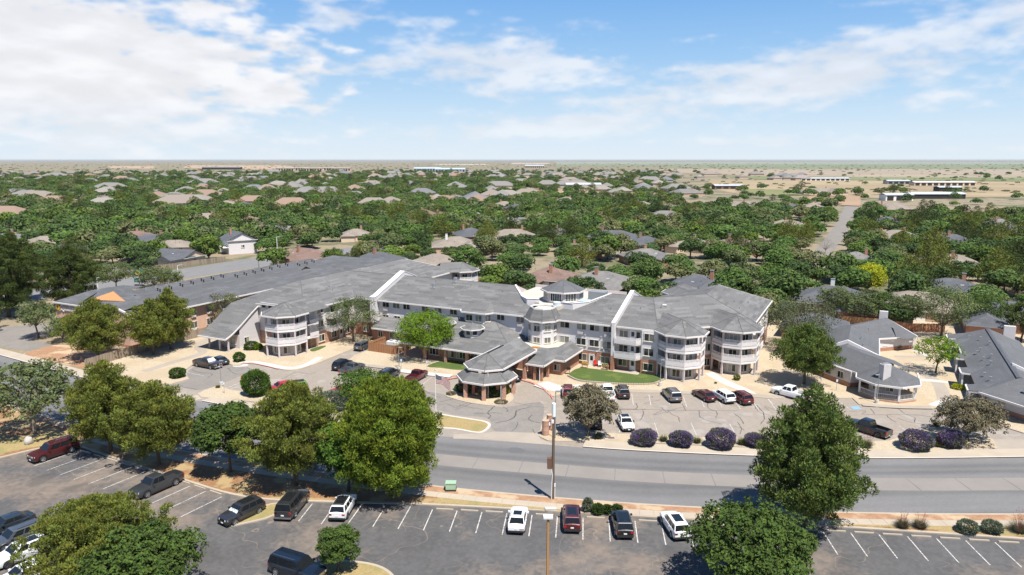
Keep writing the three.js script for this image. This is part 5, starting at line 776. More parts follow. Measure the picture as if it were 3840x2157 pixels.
fence('board_fence', [[61.85, -167.31], [64.58, -165.98], [67.85, -164.67]], 1.9, 'brown board fence beyond the right end of the building', [M.woodBrown], .3, M.woodBrown);
fence('board_fence', [[-10.43, -213.74], [-6.37, -215.59], [-1.25, -213.74]], 1.9, 'brown board fence behind the rear balcony tower', [M.woodBrown], .3, M.woodBrown);
fence('board_fence', [[-138.04, -215.59], [-136.41, -219.76], [-133.32, -223.70], [-131.65, -225.72]], 1.7, 'grey board fence along the far side of the back street', [M.woodGrey], .3);
fence('board_fence', [[-124.51, -239.29], [-119.01, -245.60], [-115.20, -252.50], [-107.65, -264.42]], 1.8, 'tan and grey fence in front of the white house', [M.woodGrey, M.woodGreyDark], .3);
const lampPost = (p, h, label, conc, arm = 0) => { const g = thing('lamp_post', [p[0], .1, p[1]], arm, label, 'lamp post', 'parking lot lamp posts'); if (conc) new MB().bar([0, 0, 0], [0, conc, 0], .3, .3, 14).build('concrete_base', M.concreteNew, g); new MB().bar([0, conc, 0], [0, h, 0], .07, .055, 8).build('pole', M.metalGrey, g); new MB().box(.28, h - .06, 0, .62, .14, .34).build('lamp_head', M.metalGrey, g); return g; };
lampPost([-48.99, -114.72], 4.3, 'lamp post on a white concrete foot near the orange cone', .62); lampPost([24.85, -114.21], 4.6, 'lamp post on a white concrete foot at the corner of the lawn', .75); lampPost([56.96, -105.87], 4.6, 'lamp post on a white concrete foot before the octagonal cottage porch', .55, Math.PI); lampPost([62.75, -96.98], 3.4, 'black lamp post beside the brown tree at the right edge', 0, Math.PI); lampPost([5.9, -91.6], 6.7, 'thin lamp post behind the brick entrance sign', 0); lampPost([-16.9, -102.2], 5.0, 'lamp post above the foreground pine near the flagpole', 0); lampPost([-20.51, -124.29], 4.0, 'lamp post at the edge of the bright green tree', .4);
{ // utility pole
  const g = thing('utility_pole', [4.58, .1, -74.1], 0, 'dark wooden utility pole with white antenna and rusty cabinet beside the street', 'utility pole');
  new MB().bar([0, 0, 0], [0, 9.6, 0], .19, .14, 10).build('pole', M.pole, g); new MB().bar([0, 9.7, 0], [0, 11.2, 0], .22, .22, 14).build('antenna', std([.72, .76, .74], { roughness: .5 }), g); new MB().bar([0, 9.2, 0], [0, 9.72, 0], .1, .16, 8).build('antenna_mount', M.metal, g); new MB().box(-.12, 9.0, .2, .25, .35, .2).build('junction_box', M.white, g);
  new MB().box(-.42, 3.7, .12, .5, 1.25, .5).build('equipment_cabinet', M.rust, g); new MB().tube([[-.2, 3.7, .15], [-.1, 2.9, .2], [-.14, 2.0, .2], [-.18, 0, .2]], .05, 6).build('conduit', M.whiteBlue, g); new MB().bar([.2, 0, .12], [.2, 1.9, .12], .05, .05, 6).build('conduit', M.white, g); new MB().box(.2, 1.5, .14, .16, .4, .14).build('meter', M.white, g); new MB().bar([-.12, 4.9, .16], [-.12, 9.2, .16], .025, .025, 5).build('cable', M.dark, g);
}
{ const g = thing('light_pole', [3.05, 0, -55.5], 0, 'orange-brown wooden light pole with a white flat lamp in the front lot', 'lamp post'); new MB().bar([0, 0, 0], [0, 7.55, 0], .13, .11, 10).build('pole', M.poleOrange, g); new MB().bar([0, 7.5, 0], [0, 7.75, 0], .05, .05, 6).build('bracket', M.metal, g); new MB().box(0, 7.75, -.05, .78, .16, .6).build('lamp_head', std([.66, .68, .70], { roughness: .5 }), g); }
{ // flagpole and flag
  const [x, z] = [-11.09, -98.53], g = thing('flagpole', [x, .1, z], 0, 'white flagpole on the dry grass island', 'flagpole'); new MB().bar([0, 0, 0], [0, 7.5, 0], .075, .045, 10).build('pole', M.white, g); const b = part('finial', new THREE.SphereGeometry(.1, 10, 8), M.metal, g); b.position.y = 7.58;
  const cv = document.createElement('canvas'); cv.width = 512; cv.height = 288; const c = cv.getContext('2d'); for (let i = 0; i < 13; i++) { c.fillStyle = i % 2 ? '#d8d2cc' : '#8c1022'; c.fillRect(0, i * 288 / 13, 512, 288 / 13 + 1); } c.fillStyle = '#141a38'; c.fillRect(0, 0, 205, 155); c.fillStyle = '#f0eeea'; for (let r = 0; r < 9; r++) for (let k = 0; k < (r % 2 ? 5 : 6); k++) { c.beginPath(); c.arc(17 + k * 34 + (r % 2 ? 17 : 0), 15 + r * 15.6, 5, 0, 7); c.fill(); }
  const t = new THREE.CanvasTexture(cv); t.colorSpace = THREE.SRGBColorSpace; const m = new THREE.MeshStandardMaterial({ map: t, roughness: .85, side: THREE.DoubleSide });
  const N = 16, fl = new MB(), pt = (u, v) => { const w = u * 2.3; return [w * .93, 7.0 - v * 1.3 - .62 * u * u - .42 * u - .1 * Math.sin(u * 7 + v), .16 * Math.sin(u * 9 + v * 1.5) * u + .5 * u]; };
  for (let i = 0; i < N; i++) for (let j = 0; j < 8; j++) { const q = [[i / N, j / 8], [i / N, (j + 1) / 8], [(i + 1) / N, (j + 1) / 8], [(i + 1) / N, j / 8]], P = q.map(([u, v]) => pt(u, v)), T = q.map(([u, v]) => [u, 1 - v]); fl.tri(P[0], P[1], P[2], null, [T[0], T[1], T[2]]).tri(P[0], P[2], P[3], null, [T[0], T[2], T[3]]); }
  const f = thing('flag', [x + .06, .1, z], 0, 'stars and stripes flag flying from the white flagpole', 'flag'); fl.build('cloth', m, f);
}
{ // brick entrance sign
  const a = [4.62, -92.77], b = [5.25, -94.87], g = thing('entrance_sign', [a[0], .1, a[1]], 0, 'brick entrance sign with two rounded pillars beside the driveway', 'sign'); const dx = b[0] - a[0] + .1, dz = b[1] - a[1];
  for (const [x, z, h] of [[0, 0, 2.1], [dx, dz * .98, 2.15]]) { const r = []; for (let k = 0; k < 12; k++) r.push([x + .48 * Math.cos(k / 6 * Math.PI), z + .4 * Math.sin(k / 6 * Math.PI)]); new MB().prism(r, 0, h).build('pillar', M.brickPink, g); new MB().prism(r.map(([p, q]) => [x + (p - x) * 1.06, z + (q - z) * 1.06]), h, h + .07).build('pillar_cap', M.brickTan, g); }
  new MB().wall([0, -.2], [dx, dz], .3, 1.75, 1.75, .25).build('brick_wall', M.brickPink, g); const l = Math.hypot(dx, dz), ang = Math.atan2(dx, dz) + Math.PI / 2; const s = part('sign_panel', new MB().box(0, 0, 0, l * .62, 1.0, .06).geometry(), std([.10, .105, .17]), g); s.position.set(dx / 2 + .2, .55, dz / 2); s.rotation.y = Math.atan2(dz, dx) * -1; const e = part('sign_emblem', new THREE.TorusGeometry(.22, .05, 6, 14), M.white, s); e.position.set(0, .65, .05);
}
const smallSign = (p, label) => { const g = thing('parking_sign', [p[0], .12, p[1]], 0, label, 'sign', 'disabled parking signs'); new MB().bar([0, 0, 0], [0, 1.95, 0], .03, .03, 6).build('post', M.metalGrey, g); new MB().box(0, 1.5, .04, .32, .46, .02).build('sign_plate', std([.42, .55, .68]), g); new MB().box(0, 1.64, .053, .16, .2, .01).build('symbol', M.white, g); };
smallSign([-20.03, -123.82], 'blue and white parking sign at the left of the bright green tree'); smallSign([-15.27, -122.75], 'blue and white parking sign in front of the maroon pickup'); smallSign([51.33, -113.23], 'blue parking sign in the shade of the right lot pine'); smallSign([53.34, -111.85], 'blue parking sign in front of the cottage wall'); smallSign([-46.74, -110.41], 'thin parking sign on the gravel island near the orange cone');
{ const p = [-46.44, -117.03], g = thing('traffic_cone', [p[0], .02, p[1]], 0, 'orange traffic cone on the driveway', 'cone'); new MB().box(0, 0, 0, .42, .04, .42).build('base', M.orange, g); new MB().bar([0, .04, 0], [0, 1.15, 0], .17, .05, 10).build('body', M.orange, g); }
const hydrant = (p, label) => { const g = thing('fire_hydrant', [p[0], .12, p[1]], 0, label, 'hydrant'), y = std([.62, .50, .25], { roughness: .6 }); new MB().bar([0, 0, 0], [0, .07, 0], .2, .2, 10).bar([0, .07, 0], [0, .6, 0], .13, .13, 10).build('barrel', y, g); new MB().bar([0, .6, 0], [0, .78, 0], .17, .06, 10).build('bonnet', y, g); new MB().bar([-.24, .45, 0], [.24, .45, 0], .08, .08, 8).build('nozzle', y, g); };
hydrant([-74.72, -124.03], 'yellow fire hydrant beside the end of the board fence'); hydrant([60.33, -88.95], 'yellow fire hydrant under the brown tree at the right edge');
{ const p = [-7.03, -76.23], g = thing('transformer_box', [p[0], .13, p[1]], 0, 'pale green transformer box beside the street', 'utility box'); new MB().box(0, 0, 0, 1.25, .2, .95).build('plinth', M.dark, g); new MB().box(0, .2, 0, 1.15, .72, .85).build('cabinet', M.greenBox, g); new MB().box(0, .9, .02, 1.22, .07, .92).build('lid', M.greenBox, g); }
{ const p = [4.21, -71.52], o = new MB().box(0, 0, 0, 1.2, .2, .5).build('utility_vault', M.concreteNew); o.position.set(p[0], .13, p[1]); tag(o, 'pale concrete utility vault lid on the verge by the light pole', 'utility box'); }
{ const p = [-64.57, -89.63], R = rng(3), gm = new THREE.IcosahedronGeometry(.55, 2), a = gm.attributes.position; for (let i = 0; i < a.count; i++) { const k = .72 + .5 * noise3(a.getX(i) * 2.2 + 5, a.getY(i) * 2.2 + 5, a.getZ(i) * 2.2 + 5); a.setXYZ(i, a.getX(i) * k, a.getY(i) * k * 1.3, a.getZ(i) * k); } gm.computeVertexNormals(); const o = part('boulder', gm, std([.40, .37, .34])); o.position.set(p[0], .55, p[1]); tag(o, 'pale grey boulder on the dry grass behind the maroon SUV', 'boulder'); }
{ const p = [13.54, -91.53], o = new MB().box(0, 0, 0, 1.9, .06, 1.3).build('drain_cover', M.concrete); o.position.set(p[0], .135, p[1]); tag(o, 'square concrete drain cover with rusty lid beside the purple shrubs', 'drain cover'); new MB().box(0, .06, 0, .8, .03, .5).build('lid', M.rust, o); }
const streetLight = (p, h, label) => { const g = thing('street_light', [p[0], 0, p[1]], 0, label, 'street light', 'street lights far behind'); new MB().bar([0, 0, 0], [0, h, 0], .14, .1, 7).build('pole', M.white, g); new MB().bar([0, h, 0], [1.6, h + .3, 0], .06, .05, 5).build('arm', M.white, g); new MB().box(1.9, h + .22, 0, .7, .14, .3).build('lamp_head', M.metalGrey, g); };
streetLight([-115.43, -194.52], 5.2, 'white street light rising behind the hotel roof at left'); streetLight([-104.63, -219.38], 5.0, 'white street light behind the middle of the hotel roof'); streetLight([-87.58, -242.76], 5.4, 'white street light behind the hotel roof by the grey shrub'); streetLight([-85.37, -256.36], 10, 'tall pale street light beside the back street'); streetLight([181.98, -413.01], 8, 'street light beside the residential street on the right');
const powerPole = (p, h, label) => { const g = thing('power_pole', [p[0], 0, p[1]], .3, label, 'utility pole', 'power poles in the neighbourhood'); new MB().bar([0, 0, 0], [0, h, 0], .17, .12, 7).build('pole', M.pole, g); new MB().box(0, h - .7, 0, 2.4, .14, .12).build('crossarm', M.pole, g); };
powerPole([-111.94, -297.00], 9, 'wooden power pole in front of the white house'); powerPole([-28.05, -489.52], 13, 'tall power pole among the trees left of centre'); powerPole([-54.49, -381.12], 8, 'power pole by the side road left of centre'); powerPole([6.21, -489.52], 9, 'power pole beside the curved alley'); powerPole([-211.07, -489.52], 9, 'power pole beside the bare tree on the left');
// patio furniture
{ const chair = (p, turn, mat, label) => { const g = thing('patio_chair', [p[0], .2, p[1]], turn, label, 'chair'); new MB().box(0, .38, 0, .6, .08, .58).build('seat', mat, g); new MB().box(0, .46, -.27, .6, .6, .07).build('backrest', mat, g); for (const x of [-.26, .26]) for (const z of [-.25, .25]) new MB().box(x, 0, z, .05, .38, .05).build('leg', mat, g); };
  const red = std([.55, .02, .02], { roughness: .5 }); chair([15.39, -125.86], .3, red, 'red patio chair beside the white door'); chair([17.58, -124.42], -.4, red, 'red patio chair beside the flower stand'); chair([16.10, -125.39], .1, M.white, 'white patio chair between the two red ones');
  const planter = (p, label, k) => { const g = thing('planter_stand', [p[0], .2, p[1]], -U_ANGLE, label, 'planter'); new MB().box(0, .5, 0, 1.1, .3, .5).build('trough', M.woodBrown, g); for (const x of [-.48, .48]) for (const z of [-.2, .2]) new MB().box(x, 0, z, .06, .5, .06).build('leg', M.woodBrown, g); const f = new MB(), R = rng(k); for (let i = 0; i < 90; i++) { const x = (R() - .5), z = (R() - .5) * .45, y = .82 + R() * .3, s = .07; f.tri([x - s, y, z], [x + s, y + R() * .1, z + s], [x, y + s, z - s]); } f.build('flowers', std(k % 2 ? [.55, .4, .05] : [.2, .3, .1]), g); };
  planter([13.28, -124.74], 'raised wooden planter with yellow flowers left of the white door', 1); planter([16.91, -123.64], 'raised wooden planter with green plants in front of the patio', 2); planter([11.14, -126.26], 'low planter table with pale flowers by the brick corner', 4);
  const [gx, gz] = [10.15, -120.95], g = thing('barbecue_grill', [gx, .15, gz], 0, 'black barbecue grill on a pedestal beside the lawn', 'grill'); new MB().bar([0, 0, 0], [0, .85, 0], .05, .05, 6).build('pedestal', M.dark, g); new MB().box(-.15, .85, 0, .7, .35, .5).build('firebox', M.black, g);
  const p = [37.00, -124.74], o = thing('garden_hose', [p[0], 1.0, p[1]], .5, 'coiled black hose hanging between the right towers', 'hose'); part('coil', new THREE.TorusGeometry(.5, .1, 8, 20), M.black, o).scale.set(.7, 1.1, 1); }

// ---------------------------------------------------------------- trees and shrubs
const leafMat = (c, through = .28) => new THREE.MeshPhysicalMaterial({ color: new THREE.Color().setRGB(...c), vertexColors: true, roughness: .95, transmission: through, thickness: 0, specularIntensity: .25, side: THREE.DoubleSide });
const LEAF = { pineGreen: leafMat([.108, .150, .034], .1), pine: leafMat([.145, .165, .030], .1), pineDark: leafMat([0.065, 0.089, 0.022], .06), pineBright: leafMat([.135, .182, .020], .1), elm: leafMat([.125, .155, .060]), oak: leafMat([0.069, 0.112, 0.022]), mid: leafMat([0.069, 0.129, 0.017]), bright: leafMat([0.132, 0.218, 0.012]), lime: leafMat([0.139, 0.198, 0.013]), olive: leafMat([0.122, 0.132, 0.050]), grey: leafMat([0.112, 0.129, 0.066]), brown: leafMat([.170, .150, .090]), dark: leafMat([0.046, 0.076, 0.017]), deep: leafMat([0.053, 0.096, 0.018]), yellow: leafMat([.36, .38, .02]), sage: leafMat([0.152, 0.185, 0.119]), purple: leafMat([.16, .115, .23]), sageGreen: leafMat([.135, .14, .10]), straw: leafMat([0.198, 0.168, 0.066]), bare: leafMat([0.178, 0.149, 0.122]), pink: leafMat([0.264, 0.086, 0.086]), rose: leafMat([0.198, 0.066, 0.066]) };
M.bark = std(0xffffff, { map: tex(128, 2, (u, v) => { const k = .6 + .7 * pfbm(u, v * .3, 16, 3, 9); return [.115 * k, .085 * k, .062 * k]; }) }); M.barkPale = std(0xffffff, { map: tex(128, 2, (u, v) => { const k = .6 + .7 * pfbm(u, v * .3, 16, 3, 19); return [.25 * k, .20 * k, .16 * k]; }) });
class Leaves {
  constructor() { this.p = []; this.n = []; this.c = []; }
  tri(a, b, c, col, nrm) { this.p.push(...a, ...b, ...c); const n = nrm || unit(cross(sub(b, a), sub(c, a))); this.n.push(...n, ...n, ...n); for (let i = 0; i < 3; i++) this.c.push(...col); }
  geometry() { const g = new THREE.BufferGeometry(); g.setAttribute('position', new THREE.Float32BufferAttribute(this.p, 3)); g.setAttribute('normal', new THREE.Float32BufferAttribute(this.n, 3)); g.setAttribute('color', new THREE.Float32BufferAttribute(this.c, 3)); return g; }
}
const rdir = (R) => { const z = 2 * R() - 1, a = R() * 6.2832, r = Math.sqrt(1 - z * z); return [r * Math.cos(a), z, r * Math.sin(a)]; };
// a tuft of needles: blades lie like scales on a small dome and point up and outwards
function puff(L, R, c, r, n, w, up, tint, jit = .3) {
  const k = (1 - jit / 2 + jit * R()) * tint, hue = (R() - .5) * .16;
  for (let i = 0; i < n; i++) {
    let d = rdir(R); d = unit([d[0], d[1] * .8 + up * (.15 + .45 * R()), d[2]]);
    const j = rdir(R), e = unit([d[0] * .55 + j[0] * .55, d[1] * .55 + .55 + j[1] * .45, d[2] * .55 + j[2] * .55]), s = unit(cross(e, d)), l = r * (.26 + .26 * R()), q = r * (.6 + .4 * R()), b = .75 + .5 * R(), col = [k * b * (1 + hue), k * b, k * b * (1 - hue)], ww = w * (.8 + .5 * R());
    const p = [c[0] + d[0] * q, c[1] + d[1] * q, c[2] + d[2] * q];
    L.tri([p[0] - s[0] * ww, p[1] - s[1] * ww, p[2] - s[2] * ww], [p[0] + s[0] * ww, p[1] + s[1] * ww, p[2] + s[2] * ww], [p[0] + e[0] * l, p[1] + e[1] * l, p[2] + e[2] * l], col);
  }
}
// a spray of leaves round a point on a lobe; each leaf faces roughly outwards and up
function spray(L, R, c, out, r, n, size, tint, jit = .3) {
  const k = (1 - jit / 2 + jit * R()) * tint, hue = (R() - .5) * .2;
  for (let i = 0; i < n; i++) {
    const o = rdir(R), j = rdir(R), m = unit([out[0] * .8 + j[0] * .75, out[1] * .8 + .35 + j[1] * .75, out[2] * .8 + j[2] * .75]), u = unit(cross(m, rdir(R))), v = cross(m, u), q = r * Math.cbrt(R()), p = [c[0] + o[0] * q, c[1] + o[1] * q * .8, c[2] + o[2] * q], a = size * (.7 + .6 * R()), b = a * 1.5, f = .75 + .5 * R(), col = [k * f * (1 + hue), k * f, k * f * (1 - hue)];
    L.tri([p[0] - u[0] * a - v[0] * b * .5, p[1] - u[1] * a - v[1] * b * .5, p[2] - u[2] * a - v[2] * b * .5], [p[0] + u[0] * a - v[0] * b * .5, p[1] + u[1] * a - v[1] * b * .5, p[2] + u[2] * a - v[2] * b * .5], [p[0] + v[0] * b, p[1] + v[1] * b, p[2] + v[2] * b], col);
  }
}
// pine: leaning trunk, whorls of boughs ending in needle tufts. prof(f) gives the crown's half width at height fraction f
function pineShape(seed, H, Rc, { base = .16, tufts = 210, blades = 190, r = .74, w = .055, dome = 1.6, round = 0, lean = .04, space = 1.12 } = {}) {
  const R = rng(seed), T = new MB(), L = new Leaves(), lx = (R() - .5) * lean * H, lz = (R() - .5) * lean * H, ax = (f) => [lx * f * f, f * H, lz * f * f];
  const pts = [0, .2, .4, .6, .8, .95].map(ax), r0 = Math.max(.16, H * .021);
  T.tube(pts, [1.25, 1, .8, .55, .3, .1].map((k) => k * r0), 8);
  const prof = (f) => { const g = (f - base) / (1 - base); if (round) return Rc * (g < .36 ? .80 + .2 * Math.sin(g / .36 * 1.57) : Math.sqrt(Math.max(.02, 1 - ((g - .36) / .66) ** 2))); return Rc * Math.pow(Math.max(0, Math.sin(Math.PI * Math.min(1, Math.pow(g, .78) * .93 + .09))), .62) * (1 - .55 * Math.pow(g, dome * 2)); };
  const boughs = Math.round(tufts / 4.5), taken = [], clear = (c) => { for (const q of taken) if ((q[0] - c[0]) ** 2 + ((q[1] - c[1]) * 1.25) ** 2 + (q[2] - c[2]) ** 2 < (r * space) ** 2) return false; taken.push(c); return true; };
  for (let i = 0; i < boughs; i++) {
    const f = base + (1 - base) * (i + .4 * R()) / boughs * .97, az = i * 2.39996 + R() * .7, len = prof(f) * (.78 + .34 * R()), o = ax(f), rise = .12 + .5 * f + .15 * (R() - .5);
    const e = [o[0] + Math.cos(az) * len, o[1] + len * rise * .55, o[2] + Math.sin(az) * len], m = [o[0] + Math.cos(az + .12) * len * .5, o[1] + len * rise * .12, o[2] + Math.sin(az + .12) * len * .5];
    T.tube([o, m, e], [.06, .045, .02], 5);
    const nt = Math.max(2, Math.round(4.5 * (.55 + .45 * len / Rc) + (R() - .5) * 2));
    for (let k = 0, tries = 0; k < nt && tries < nt * 5; tries++) { const t = round ? 1 - .42 * Math.pow(R(), 1.5) : 1 - .72 * Math.pow(R(), 1.3), q = len * (round ? .2 : .24), c = [mix(o[0], e[0], t) + (R() - .5) * 2 * q * t, mix(m[1], e[1], t) + (R() - .25) * r * .9, mix(o[2], e[2], t) + (R() - .5) * 2 * q * t]; if (!clear(c)) continue; k++; puff(L, R, c, r * (.78 + .4 * R()), blades, w, .55, 1, .5); }
  }
  puff(L, R, ax(1), r, blades, w, 1, 1, .2);
  return { trunk: T.geometry(), crown: L.geometry() };
}
// broad-leaved: forking trunk, lobes of leaf sprays with gaps between
function leafShape(seed, H, Rc, { base = .22, lobes = 18, sprays = 20, leaves = 14, leaf = .085, lr = .36, flat = .72, stems = 1, spread = 1, tight = .85, pr = 9 } = {}) {
  const R = rng(seed), T = new MB(), L = new Leaves(), cy = H * (base + (1 - base) * .5), hy = H * (1 - base) * .5, r0 = Math.max(.1, H * .022);
  const fork = [(R() - .5) * .5, H * base * .95, (R() - .5) * .5], foots = Array.from({ length: stems }, (_, i) => stems > 1 ? [Math.cos(i * 6.28 / stems) * .25, 0, Math.sin(i * 6.28 / stems) * .25] : [0, 0, 0]);
  for (const f of foots) T.tube([f, [mix(f[0], fork[0], .5) + (R() - .5) * .15, fork[1] * .5, mix(f[2], fork[2], .5)], fork], [1.25, .95, .85].map((k) => k * r0 / Math.sqrt(stems)), 8);
  for (let i = 0; i < lobes; i++) {
    const g = (i + .5) / lobes, y = 1 - 1.86 * g, a = i * 2.39996 + R() * .6, rr = Math.sqrt(Math.max(0, 1 - y * y)), k = (.58 + .22 * R()) * spread, s = Rc * lr * (.8 + .45 * R());
    const c = [Math.cos(a) * rr * Rc * k, cy + y * hy * .72, Math.sin(a) * rr * Rc * k];
    const m = [c[0] * .45, mix(fork[1], c[1], .55), c[2] * .45]; T.tube([fork, m, c], [r0 * .45, r0 * .25, r0 * .08], 5);
    const tint = .86 + .3 * R();
    for (let q = 0; q < sprays; q++) { const d = rdir(R); if (d[1] < -.55) d[1] *= -.6; const u = tight + (1 - tight) * R() - .25 * Math.pow(R(), 3), p = [c[0] + d[0] * s * u, c[1] + d[1] * s * flat * u, c[2] + d[2] * s * u]; spray(L, R, p, d, Math.min(pr, s * .42) * 1.1, leaves, leaf * 1.5, tint, .35); }
  }
  return { trunk: T.geometry(), crown: L.geometry() };
}
// fuller rounded crown for trees farther off: overlapping lobes with leaves on their skins
function domeShape(seed, H, Rc, { lobes = 9, n = 190, size = .3, base = .1, flat = .8 } = {}) {
  const R = rng(seed), T = new MB(), L = new Leaves(), r0 = Math.max(.14, H * .024);
  T.tube([[0, 0, 0], [.1, H * .3, 0], [0, H * .55, .1]], [r0 * 1.2, r0, r0 * .6], 7);
  for (let i = 0; i < lobes; i++) {
    const top = i === 0, a = i * 2.39996 + R(), rr = top ? .12 * R() : .42 + .22 * R(), s = Rc * (top ? .62 : .40 + .18 * R()), y = H * (top ? .66 : base + .30 + .28 * R()), c = [Math.cos(a) * rr * Rc, y, Math.sin(a) * rr * Rc], tint = .84 + .32 * R();
    T.tube([[0, H * .3, 0], c], [r0 * .5, r0 * .15], 5);
    for (let q = 0; q < n; q++) { const d = rdir(R); if (d[1] < -.5) d[1] *= -1; const u = .86 + .2 * noise3(d[0] * 3 + i, d[1] * 3 + seed, d[2] * 3) - .15 * R() * R(); spray(L, R, [c[0] + d[0] * s * u, c[1] + d[1] * s * flat * u, c[2] + d[2] * s * u], d, size * .5, 1, size, tint, .4); }
  }
  return { trunk: T.geometry(), crown: L.geometry() };
}
// clipped or mounded shrub without a visible stem
function moundShape(seed, W, H, { n = 2600, size = .075, fleck = 0 } = {}) {
  const R = rng(seed), L = new Leaves(), F = new Leaves();
  for (let i = 0; i < n; i++) {
    let d = rdir(R); const lump = .74 + .28 * noise3(d[0] * 2.2 + 7, d[1] * 2.2 + seed, d[2] * 2.2) + .12 * noise3(d[0] * 6 + 7, d[1] * 6 + seed, d[2] * 6), u = lump * (1 - .22 * Math.pow(R(), 2)); const c = [d[0] * W * u, H * .5 + d[1] * H * .52 * u, d[2] * W * u]; if (c[1] < .02) continue;
    const o = unit([d[0] + (R() - .5) * 1.3, d[1] + (R() - .3) * 1.3, d[2] + (R() - .5) * 1.3]), s = unit(cross(o, rdir(R))), k = size * (.8 + .8 * R()), b = .7 + .6 * R(), tgt = fleck && noise3(c[0] * 1.9 + seed, c[1] * 1.9, c[2] * 1.9) + (R() - .5) * .5 > 1 - fleck ? F : L;
    tgt.tri([c[0] - s[0] * k, c[1] - s[1] * k, c[2] - s[2] * k], [c[0] + s[0] * k, c[1] + s[1] * k, c[2] + s[2] * k], [c[0] + o[0] * k * 2.4, c[1] + o[1] * k * 2.4, c[2] + o[2] * k * 2.4], [b, b, b]);
  }
  return { crown: L.geometry(), flowers: fleck ? F.geometry() : null };
}
function plantTree(name, sh, [x, z], mat, label, group, { bark = M.bark, turn = 0, y = .1, category = 'tree' } = {}) {
  const g = thing(name, [x, y, z], turn, label, category, group); part('trunk', sh.trunk, bark, g); part('crown', sh.crown, mat, g); return g;
}
function plantShrub(name, sh, [x, z], mat, label, group, flowerMat, y = .12) {
  const g = thing(name, [x, y, z], 0, label, 'shrub', group); part('foliage', sh.crown, mat, g); if (sh.flowers) part('flowers', sh.flowers, flowerMat, g); return g;
}
const pine = (seed, p, H, Rc, mat, label, o = {}, y = .1) => plantTree('pine_tree', pineShape(seed, H, Rc, o), p, mat, label, null, { bark: M.bark, y });
const leafy = (seed, p, H, Rc, mat, label, o = {}, bark = M.bark) => plantTree('leafy_tree', leafShape(seed, H, Rc, o), p, mat, label, null, { bark });
// foreground
leafy(11, [-66.19, -93.27], 10.3, 6.5, LEAF.elm, 'open-crowned grey-green tree above the maroon SUV', { lobes: 26, sprays: 46, leaves: 9, lr: .3, base: .26, leaf: .085, pr: .36, tight: .8 }, M.barkPale);
pine(12, [-52.3, -87.2], 11.6, 4.32, LEAF.pine, 'tall pine at the left of the pair behind the angled stalls', { tufts: 430, blades: 150, r: 0.66, w: 0.07 });
pine(13, [-44.0, -83.1], 10.3, 4.51, LEAF.pine, 'broad pine behind the dark grey pickup', { tufts: 500, blades: 150, base: .2, r: 0.66, w: 0.07 });
leafy(14, [-34.26, -80.97], 8.5, 4.4, LEAF.oak, 'small dark green tree on the mulch between two pines', { lobes: 22, sprays: 84, leaves: 9, lr: .33, base: .3, leaf: .085, pr: .34 });
pine(15, [-25.2, -77.4], 12.0, 5.06, LEAF.pine, 'loose pine behind the large dark grey SUV', { tufts: 480, blades: 150, base: .2, r: 0.68, w: 0.07 });
leafy(16, [-18.76, -75.86], 8.7, 3.4, LEAF.mid, 'narrow green tree between the loose pine and the round pine', { lobes: 22, sprays: 84, leaves: 9, lr: .36, base: .18, leaf: .085, pr: .34 });
pine(17, [-13.62, -74.84], 12.6, 4.69, LEAF.pineBright, 'dense dome-shaped bright green pine in the middle foreground', { tufts: 1000, blades: 150, base: .13, r: 0.66, round: 1, w: 0.07 });
pine(18, [-36.6, -57.8], 8.1, 5.15, LEAF.pine, 'broad pine cut by the bottom left edge', { tufts: 720, blades: 150, r: 0.5, w: 0.055 }, 0);
leafy(19, [-31.3, -54.6], 6.9, 4.9, LEAF.oak, 'green tree beside the pine at the bottom left edge', { lobes: 26, sprays: 84, leaves: 9, lr: .32, leaf: .07, pr: .26 });
leafy(20, [-16.01, -59.93], 4.5, 1.8, LEAF.oak, 'small multi-stemmed tree on the rounded island by the navy SUV', { lobes: 16, sprays: 84, leaves: 9, lr: .42, base: .22, leaf: .05, pr: .2, stems: 4 });
leafy(21, [20.9, -56.4], 7.6, 5.7, LEAF.oak, 'dense green tree cut by the bottom edge at right', { lobes: 30, sprays: 84, leaves: 9, lr: .32, leaf: .07, pr: .27 });
pine(22, [30.45, -68.15], 14.6, 5.70, LEAF.pineGreen, 'tall spreading pine on the verge at right', { tufts: 640, blades: 150, base: .13, r: 0.74, dome: .6, space: 1.3, w: 0.075 });
// around the building
leafy(31, [-16.29, -130.87], 9.4, 5.8, LEAF.bright, 'bright yellow-green tree in front of the long grey roof', { lobes: 28, sprays: 26, leaves: 15, lr: .33, base: .2, leaf: .075 });
leafy(32, [-33.16, -144.18], 9.5, 5.6, LEAF.elm, 'feathery green tree in front of the left wing', { lobes: 20, sprays: 22, leaves: 14, lr: .33, base: .28, leaf: .07 });
leafy(33, [-23.61, -105.48], 5.4, 3.7, LEAF.mid, 'bushy green tree between the red sedan and the round pine', { lobes: 20, sprays: 22, leaves: 14, lr: .38, base: .15, leaf: .07 });
leafy(34, [10.45, -92.33], 7.5, 4.0, LEAF.brown, 'brownish tree with sparse leaves beside the entrance sign', { lobes: 24, sprays: 46, leaves: 9, lr: .3, base: .16, leaf: .07, pr: .3, stems: 3, tight: .75 });
pine(35, [49.47, -115.37], 9.9, 4.60, LEAF.pineGreen, 'dark green pine standing on the gravel of the right lot', { tufts: 440, blades: 120, base: .22, r: 0.72, w: 0.085 });
leafy(36, [57.39, -137.34], 10.4, 7.0, LEAF.grey, 'pale grey-green spreading tree right of the building', { lobes: 26, sprays: 24, leaves: 13, lr: .3, base: .2, leaf: .075, tight: .75, stems: 3 });
leafy(37, [75.36, -121.47], 6.8, 3.9, LEAF.bright, 'young light green tree between the cottages', { lobes: 15, sprays: 15, leaves: 11, lr: .34, base: .3, leaf: .08 });
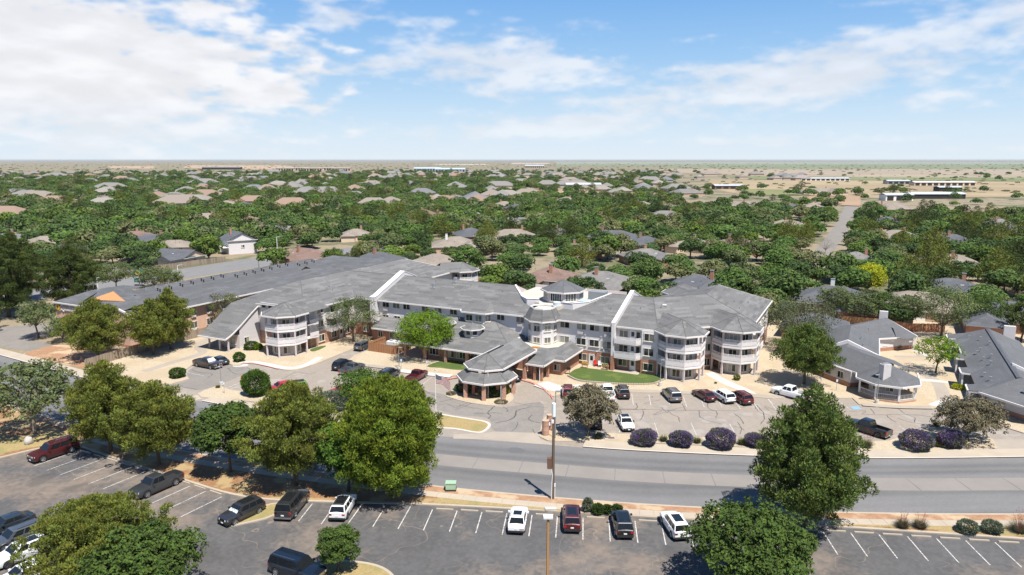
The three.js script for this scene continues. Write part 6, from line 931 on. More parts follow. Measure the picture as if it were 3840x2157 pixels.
leafy(38, [61.59, -90.93], 5.8, 4.6, LEAF.brown, 'olive-brown spreading tree at the right edge beside the cottage', { lobes: 24, sprays: 46, leaves: 9, lr: .3, base: .2, leaf: .07, pr: .3, stems: 3, tight: .75 });
// hotel side
pine(41, [-79.15, -131.09], 11.2, 5.0, LEAF.pine, 'pine on the dirt in front of the hotel corner', { tufts: 420, blades: 110, r: 0.74, w: 0.09 });
pine(42, [-69.91, -133.79], 10.4, 4.3, LEAF.pine, 'pine in front of the hotel fence, left of two', { tufts: 340, blades: 110, base: .2, r: 0.74, w: 0.09 });
pine(43, [-68.44, -137.85], 11.9, 3.9, LEAF.pine, 'taller pine in front of the hotel fence, right of two', { tufts: 360, blades: 110, base: .16, r: 0.74, w: 0.09 });
leafy(44, [-64.66, -156.72], 8.4, 4.1, LEAF.olive, 'sparse half-bare tree behind the fence at the hotel windows', { lobes: 15, sprays: 13, leaves: 10, lr: .32, base: .2, leaf: .08, tight: .7 }, M.barkPale);
leafy(45, [-100.97, -147.06], 8.0, 4.0, LEAF.elm, 'round grey-green tree on the hotel parking lot', { lobes: 18, sprays: 20, leaves: 13, lr: .36, base: .34, leaf: .08 });
leafy(46, [-93.70, -144.18], 5.2, 3.2, LEAF.elm, 'grey-green tree left of the hotel corner pine', { lobes: 16, sprays: 18, leaves: 13, lr: .36, base: .15, leaf: .08 });
pine(47, [-122, -168], 18.5, 7.2, LEAF.pineDark, 'huge dark pine at the left edge beside the hotel', { tufts: 315, blades: 190, r: .9, w: .085, base: .12 });
pine(48, [-112, -177], 15.5, 6.8, LEAF.pineDark, 'big dark pine second from the left edge', { tufts: 298, blades: 190, r: .9, w: .085, base: .12 });
pine(49, [-132, -186], 18, 7.2, LEAF.pineDark, 'big dark pine farther back at the left edge', { tufts: 280, blades: 190, r: .9, w: .085, base: .12 });
pine(50, [-118, -152], 9.5, 4.6, LEAF.pineDark, 'low dark pine in front of the huge pine at the left edge', { tufts: 228, blades: 190, r: .8, w: .075, base: .1 });
leafy(51, [-139.33, -225.72], 8, 6.0, LEAF.olive, 'flat-crowned tree on the corner behind the hotel', { lobes: 20, sprays: 18, leaves: 12, lr: .28, base: .42, flat: .4, leaf: .09, tight: .75 });
leafy(52, [-114.45, -201.96], 8.4, 6.0, LEAF.elm, 'spreading tree behind the hotel roof left of its sign', { lobes: 20, sprays: 20, leaves: 12, lr: .3, base: .3, flat: .55, leaf: .1 });
leafy(53, [-106.40, -208.38], 6.2, 5.6, LEAF.elm, 'low tree behind the hotel roof right of its sign', { lobes: 18, sprays: 18, leaves: 12, lr: .33, base: .12, flat: .6, leaf: .1 });
leafy(54, [-102.71, -211.03], 4, 3.6, LEAF.elm, 'small bush-like tree behind the hotel roof', { lobes: 12, sprays: 16, leaves: 12, lr: .38, base: .1, leaf: .1 });
{ // conical junipers in the hotel courtyard
  const J = [[[-70.05, -192.26], 7.6, 2.5, 'conifer nearest the swept roof in the hotel courtyard'], [[-67.97, -201.63], 9.2, 3.0, 'tallest conifer in the hotel courtyard'], [[-68.22, -195.29], 6, 2.4, 'short conifer between two taller ones in the hotel courtyard'], [[-58.84, -232.63], 8.4, 3.0, 'conifer above the long ridge of the left wing'], [[-54.07, -243.93], 6.8, 2.4, 'small conifer above the ridge, right of a bigger one'], [[-50.21, -253.77], 6.6, 2.6, 'small conifer beside the dark roofed house'], [[-63.37, -225.31], 5.0, 1.5, 'sparse little conifer behind the ridge of the left wing'], [[-66.62, -211.93], 5.6, 1.9, 'little conifer right of the tallest courtyard conifer']];
  J.forEach(([p, h, r, l], i) => plantTree('conifer_tree', pineShape(300 + i, h, r, { tufts: 150, blades: 46, r: .75, w: .07, base: .04, dome: .55 }), p, LEAF.pineDark, l, null, { y: 0 }));
}
// right side by the fence
[[[77.99, -167.31], 7.5, 4.2, LEAF.elm, 'grey-green tree at the left end of the brown cottage fence'], [[81.04, -160.86], 7.6, 4.6, LEAF.elm, 'grey-green tree over the brown fence, second from its left end'], [[85.56, -160.86], 7.6, 4.2, LEAF.oak, 'green tree beside the rear cottage chimney'], [[89.37, -157.21], 7.4, 4.4, LEAF.elm, 'grey-green tree over the red fence behind the near cottage'], [[92.62, -148.74], 11.0, 6.0, LEAF.elm, 'tall grey-green tree rising over the red fence between the cottages'], [[105.67, -154.86], 7.8, 5.4, LEAF.oak, 'dark green tree left of the far cottage chimney'], [[68.35, -180.28], 8, 4.6, LEAF.olive, 'olive tree behind the right end of the building'], [[106.50, -144.07], 9, 3.6, LEAF.pineDark, 'dark conifer at the right edge behind the far cottage']].forEach(([p, h, r, m, l], i) => leafy(400 + i, p, h, r, m, l, { lobes: 20, sprays: 20, leaves: 12, lr: .33, base: .2, leaf: .09 }));
// shrubs
plantShrub('round_shrub', moundShape(61, 2.25, 3.9, { n: 6500, size: .085 }), [-41.36, -109.91], LEAF.mid, 'large clipped dark green ball shrub beside the red car');
plantShrub('round_shrub', moundShape(62, 1.35, 1.7, { n: 2600, size: .07 }), [-58.44, -119.21], LEAF.mid, 'small clipped green shrub on the gravel by the lot entrance');
plantShrub('round_shrub', moundShape(63, 1.05, 1.7, { n: 2200, size: .065 }), [-51.43, -129.20], LEAF.mid, 'small clipped green shrub beside the dark sedan');
plantShrub('round_shrub', moundShape(64, .62, .95, { n: 2000, size: .06 }), [9.22, -70.82], LEAF.deep, 'clipped dark green shrub on the verge, left one of three');
plantShrub('round_shrub', moundShape(65, .5, .85, { n: 1700, size: .06 }), [10.23, -70.82], LEAF.deep, 'clipped dark green shrub on the verge, middle one of three');
plantShrub('round_shrub', moundShape(66, .66, .85, { n: 2000, size: .06 }), [11.24, -70.77], LEAF.deep, 'clipped dark green shrub on the verge, right one of three');
plantShrub('round_shrub', moundShape(67, .55, 1.5, { n: 2400, size: .05 }), [8.17, -71.22], LEAF.sage, 'pale silvery shrub on the verge beside the clipped green ones');
plantShrub('round_shrub', moundShape(68, 1.0, 1.25, { n: 2600, size: .05 }), [46.45, -66.83], LEAF.sage, 'pale silvery ball shrub on the right verge, left of two');
plantShrub('round_shrub', moundShape(69, .98, 1.2, { n: 2600, size: .05 }), [48.92, -66.83], LEAF.sage, 'pale silvery ball shrub on the right verge, right of two');
plantShrub('round_shrub', moundShape(70, 1.5, 1.5, { n: 2400, size: .07 }), [-52.31, -138.00], LEAF.oak, 'green shrub against the white gable wall'); plantShrub('round_shrub', moundShape(71, .9, 1.2, { n: 1500, size: .07 }), [-50.82, -137.61], LEAF.bright, 'bright green shrub beside the left tower'); plantShrub('round_shrub', moundShape(72, 1.25, 1.7, { n: 2000, size: .06 }), [-7.65, -128.42], LEAF.sage, 'silvery shrub behind the gazebo roof'); plantShrub('round_shrub', moundShape(73, 1.7, 1.4, { n: 2200, size: .06 }), [76.84, -138.73], LEAF.deep, 'dark green shrub beside the rear cottage door'); plantShrub('round_shrub', moundShape(74, 1.0, .8, { n: 1300, size: .06 }), [74.03, -112.79], LEAF.yellow, 'small yellow-green mound on the gravel between the cottages'); plantShrub('round_shrub', moundShape(75, .5, 1.0, { n: 700, size: .06 }), [38.77, -117.54], LEAF.pine, 'tiny conical shrub on the gravel in front of the right tower');
plantShrub('round_shrub', moundShape(76, 2.6, 2.6, { n: 2600, size: .1 }), [-27.23, -103.52], LEAF.sage, 'pale grey shrub behind the loose pine'); plantShrub('round_shrub', moundShape(77, 1.2, 1.3, { n: 1400, size: .06 }), [-1.51, -110.73], LEAF.yellow, 'yellow-green shrub under the gazebo'); plantShrub('round_shrub', moundShape(78, 1.7, 1.2, { n: 1800, size: .06 }), [-3.19, -109.50], LEAF.deep, 'dark green shrub under the gazebo, right one'); plantShrub('round_shrub', moundShape(79, 1.7, 1.3, { n: 1800, size: .06 }), [-7.78, -111.57], LEAF.deep, 'dark green shrub under the gazebo, left one');
plantShrub('round_shrub', moundShape(80, .8, .35, { n: 800, size: .05 }), [-9.83, -110.04], LEAF.brown, 'low brown plant at the left tip of the gazebo island'); plantShrub('round_shrub', moundShape(81, 1.1, .3, { n: 900, size: .05 }), [-1.71, -106.07], LEAF.brown, 'low brown plant at the front of the gazebo island');
[[[17.71, -89.82], 1.8, 'purple flowering ball shrub nearest the white sedan, first of the row'], [[22.55, -89.31], 1.6, 'purple flowering ball shrub, second of the row along the street'], [[27.65, -88.65], 1.95, 'purple flowering ball shrub, third and largest of the row along the street'], [[32.43, -89.19], 1.5, 'purple flowering ball shrub half hidden by the tall right pine'], [[53.16, -88.21], 2.1, 'purple flowering ball shrub beside the black pickup'], [[58.19, -88.95], 1.7, 'purple flowering shrub below the brown tree at right']].forEach(([p, w, l], i) => plantShrub('purple_shrub', moundShape(90 + i, w, w * (1.02 + .1 * (i % 3)), { n: 8500, size: .055, fleck: .40 + .05 * (i % 3) }), p, LEAF.sageGreen, l, 'purple flowering shrubs along the street', LEAF.purple));
function tuft(seed, p, r, h, mat, label, spikes) { // clump of arching blades, with tall flower stalks on some
  const R = rng(seed), L = new Leaves(), S = new Leaves(), g = thing('grass_tuft', [p[0], .13, p[1]], 0, label, 'plant', 'blade plants in the beds');
  for (let i = 0; i < 620; i++) { const a = R() * 6.28, o = .25 + 1.5 * R(), d = [Math.cos(a) * o, 1, Math.sin(a) * o], l = h * (.6 + .5 * R()), n = unit(d), s = [-Math.sin(a) * .022, 0, Math.cos(a) * .022], q = [Math.cos(a) * r * .12, 0, Math.sin(a) * r * .12], b = .7 + .6 * R(); L.tri([q[0] - s[0], 0, q[2] - s[2]], [q[0] + s[0], 0, q[2] + s[2]], [q[0] + n[0] * l, n[1] * l, q[2] + n[2] * l], [b, b, b]); }
  part('blades', L.geometry(), mat, g);
  if (spikes) { for (let k = 0; k < spikes; k++) { const a = R() * 6.28, o = .15 + .35 * R(), l = h * (1.3 + .6 * R()), t = [Math.cos(a) * o * l, l, Math.sin(a) * o * l], s = [.02, 0, .02]; S.tri([-.02, 0, 0], [.02, 0, 0], t, [.8, .6, .6]); for (let i = 0; i < 18; i++) { const f = .5 + .5 * R(), c = [t[0] * f, t[1] * f, t[2] * f]; puff(S, R, c, .07, 3, .02, .2, 1); } } part('flower_stalks', S.geometry(), LEAF.pink, g); }
}
tuft(1, [20.48, -90.67], 1, .95, LEAF.olive, 'olive tuft between the first two purple shrubs'); tuft(2, [24.85, -90.03], 1, .95, LEAF.olive, 'olive tuft between the second and third purple shrubs'); tuft(3, [30.71, -89.48], 1.1, 1.05, LEAF.olive, 'olive tuft right of the largest purple shrub'); tuft(4, [46.86, -88.54], 1.2, 1.3, LEAF.olive, 'tuft with pink flower stalks behind the tall right pine', 7); tuft(5, [56.49, -88.87], 1.1, 1.1, LEAF.olive, 'olive tuft between the two right purple shrubs', 8); tuft(6, [40.40, -67.82], 1.6, 1.05, LEAF.brown, 'wide red-flowering clump on the right verge, left half', 9); tuft(7, [42.13, -67.70], 1.6, 1.05, LEAF.brown, 'wide red-flowering clump on the right verge, right half', 7); tuft(8, [51.77, -66.83], 1.7, 1.4, LEAF.brown, 'red-flowering clump at the right edge of the verge', 14); tuft(9, [11.73, -91.53], 1, .9, LEAF.olive, 'green tuft under the brownish tree'); tuft(10, [-49.01, -113.40], .6, .6, LEAF.straw, 'small straw-coloured tuft by the lamp foot'); tuft(11, [60.53, -96.04], 1, 1.1, LEAF.olive, 'grassy tuft beside the black lamp post', 6); tuft(12, [34.58, -115.65], .4, .35, LEAF.straw, 'tiny yellow tuft on the gravel before the right tower');

// ---------------------------------------------------------------- vehicles
const paint = (c, metal = .35) => new THREE.MeshPhysicalMaterial({ color: new THREE.Color().setRGB(...c), roughness: .38, metalness: metal, clearcoat: 1, clearcoatRoughness: .06 });
const CAR = { glass: new THREE.MeshPhysicalMaterial({ color: new THREE.Color().setRGB(.012, .014, .016), roughness: .04, specularIntensity: 1, ior: 1.5 }), tyre: std([.018, .018, .019], { roughness: .9 }), rim: std([.48, .49, .50], { metalness: .85, roughness: .3 }), rimDark: std([.09, .09, .095], { metalness: .6, roughness: .4 }), trim: std([.022, .022, .024], { roughness: .6 }), chrome: std([.62, .62, .63], { metalness: 1, roughness: .18 }), red: std([.42, .012, .012], { roughness: .25 }), lamp: std([.75, .77, .80], { roughness: .15, metalness: .2 }), plate: std([.70, .70, .68]), under: std([.012, .012, .012]), shade: std(0xffffff, { map: tex(128, 1, (u, v) => { const k = pfbm(u, v, 9, 3, 4) > .5 ? 1 : 0; return k ? [.62, .66, .64] : [.22, .30, .30]; }) }), silver: std([.55, .57, .58], { roughness: .4 }) };
const WHEEL = (() => {
  const r = .365, t = new THREE.LatheGeometry([[r * .62, -.11], [r * .93, -.115], [r, -.085], [r, .085], [r * .93, .115], [r * .62, .11]].map(([x, y]) => new THREE.Vector2(x, y)), 22); t.rotateX(Math.PI / 2);
  const m = new MB(); for (let k = 0; k < 5; k++) { const a = k * 1.2566; for (const d of [-.14, .14]) { const c = Math.cos(a + d), s = Math.sin(a + d); m.bar([c * .05, s * .05, .085], [c * .215, s * .215, .095], .032, .026, 5); } } m.bar([0, 0, .03], [0, 0, .105], .07, .06, 10); const rim = new THREE.TorusGeometry(.225, .022, 6, 22); rim.translate(0, 0, .095);
  const d = new THREE.CircleGeometry(.235, 22); d.translate(0, 0, .04); return { tyre: t, spokes: m.geometry(), ring: rim, disc: d, r };
})();
// body types: nose/tail heights, belt line, cabin stations (as fractions from rear to front)
const TYPES = {
  sedan: { L: 4.85, W: 1.86, H: 1.45, belt: .94, hood: .92, nose: .70, deck: .98, tail: .84, cb: [.10, .70], cr: [.25, .55], wh: [.19, .80], r: .335, side: 2 },
  suv: { L: 4.75, W: 1.92, H: 1.70, belt: 1.10, hood: 1.06, nose: .86, deck: 1.12, tail: 1.04, cb: [.015, .735], cr: [.09, .60], wh: [.19, .81], r: .365, side: 3, rails: 1 },
  big: { L: 5.55, W: 2.05, H: 1.92, belt: 1.20, hood: 1.20, nose: 1.0, deck: 1.2, tail: 1.14, cb: [.01, .73], cr: [.05, .62], wh: [.185, .81], r: .40, side: 3, rails: 1 },
  van: { L: 5.1, W: 1.98, H: 1.75, belt: 1.05, hood: 1.0, nose: .78, deck: 1.05, tail: 1.0, cb: [.015, .80], cr: [.06, .58], wh: [.18, .80], r: .345, side: 3, rails: 1 },
  pickup: { L: 5.85, W: 2.02, H: 1.92, belt: 1.22, hood: 1.18, nose: 1.0, deck: 1.22, tail: 1.18, cb: [.385, .735], cr: [.415, .64], wh: [.20, .81], r: .40, side: 2, bed: [.03, .37] },
  oldpickup: { L: 5.4, W: 1.95, H: 1.75, belt: 1.12, hood: 1.06, nose: .92, deck: 1.12, tail: 1.08, cb: [.40, .70], cr: [.43, .61], wh: [.20, .80], r: .37, side: 1, bed: [.03, .385] },
  hatch: { L: 4.35, W: 1.82, H: 1.55, belt: 1.0, hood: .97, nose: .76, deck: 1.02, tail: .96, cb: [.02, .72], cr: [.14, .58], wh: [.18, .80], r: .34, side: 2 },
};
const bodyCache = {};
function bodyShape(key) {
  if (bodyCache[key]) return bodyCache[key];
  const t = TYPES[key], L = t.L, N = 44, st = [];
  const X = (f) => (f - .5) * L, w0 = X(t.wh[0]), w1 = X(t.wh[1]), ra = t.r + .075;
  for (let i = 0; i <= N; i++) {
    const f = i / N, x = X(f), e = Math.abs(f - .5) * 2, end = Math.pow(e, 9);
    let hw = t.W / 2 * (1 - .12 * end - .03 * e * e); let top;
    if (f > t.cb[1] - .02) { const g = (f - t.cb[1] + .02) / (1.02 - t.cb[1]); top = mix(mix(t.belt, t.hood, Math.min(1, g * 4)), t.nose, Math.pow(g, 2.6)); }
    else if (f < t.cb[0]) top = mix(t.tail, t.deck, Math.min(1, Math.pow(f / Math.max(.01, t.cb[0]), .5)));
    else top = mix(t.deck, t.belt, (f - t.cb[0]) / (t.cb[1] - t.cb[0]));
    let bot = .27 + .16 * end; for (const w of [w0, w1]) { const d = Math.abs(x - w); if (d < ra) bot = Math.max(bot, t.r + Math.sqrt(ra * ra - d * d) * .98 - .02); }
    const bed = t.bed && f > t.bed[0] && f < t.bed[1];
    const s = [[hw * .93, Math.min(bot, top - .25)], [hw * .985, mix(bot, top, .25)], [hw, mix(bot, top, .55)], [hw * .975, top - .10], [hw * .945, top - .02], [hw * .90, top]];
    if (bed) s.push([hw * .84, top], [hw * .82, .72], [0, .72]); else s.push([hw * .84, top + .004], [hw * .5, top + .03], [0, top + .045]);
    st.push({ x, s });
  }
  const B = new MB(), P = (k, j, sg) => [st[k].x, st[k].s[j][1], st[k].s[j][0] * sg];
  for (let k = 0; k < N; k++) for (let j = 0; j + 1 < st[0].s.length; j++) for (const sg of [1, -1]) { const q = [P(k, j, sg), P(k + 1, j, sg), P(k + 1, j + 1, sg), P(k, j + 1, sg)]; sg > 0 ? B.quad(...q) : B.quad(q[3], q[2], q[1], q[0]); }
  for (const [k, dir] of [[0, -1], [N, 1]]) { const r = []; const n = st[k].s.length; for (let j = 0; j < n; j++) r.push(P(k, j, 1)); for (let j = n - 2; j >= 0; j--) r.push(P(k, j, -1)); dir > 0 ? B.poly([...r].reverse()) : B.poly(r); }
  // cabin
  const zb = t.W / 2 * .90, zr = t.W / 2 * .70, yb = t.belt - .02, yr = t.H, b0 = X(t.cb[0]), b1 = X(t.cb[1]), r0 = X(t.cr[0]), r1 = X(t.cr[1]);
  const C = new MB(), side = (u, v, sg, o = 0) => [mix(mix(b0, b1, u), mix(r0, r1, u), v), mix(yb, yr - .07, v), (mix(zb, zr + .03, v) + o) * sg];
  for (const sg of [1, -1]) { const q = [side(0, 0, sg), side(1, 0, sg), side(1, 1, sg), side(0, 1, sg)]; C.quad(...q); C.quad(side(0, 1, sg), side(1, 1, sg), [r1 - .06, yr - .01, (zr - .07) * sg], [r0 + .06, yr - .01, (zr - .07) * sg]); C.quad([r0 + .06, yr - .01, (zr - .07) * sg], [r1 - .06, yr - .01, (zr - .07) * sg], [r1 - .08, yr + .02, 0], [r0 + .06, yr + .02, 0]); }
  C.quad(side(1, 0, 1), side(1, 0, -1), side(1, 1, -1), side(1, 1, 1)); C.quad(side(0, 0, -1), side(0, 0, 1), side(0, 1, 1), side(0, 1, -1));
  for (const [x, xi] of [[1, r1 - .06], [0, r0 + .06]]) { C.quad(side(x, 1, 1), side(x, 1, -1), [xi, yr - .01, -(zr - .07)], [xi, yr - .01, zr - .07]); C.tri([xi, yr - .01, -(zr - .07)], [x ? r1 - .08 : r0 + .06, yr + .02, 0], [xi, yr - .01, zr - .07]); }
  const wins = []; { const n = t.side, edges = n === 1 ? [[.14, .9]] : n === 2 ? [[.1, .50], [.54, .9]] : [[.05, .27], [.31, .58], [.62, .91]]; for (const sg of [1, -1]) for (const [a, b] of edges) wins.push(new MB().quad(side(a, .10, sg, .012), side(b, .10, sg, .012), side(b - (b > .85 ? .03 : 0), .92, sg, .012), side(a + (a < .12 ? .03 : 0), .92, sg, .012)).geometry()); }
  const face = (x, o) => { const p = (s, v) => { const q = side(x, v, 1); return [q[0] + o, q[1], q[2] * s]; }; return new MB().quad(p(.92, .08), p(-.92, .08), p(-.92, .97), p(.92, .97)).geometry(); };
  const under = new MB().box(0, .22, 0, L * .94, .5, t.W * .80); 
  const o = { t, X, body: mergeGeometries([B.geometry(), C.geometry()]), wins, front: face(1, .016), rear: face(0, -.016), under: under.geometry(), w0, w1, b1, r0, r1, zr };
  o.body.deleteAttribute('uv'); o.body.setAttribute('uv', new THREE.Float32BufferAttribute(new Float32Array(o.body.attributes.position.count * 2), 2));
  return bodyCache[key] = o;
}
const boxGeo = (w, h, d) => { const k = `b${w},${h},${d}`; return bodyCache[k] ||= new MB().box(0, -h / 2, 0, w, h, d).geometry(); };
function car(type, [x, z], turn, mat, label, o = {}) { // turn: heading angle, 0 drives along +x
  const s = bodyShape(type), t = s.t, g = thing(o.name || (t.bed ? 'pickup_truck' : type === 'sedan' || type === 'hatch' ? 'parked_car' : type === 'van' ? 'minivan' : 'parked_suv'), [x, o.y ?? .016, z], turn, label, t.bed ? 'pickup' : type === 'van' ? 'minivan' : type === 'sedan' || type === 'hatch' ? 'car' : 'suv', 'vehicles parked around the building');
  const put = (name, geo, m, px = 0, py = 0, pz = 0, par = g) => { const q = part(name, geo, m, par); q.position.set(px, py, pz); return q; };
  put('body', s.body, mat); put('underbody', s.under, CAR.under); put('windshield', s.front, o.shade === 2 ? CAR.silver : CAR.glass); put('rear_window', s.rear, CAR.glass); if (o.shade === 1) { const q = put('sun_shade', s.front, CAR.shade); q.scale.set(1, .94, .9); q.position.set(.025, .06, 0); }
  for (const w of s.wins) put('side_window', w, CAR.glass);
  for (const wx of [s.w0, s.w1]) for (const sg of [1, -1]) { const w = put('wheel', WHEEL.tyre, CAR.tyre, wx, t.r, sg * (t.W / 2 - .13)); w.rotation.y = sg > 0 ? 0 : Math.PI; w.scale.setScalar(t.r / WHEEL.r); put('rim', WHEEL.spokes, o.dark ? CAR.rimDark : CAR.rim, 0, 0, 0, w); put('rim_ring', WHEEL.ring, o.dark ? CAR.rimDark : CAR.rim, 0, 0, 0, w); put('brake_disc', WHEEL.disc, CAR.under, 0, 0, 0, w); }
  const L2 = t.L / 2, hw = t.W / 2;
  for (const sg of [1, -1]) {
    put('headlight', boxGeo(.22, .16, .42), CAR.lamp, L2 - .13, t.nose - .10, sg * (hw - .34)).rotation.y = -sg * .35;
    t.bed ? put('taillight', boxGeo(.1, .42, .16), CAR.red, -L2 + .03, t.tail - .28, sg * (hw - .19)) : put('taillight', boxGeo(.14, .2, type === 'sedan' ? .46 : .3), CAR.red, -L2 + .07, t.tail - .17, sg * (hw - (type === 'sedan' ? .36 : .27)));
    put('mirror', boxGeo(.2, .16, .2), o.blackMirror ? CAR.trim : mat, s.b1 - .32, t.belt + .08, sg * (hw + .06));
    put('door_handle', boxGeo(.2, .035, .03), o.chrome ? CAR.chrome : mat, (s.r0 + s.r1) / 2 - .1, t.belt - .14, sg * (hw - .005));
    put('sill_trim', boxGeo(t.L * .5, .09, .04), CAR.trim, 0, .3, sg * (hw - .035));
    if (t.rails && !o.noRails) put('roof_rail', boxGeo((s.r1 - s.r0) * .8, .05, .05), o.chrome ? CAR.chrome : CAR.trim, (s.r0 + s.r1) / 2 - .1, t.H + .03, sg * (s.zr - .1));
  }
  put('front_bumper', boxGeo(.16, .26, t.W * .84), o.chrome && t.bed ? CAR.chrome : CAR.trim, L2 - .05, .48, 0); put('rear_bumper', boxGeo(.18, .2, t.W * .86), t.bed || o.chromeBumper ? CAR.chrome : CAR.trim, -L2 + .05, .46, 0); put('grille', boxGeo(.1, .26, t.W * .5), o.chrome ? CAR.chrome : CAR.trim, L2 - .05, t.nose - .14, 0);
  put('number_plate', boxGeo(.04, .14, .32), CAR.plate, -L2 - .015 + (t.bed ? .0 : .01), t.bed ? .5 : .74, 0); put('number_plate', boxGeo(.04, .13, .3), CAR.plate, L2 + .04, .46, 0);
  if (o.sunroof) put('sunroof', boxGeo((s.r1 - s.r0) * .62, .012, s.zr * 1.35), CAR.glass, (s.r0 + s.r1) / 2 + .1, t.H + .016, 0);
  if (o.blackRoof) put('roof_panel', boxGeo((s.r1 - s.r0) * .86, .014, s.zr * 1.7), CAR.trim, (s.r0 + s.r1) / 2, t.H + .014, 0);
  if (t.bed) { put('bed_liner', boxGeo(t.L * (t.bed[1] - t.bed[0]) * .97, .02, t.W * .80), CAR.trim, s.X((t.bed[0] + t.bed[1]) / 2), .74, 0); if (o.tonneau) put('bed_cover', boxGeo(t.L * (t.bed[1] - t.bed[0]) * .97, .03, t.W * .84), CAR.trim, s.X((t.bed[0] + t.bed[1]) / 2), t.tail + .02, 0); }
  if (o.wiper) put('rear_wiper', boxGeo(.03, .03, .5), CAR.trim, -L2 + .12, t.belt + .2, .1);
  return g;
}
// stand a car by two wheel contacts on its camera side: rear wheel, front wheel
function byWheels(type, r, f, sideSign, mat, label, o) { const t = TYPES[type], dx = f[0] - r[0], dz = f[1] - r[1], a = Math.atan2(-dz, dx), c = Math.cos(a), s = Math.sin(a), mx = (r[0] + f[0]) / 2, mz = (r[1] + f[1]) / 2, off = -(t.W / 2 - .13) * sideSign, mid = ((t.wh[0] + t.wh[1]) / 2 - .5) * t.L; return car(type, [mx + s * off - c * mid, mz + c * off + s * mid], a, mat, label, o); }
// stand a car by the ground point below the middle of its rear bumper
function byTail(type, p, a, mat, label, o) { const t = TYPES[type]; return car(type, [p[0] + Math.cos(a) * t.L / 2, p[1] - Math.sin(a) * t.L / 2], a, mat, label, o); }
function byNose(type, p, a, mat, label, o) { const t = TYPES[type]; return car(type, [p[0] - Math.cos(a) * t.L / 2, p[1] + Math.sin(a) * t.L / 2], a, mat, label, o); }
const C = { white: paint([.78, .78, .77], .0), pearl: paint([.72, .73, .73], .05), maroon: paint([.085, .012, .014]), wine: paint([.13, .012, .018]), red: paint([.42, .010, .018], .2), black: paint([.008, .008, .009], .2), slate: paint([.060, .064, .070], .5), grey: paint([.045, .046, .050], .5), navy: paint([.010, .018, .034], .4), silver: paint([.26, .27, .28], .7), brown: paint([.05, .036, .03], .4), lime: paint([.15, .27, .045], .3), bluegrey: paint([.03, .04, .048], .4), midgrey: paint([.13, .14, .15], .6) };
const UP = Math.PI / 2;
// front row
byTail('sedan', [0.39, -66.27], UP - .10, C.white, 'white sedan with black glass roof in the front row', { sunroof: 1, blackRoof: 0 });
byTail('suv', [6.11, -66.49], UP - .06, C.maroon, 'dark red SUV in the front row beside the white sedan', { sunroof: 1 });
byTail('suv', [11.32, -65.31], UP - .02, C.black, 'black SUV with glass roof in the front row', { sunroof: 1 });
byTail('suv', [17.01, -65.05], UP + .12, C.white, 'white SUV with sunroof at the right end of the front row', { sunroof: 1, noRails: 1 });
// angled rows
byWheels('big', [-58.80, -87.92], [-60.54, -85.13], 1, C.maroon, 'maroon extended SUV parked at the far left of the angled row', { chrome: 1, shade: 0 });
byWheels('pickup', [-40.87, -78.44], [-42.60, -75.33], 1, C.slate, 'slate grey crew-cab pickup in the angled row', { chrome: 1 });
byWheels('suv', [-28.64, -71.64], [-30.17, -69.39], 1, C.grey, 'charcoal SUV with a patterned sunshade behind its windshield', { sunroof: 1, shade: 1 });
byWheels('big', [-23.09, -70.21], [-22.82, -73.12], 1, C.grey, 'long charcoal SUV seen from behind under the pine shade', { sunroof: 1, chromeBumper: 1 });
byWheels('suv', [-17.49, -69.68], [-17.30, -72.74], 1, C.white, 'white SUV with black roof seen from behind beside the pines', { sunroof: 1, blackRoof: 1, dark: 1 });
car('big', [-19.6, -59.3], -.44, C.navy, 'navy blue SUV cut by the bottom edge', { chrome: 1 });
byWheels('suv', [-46.66, -63.76], [-48.25, -61.42], 1, C.pearl, 'white SUV with glass roof at the left edge', { sunroof: 1, dark: 1 });
{ const t = [-46.66, -63.76], f = [-48.25, -61.42], dx = -4.6, dz = -3.2; byWheels('suv', [t[0] + dx * .5, t[1] - 2.75], [f[0] + dx * .5, f[1] - 2.75], 1, C.midgrey, 'grey SUV at the left edge behind the white one', {}); byWheels('sedan', [t[0] + dx * 1.0 - .6, t[1] - 5.4], [f[0] + dx * 1.0 - .6, f[1] - 5.4], 1, C.bluegrey, 'dark sedan tail at the left edge behind two SUVs', {}); byWheels('sedan', [t[0] + 2.6, t[1] + 3.6], [f[0] + 2.6, f[1] + 3.6], 1, C.white, 'white sedan hood under the bottom left pine', {}); }
byTail('suv', [10.3, -54.6], -UP + .05, C.white, 'white vehicle roof at the bottom edge right of the light pole', { sunroof: 1 });
byTail('van', [24.2, -50.8], UP + .2, C.white, 'white vehicle roof at the bottom edge beside the right tree', {});
// building lot, left
byWheels('pickup', [-58.02, -125.86], [-54.63, -124.13], 1, C.brown, 'dark brown crew-cab pickup on the left of the building lot', { chrome: 1, shade: 2, tonneau: 1 });
byTail('sedan', [-52.93, -126.66], UP + .95, C.bluegrey, 'dark sedan beside the brown pickup', {});
byWheels('suv', [-30.63, -123.67], [-29.84, -126.18], 1, C.navy, 'black SUV beside the old grey pickup', { wiper: 1 });
byWheels('oldpickup', [-28.58, -121.25], [-27.41, -123.51], 1, C.midgrey, 'old grey pickup with open bed in the building lot', {});
byWheels('van', [-21.10, -117.79], [-20.19, -120.44], 1, C.bluegrey, 'dark minivan beside the maroon pickup', {});
byWheels('oldpickup', [-16.35, -116.41], [-15.16, -119.43], 1, C.wine, 'maroon pickup with open bed near the flagpole', {});
byNose('hatch', [-39.75, -110.78], -2.45, C.red, 'bright red car beside the ball shrub', {});
byNose('suv', [-38.17, -110.91], -2.75, C.lime, 'lime green SUV beside the red car', { blackRoof: 1 });
byNose('sedan', [-29.52, -109.18], -2.5, C.red, 'red sedan half hidden by the bushy green tree', { sunroof: 1 });
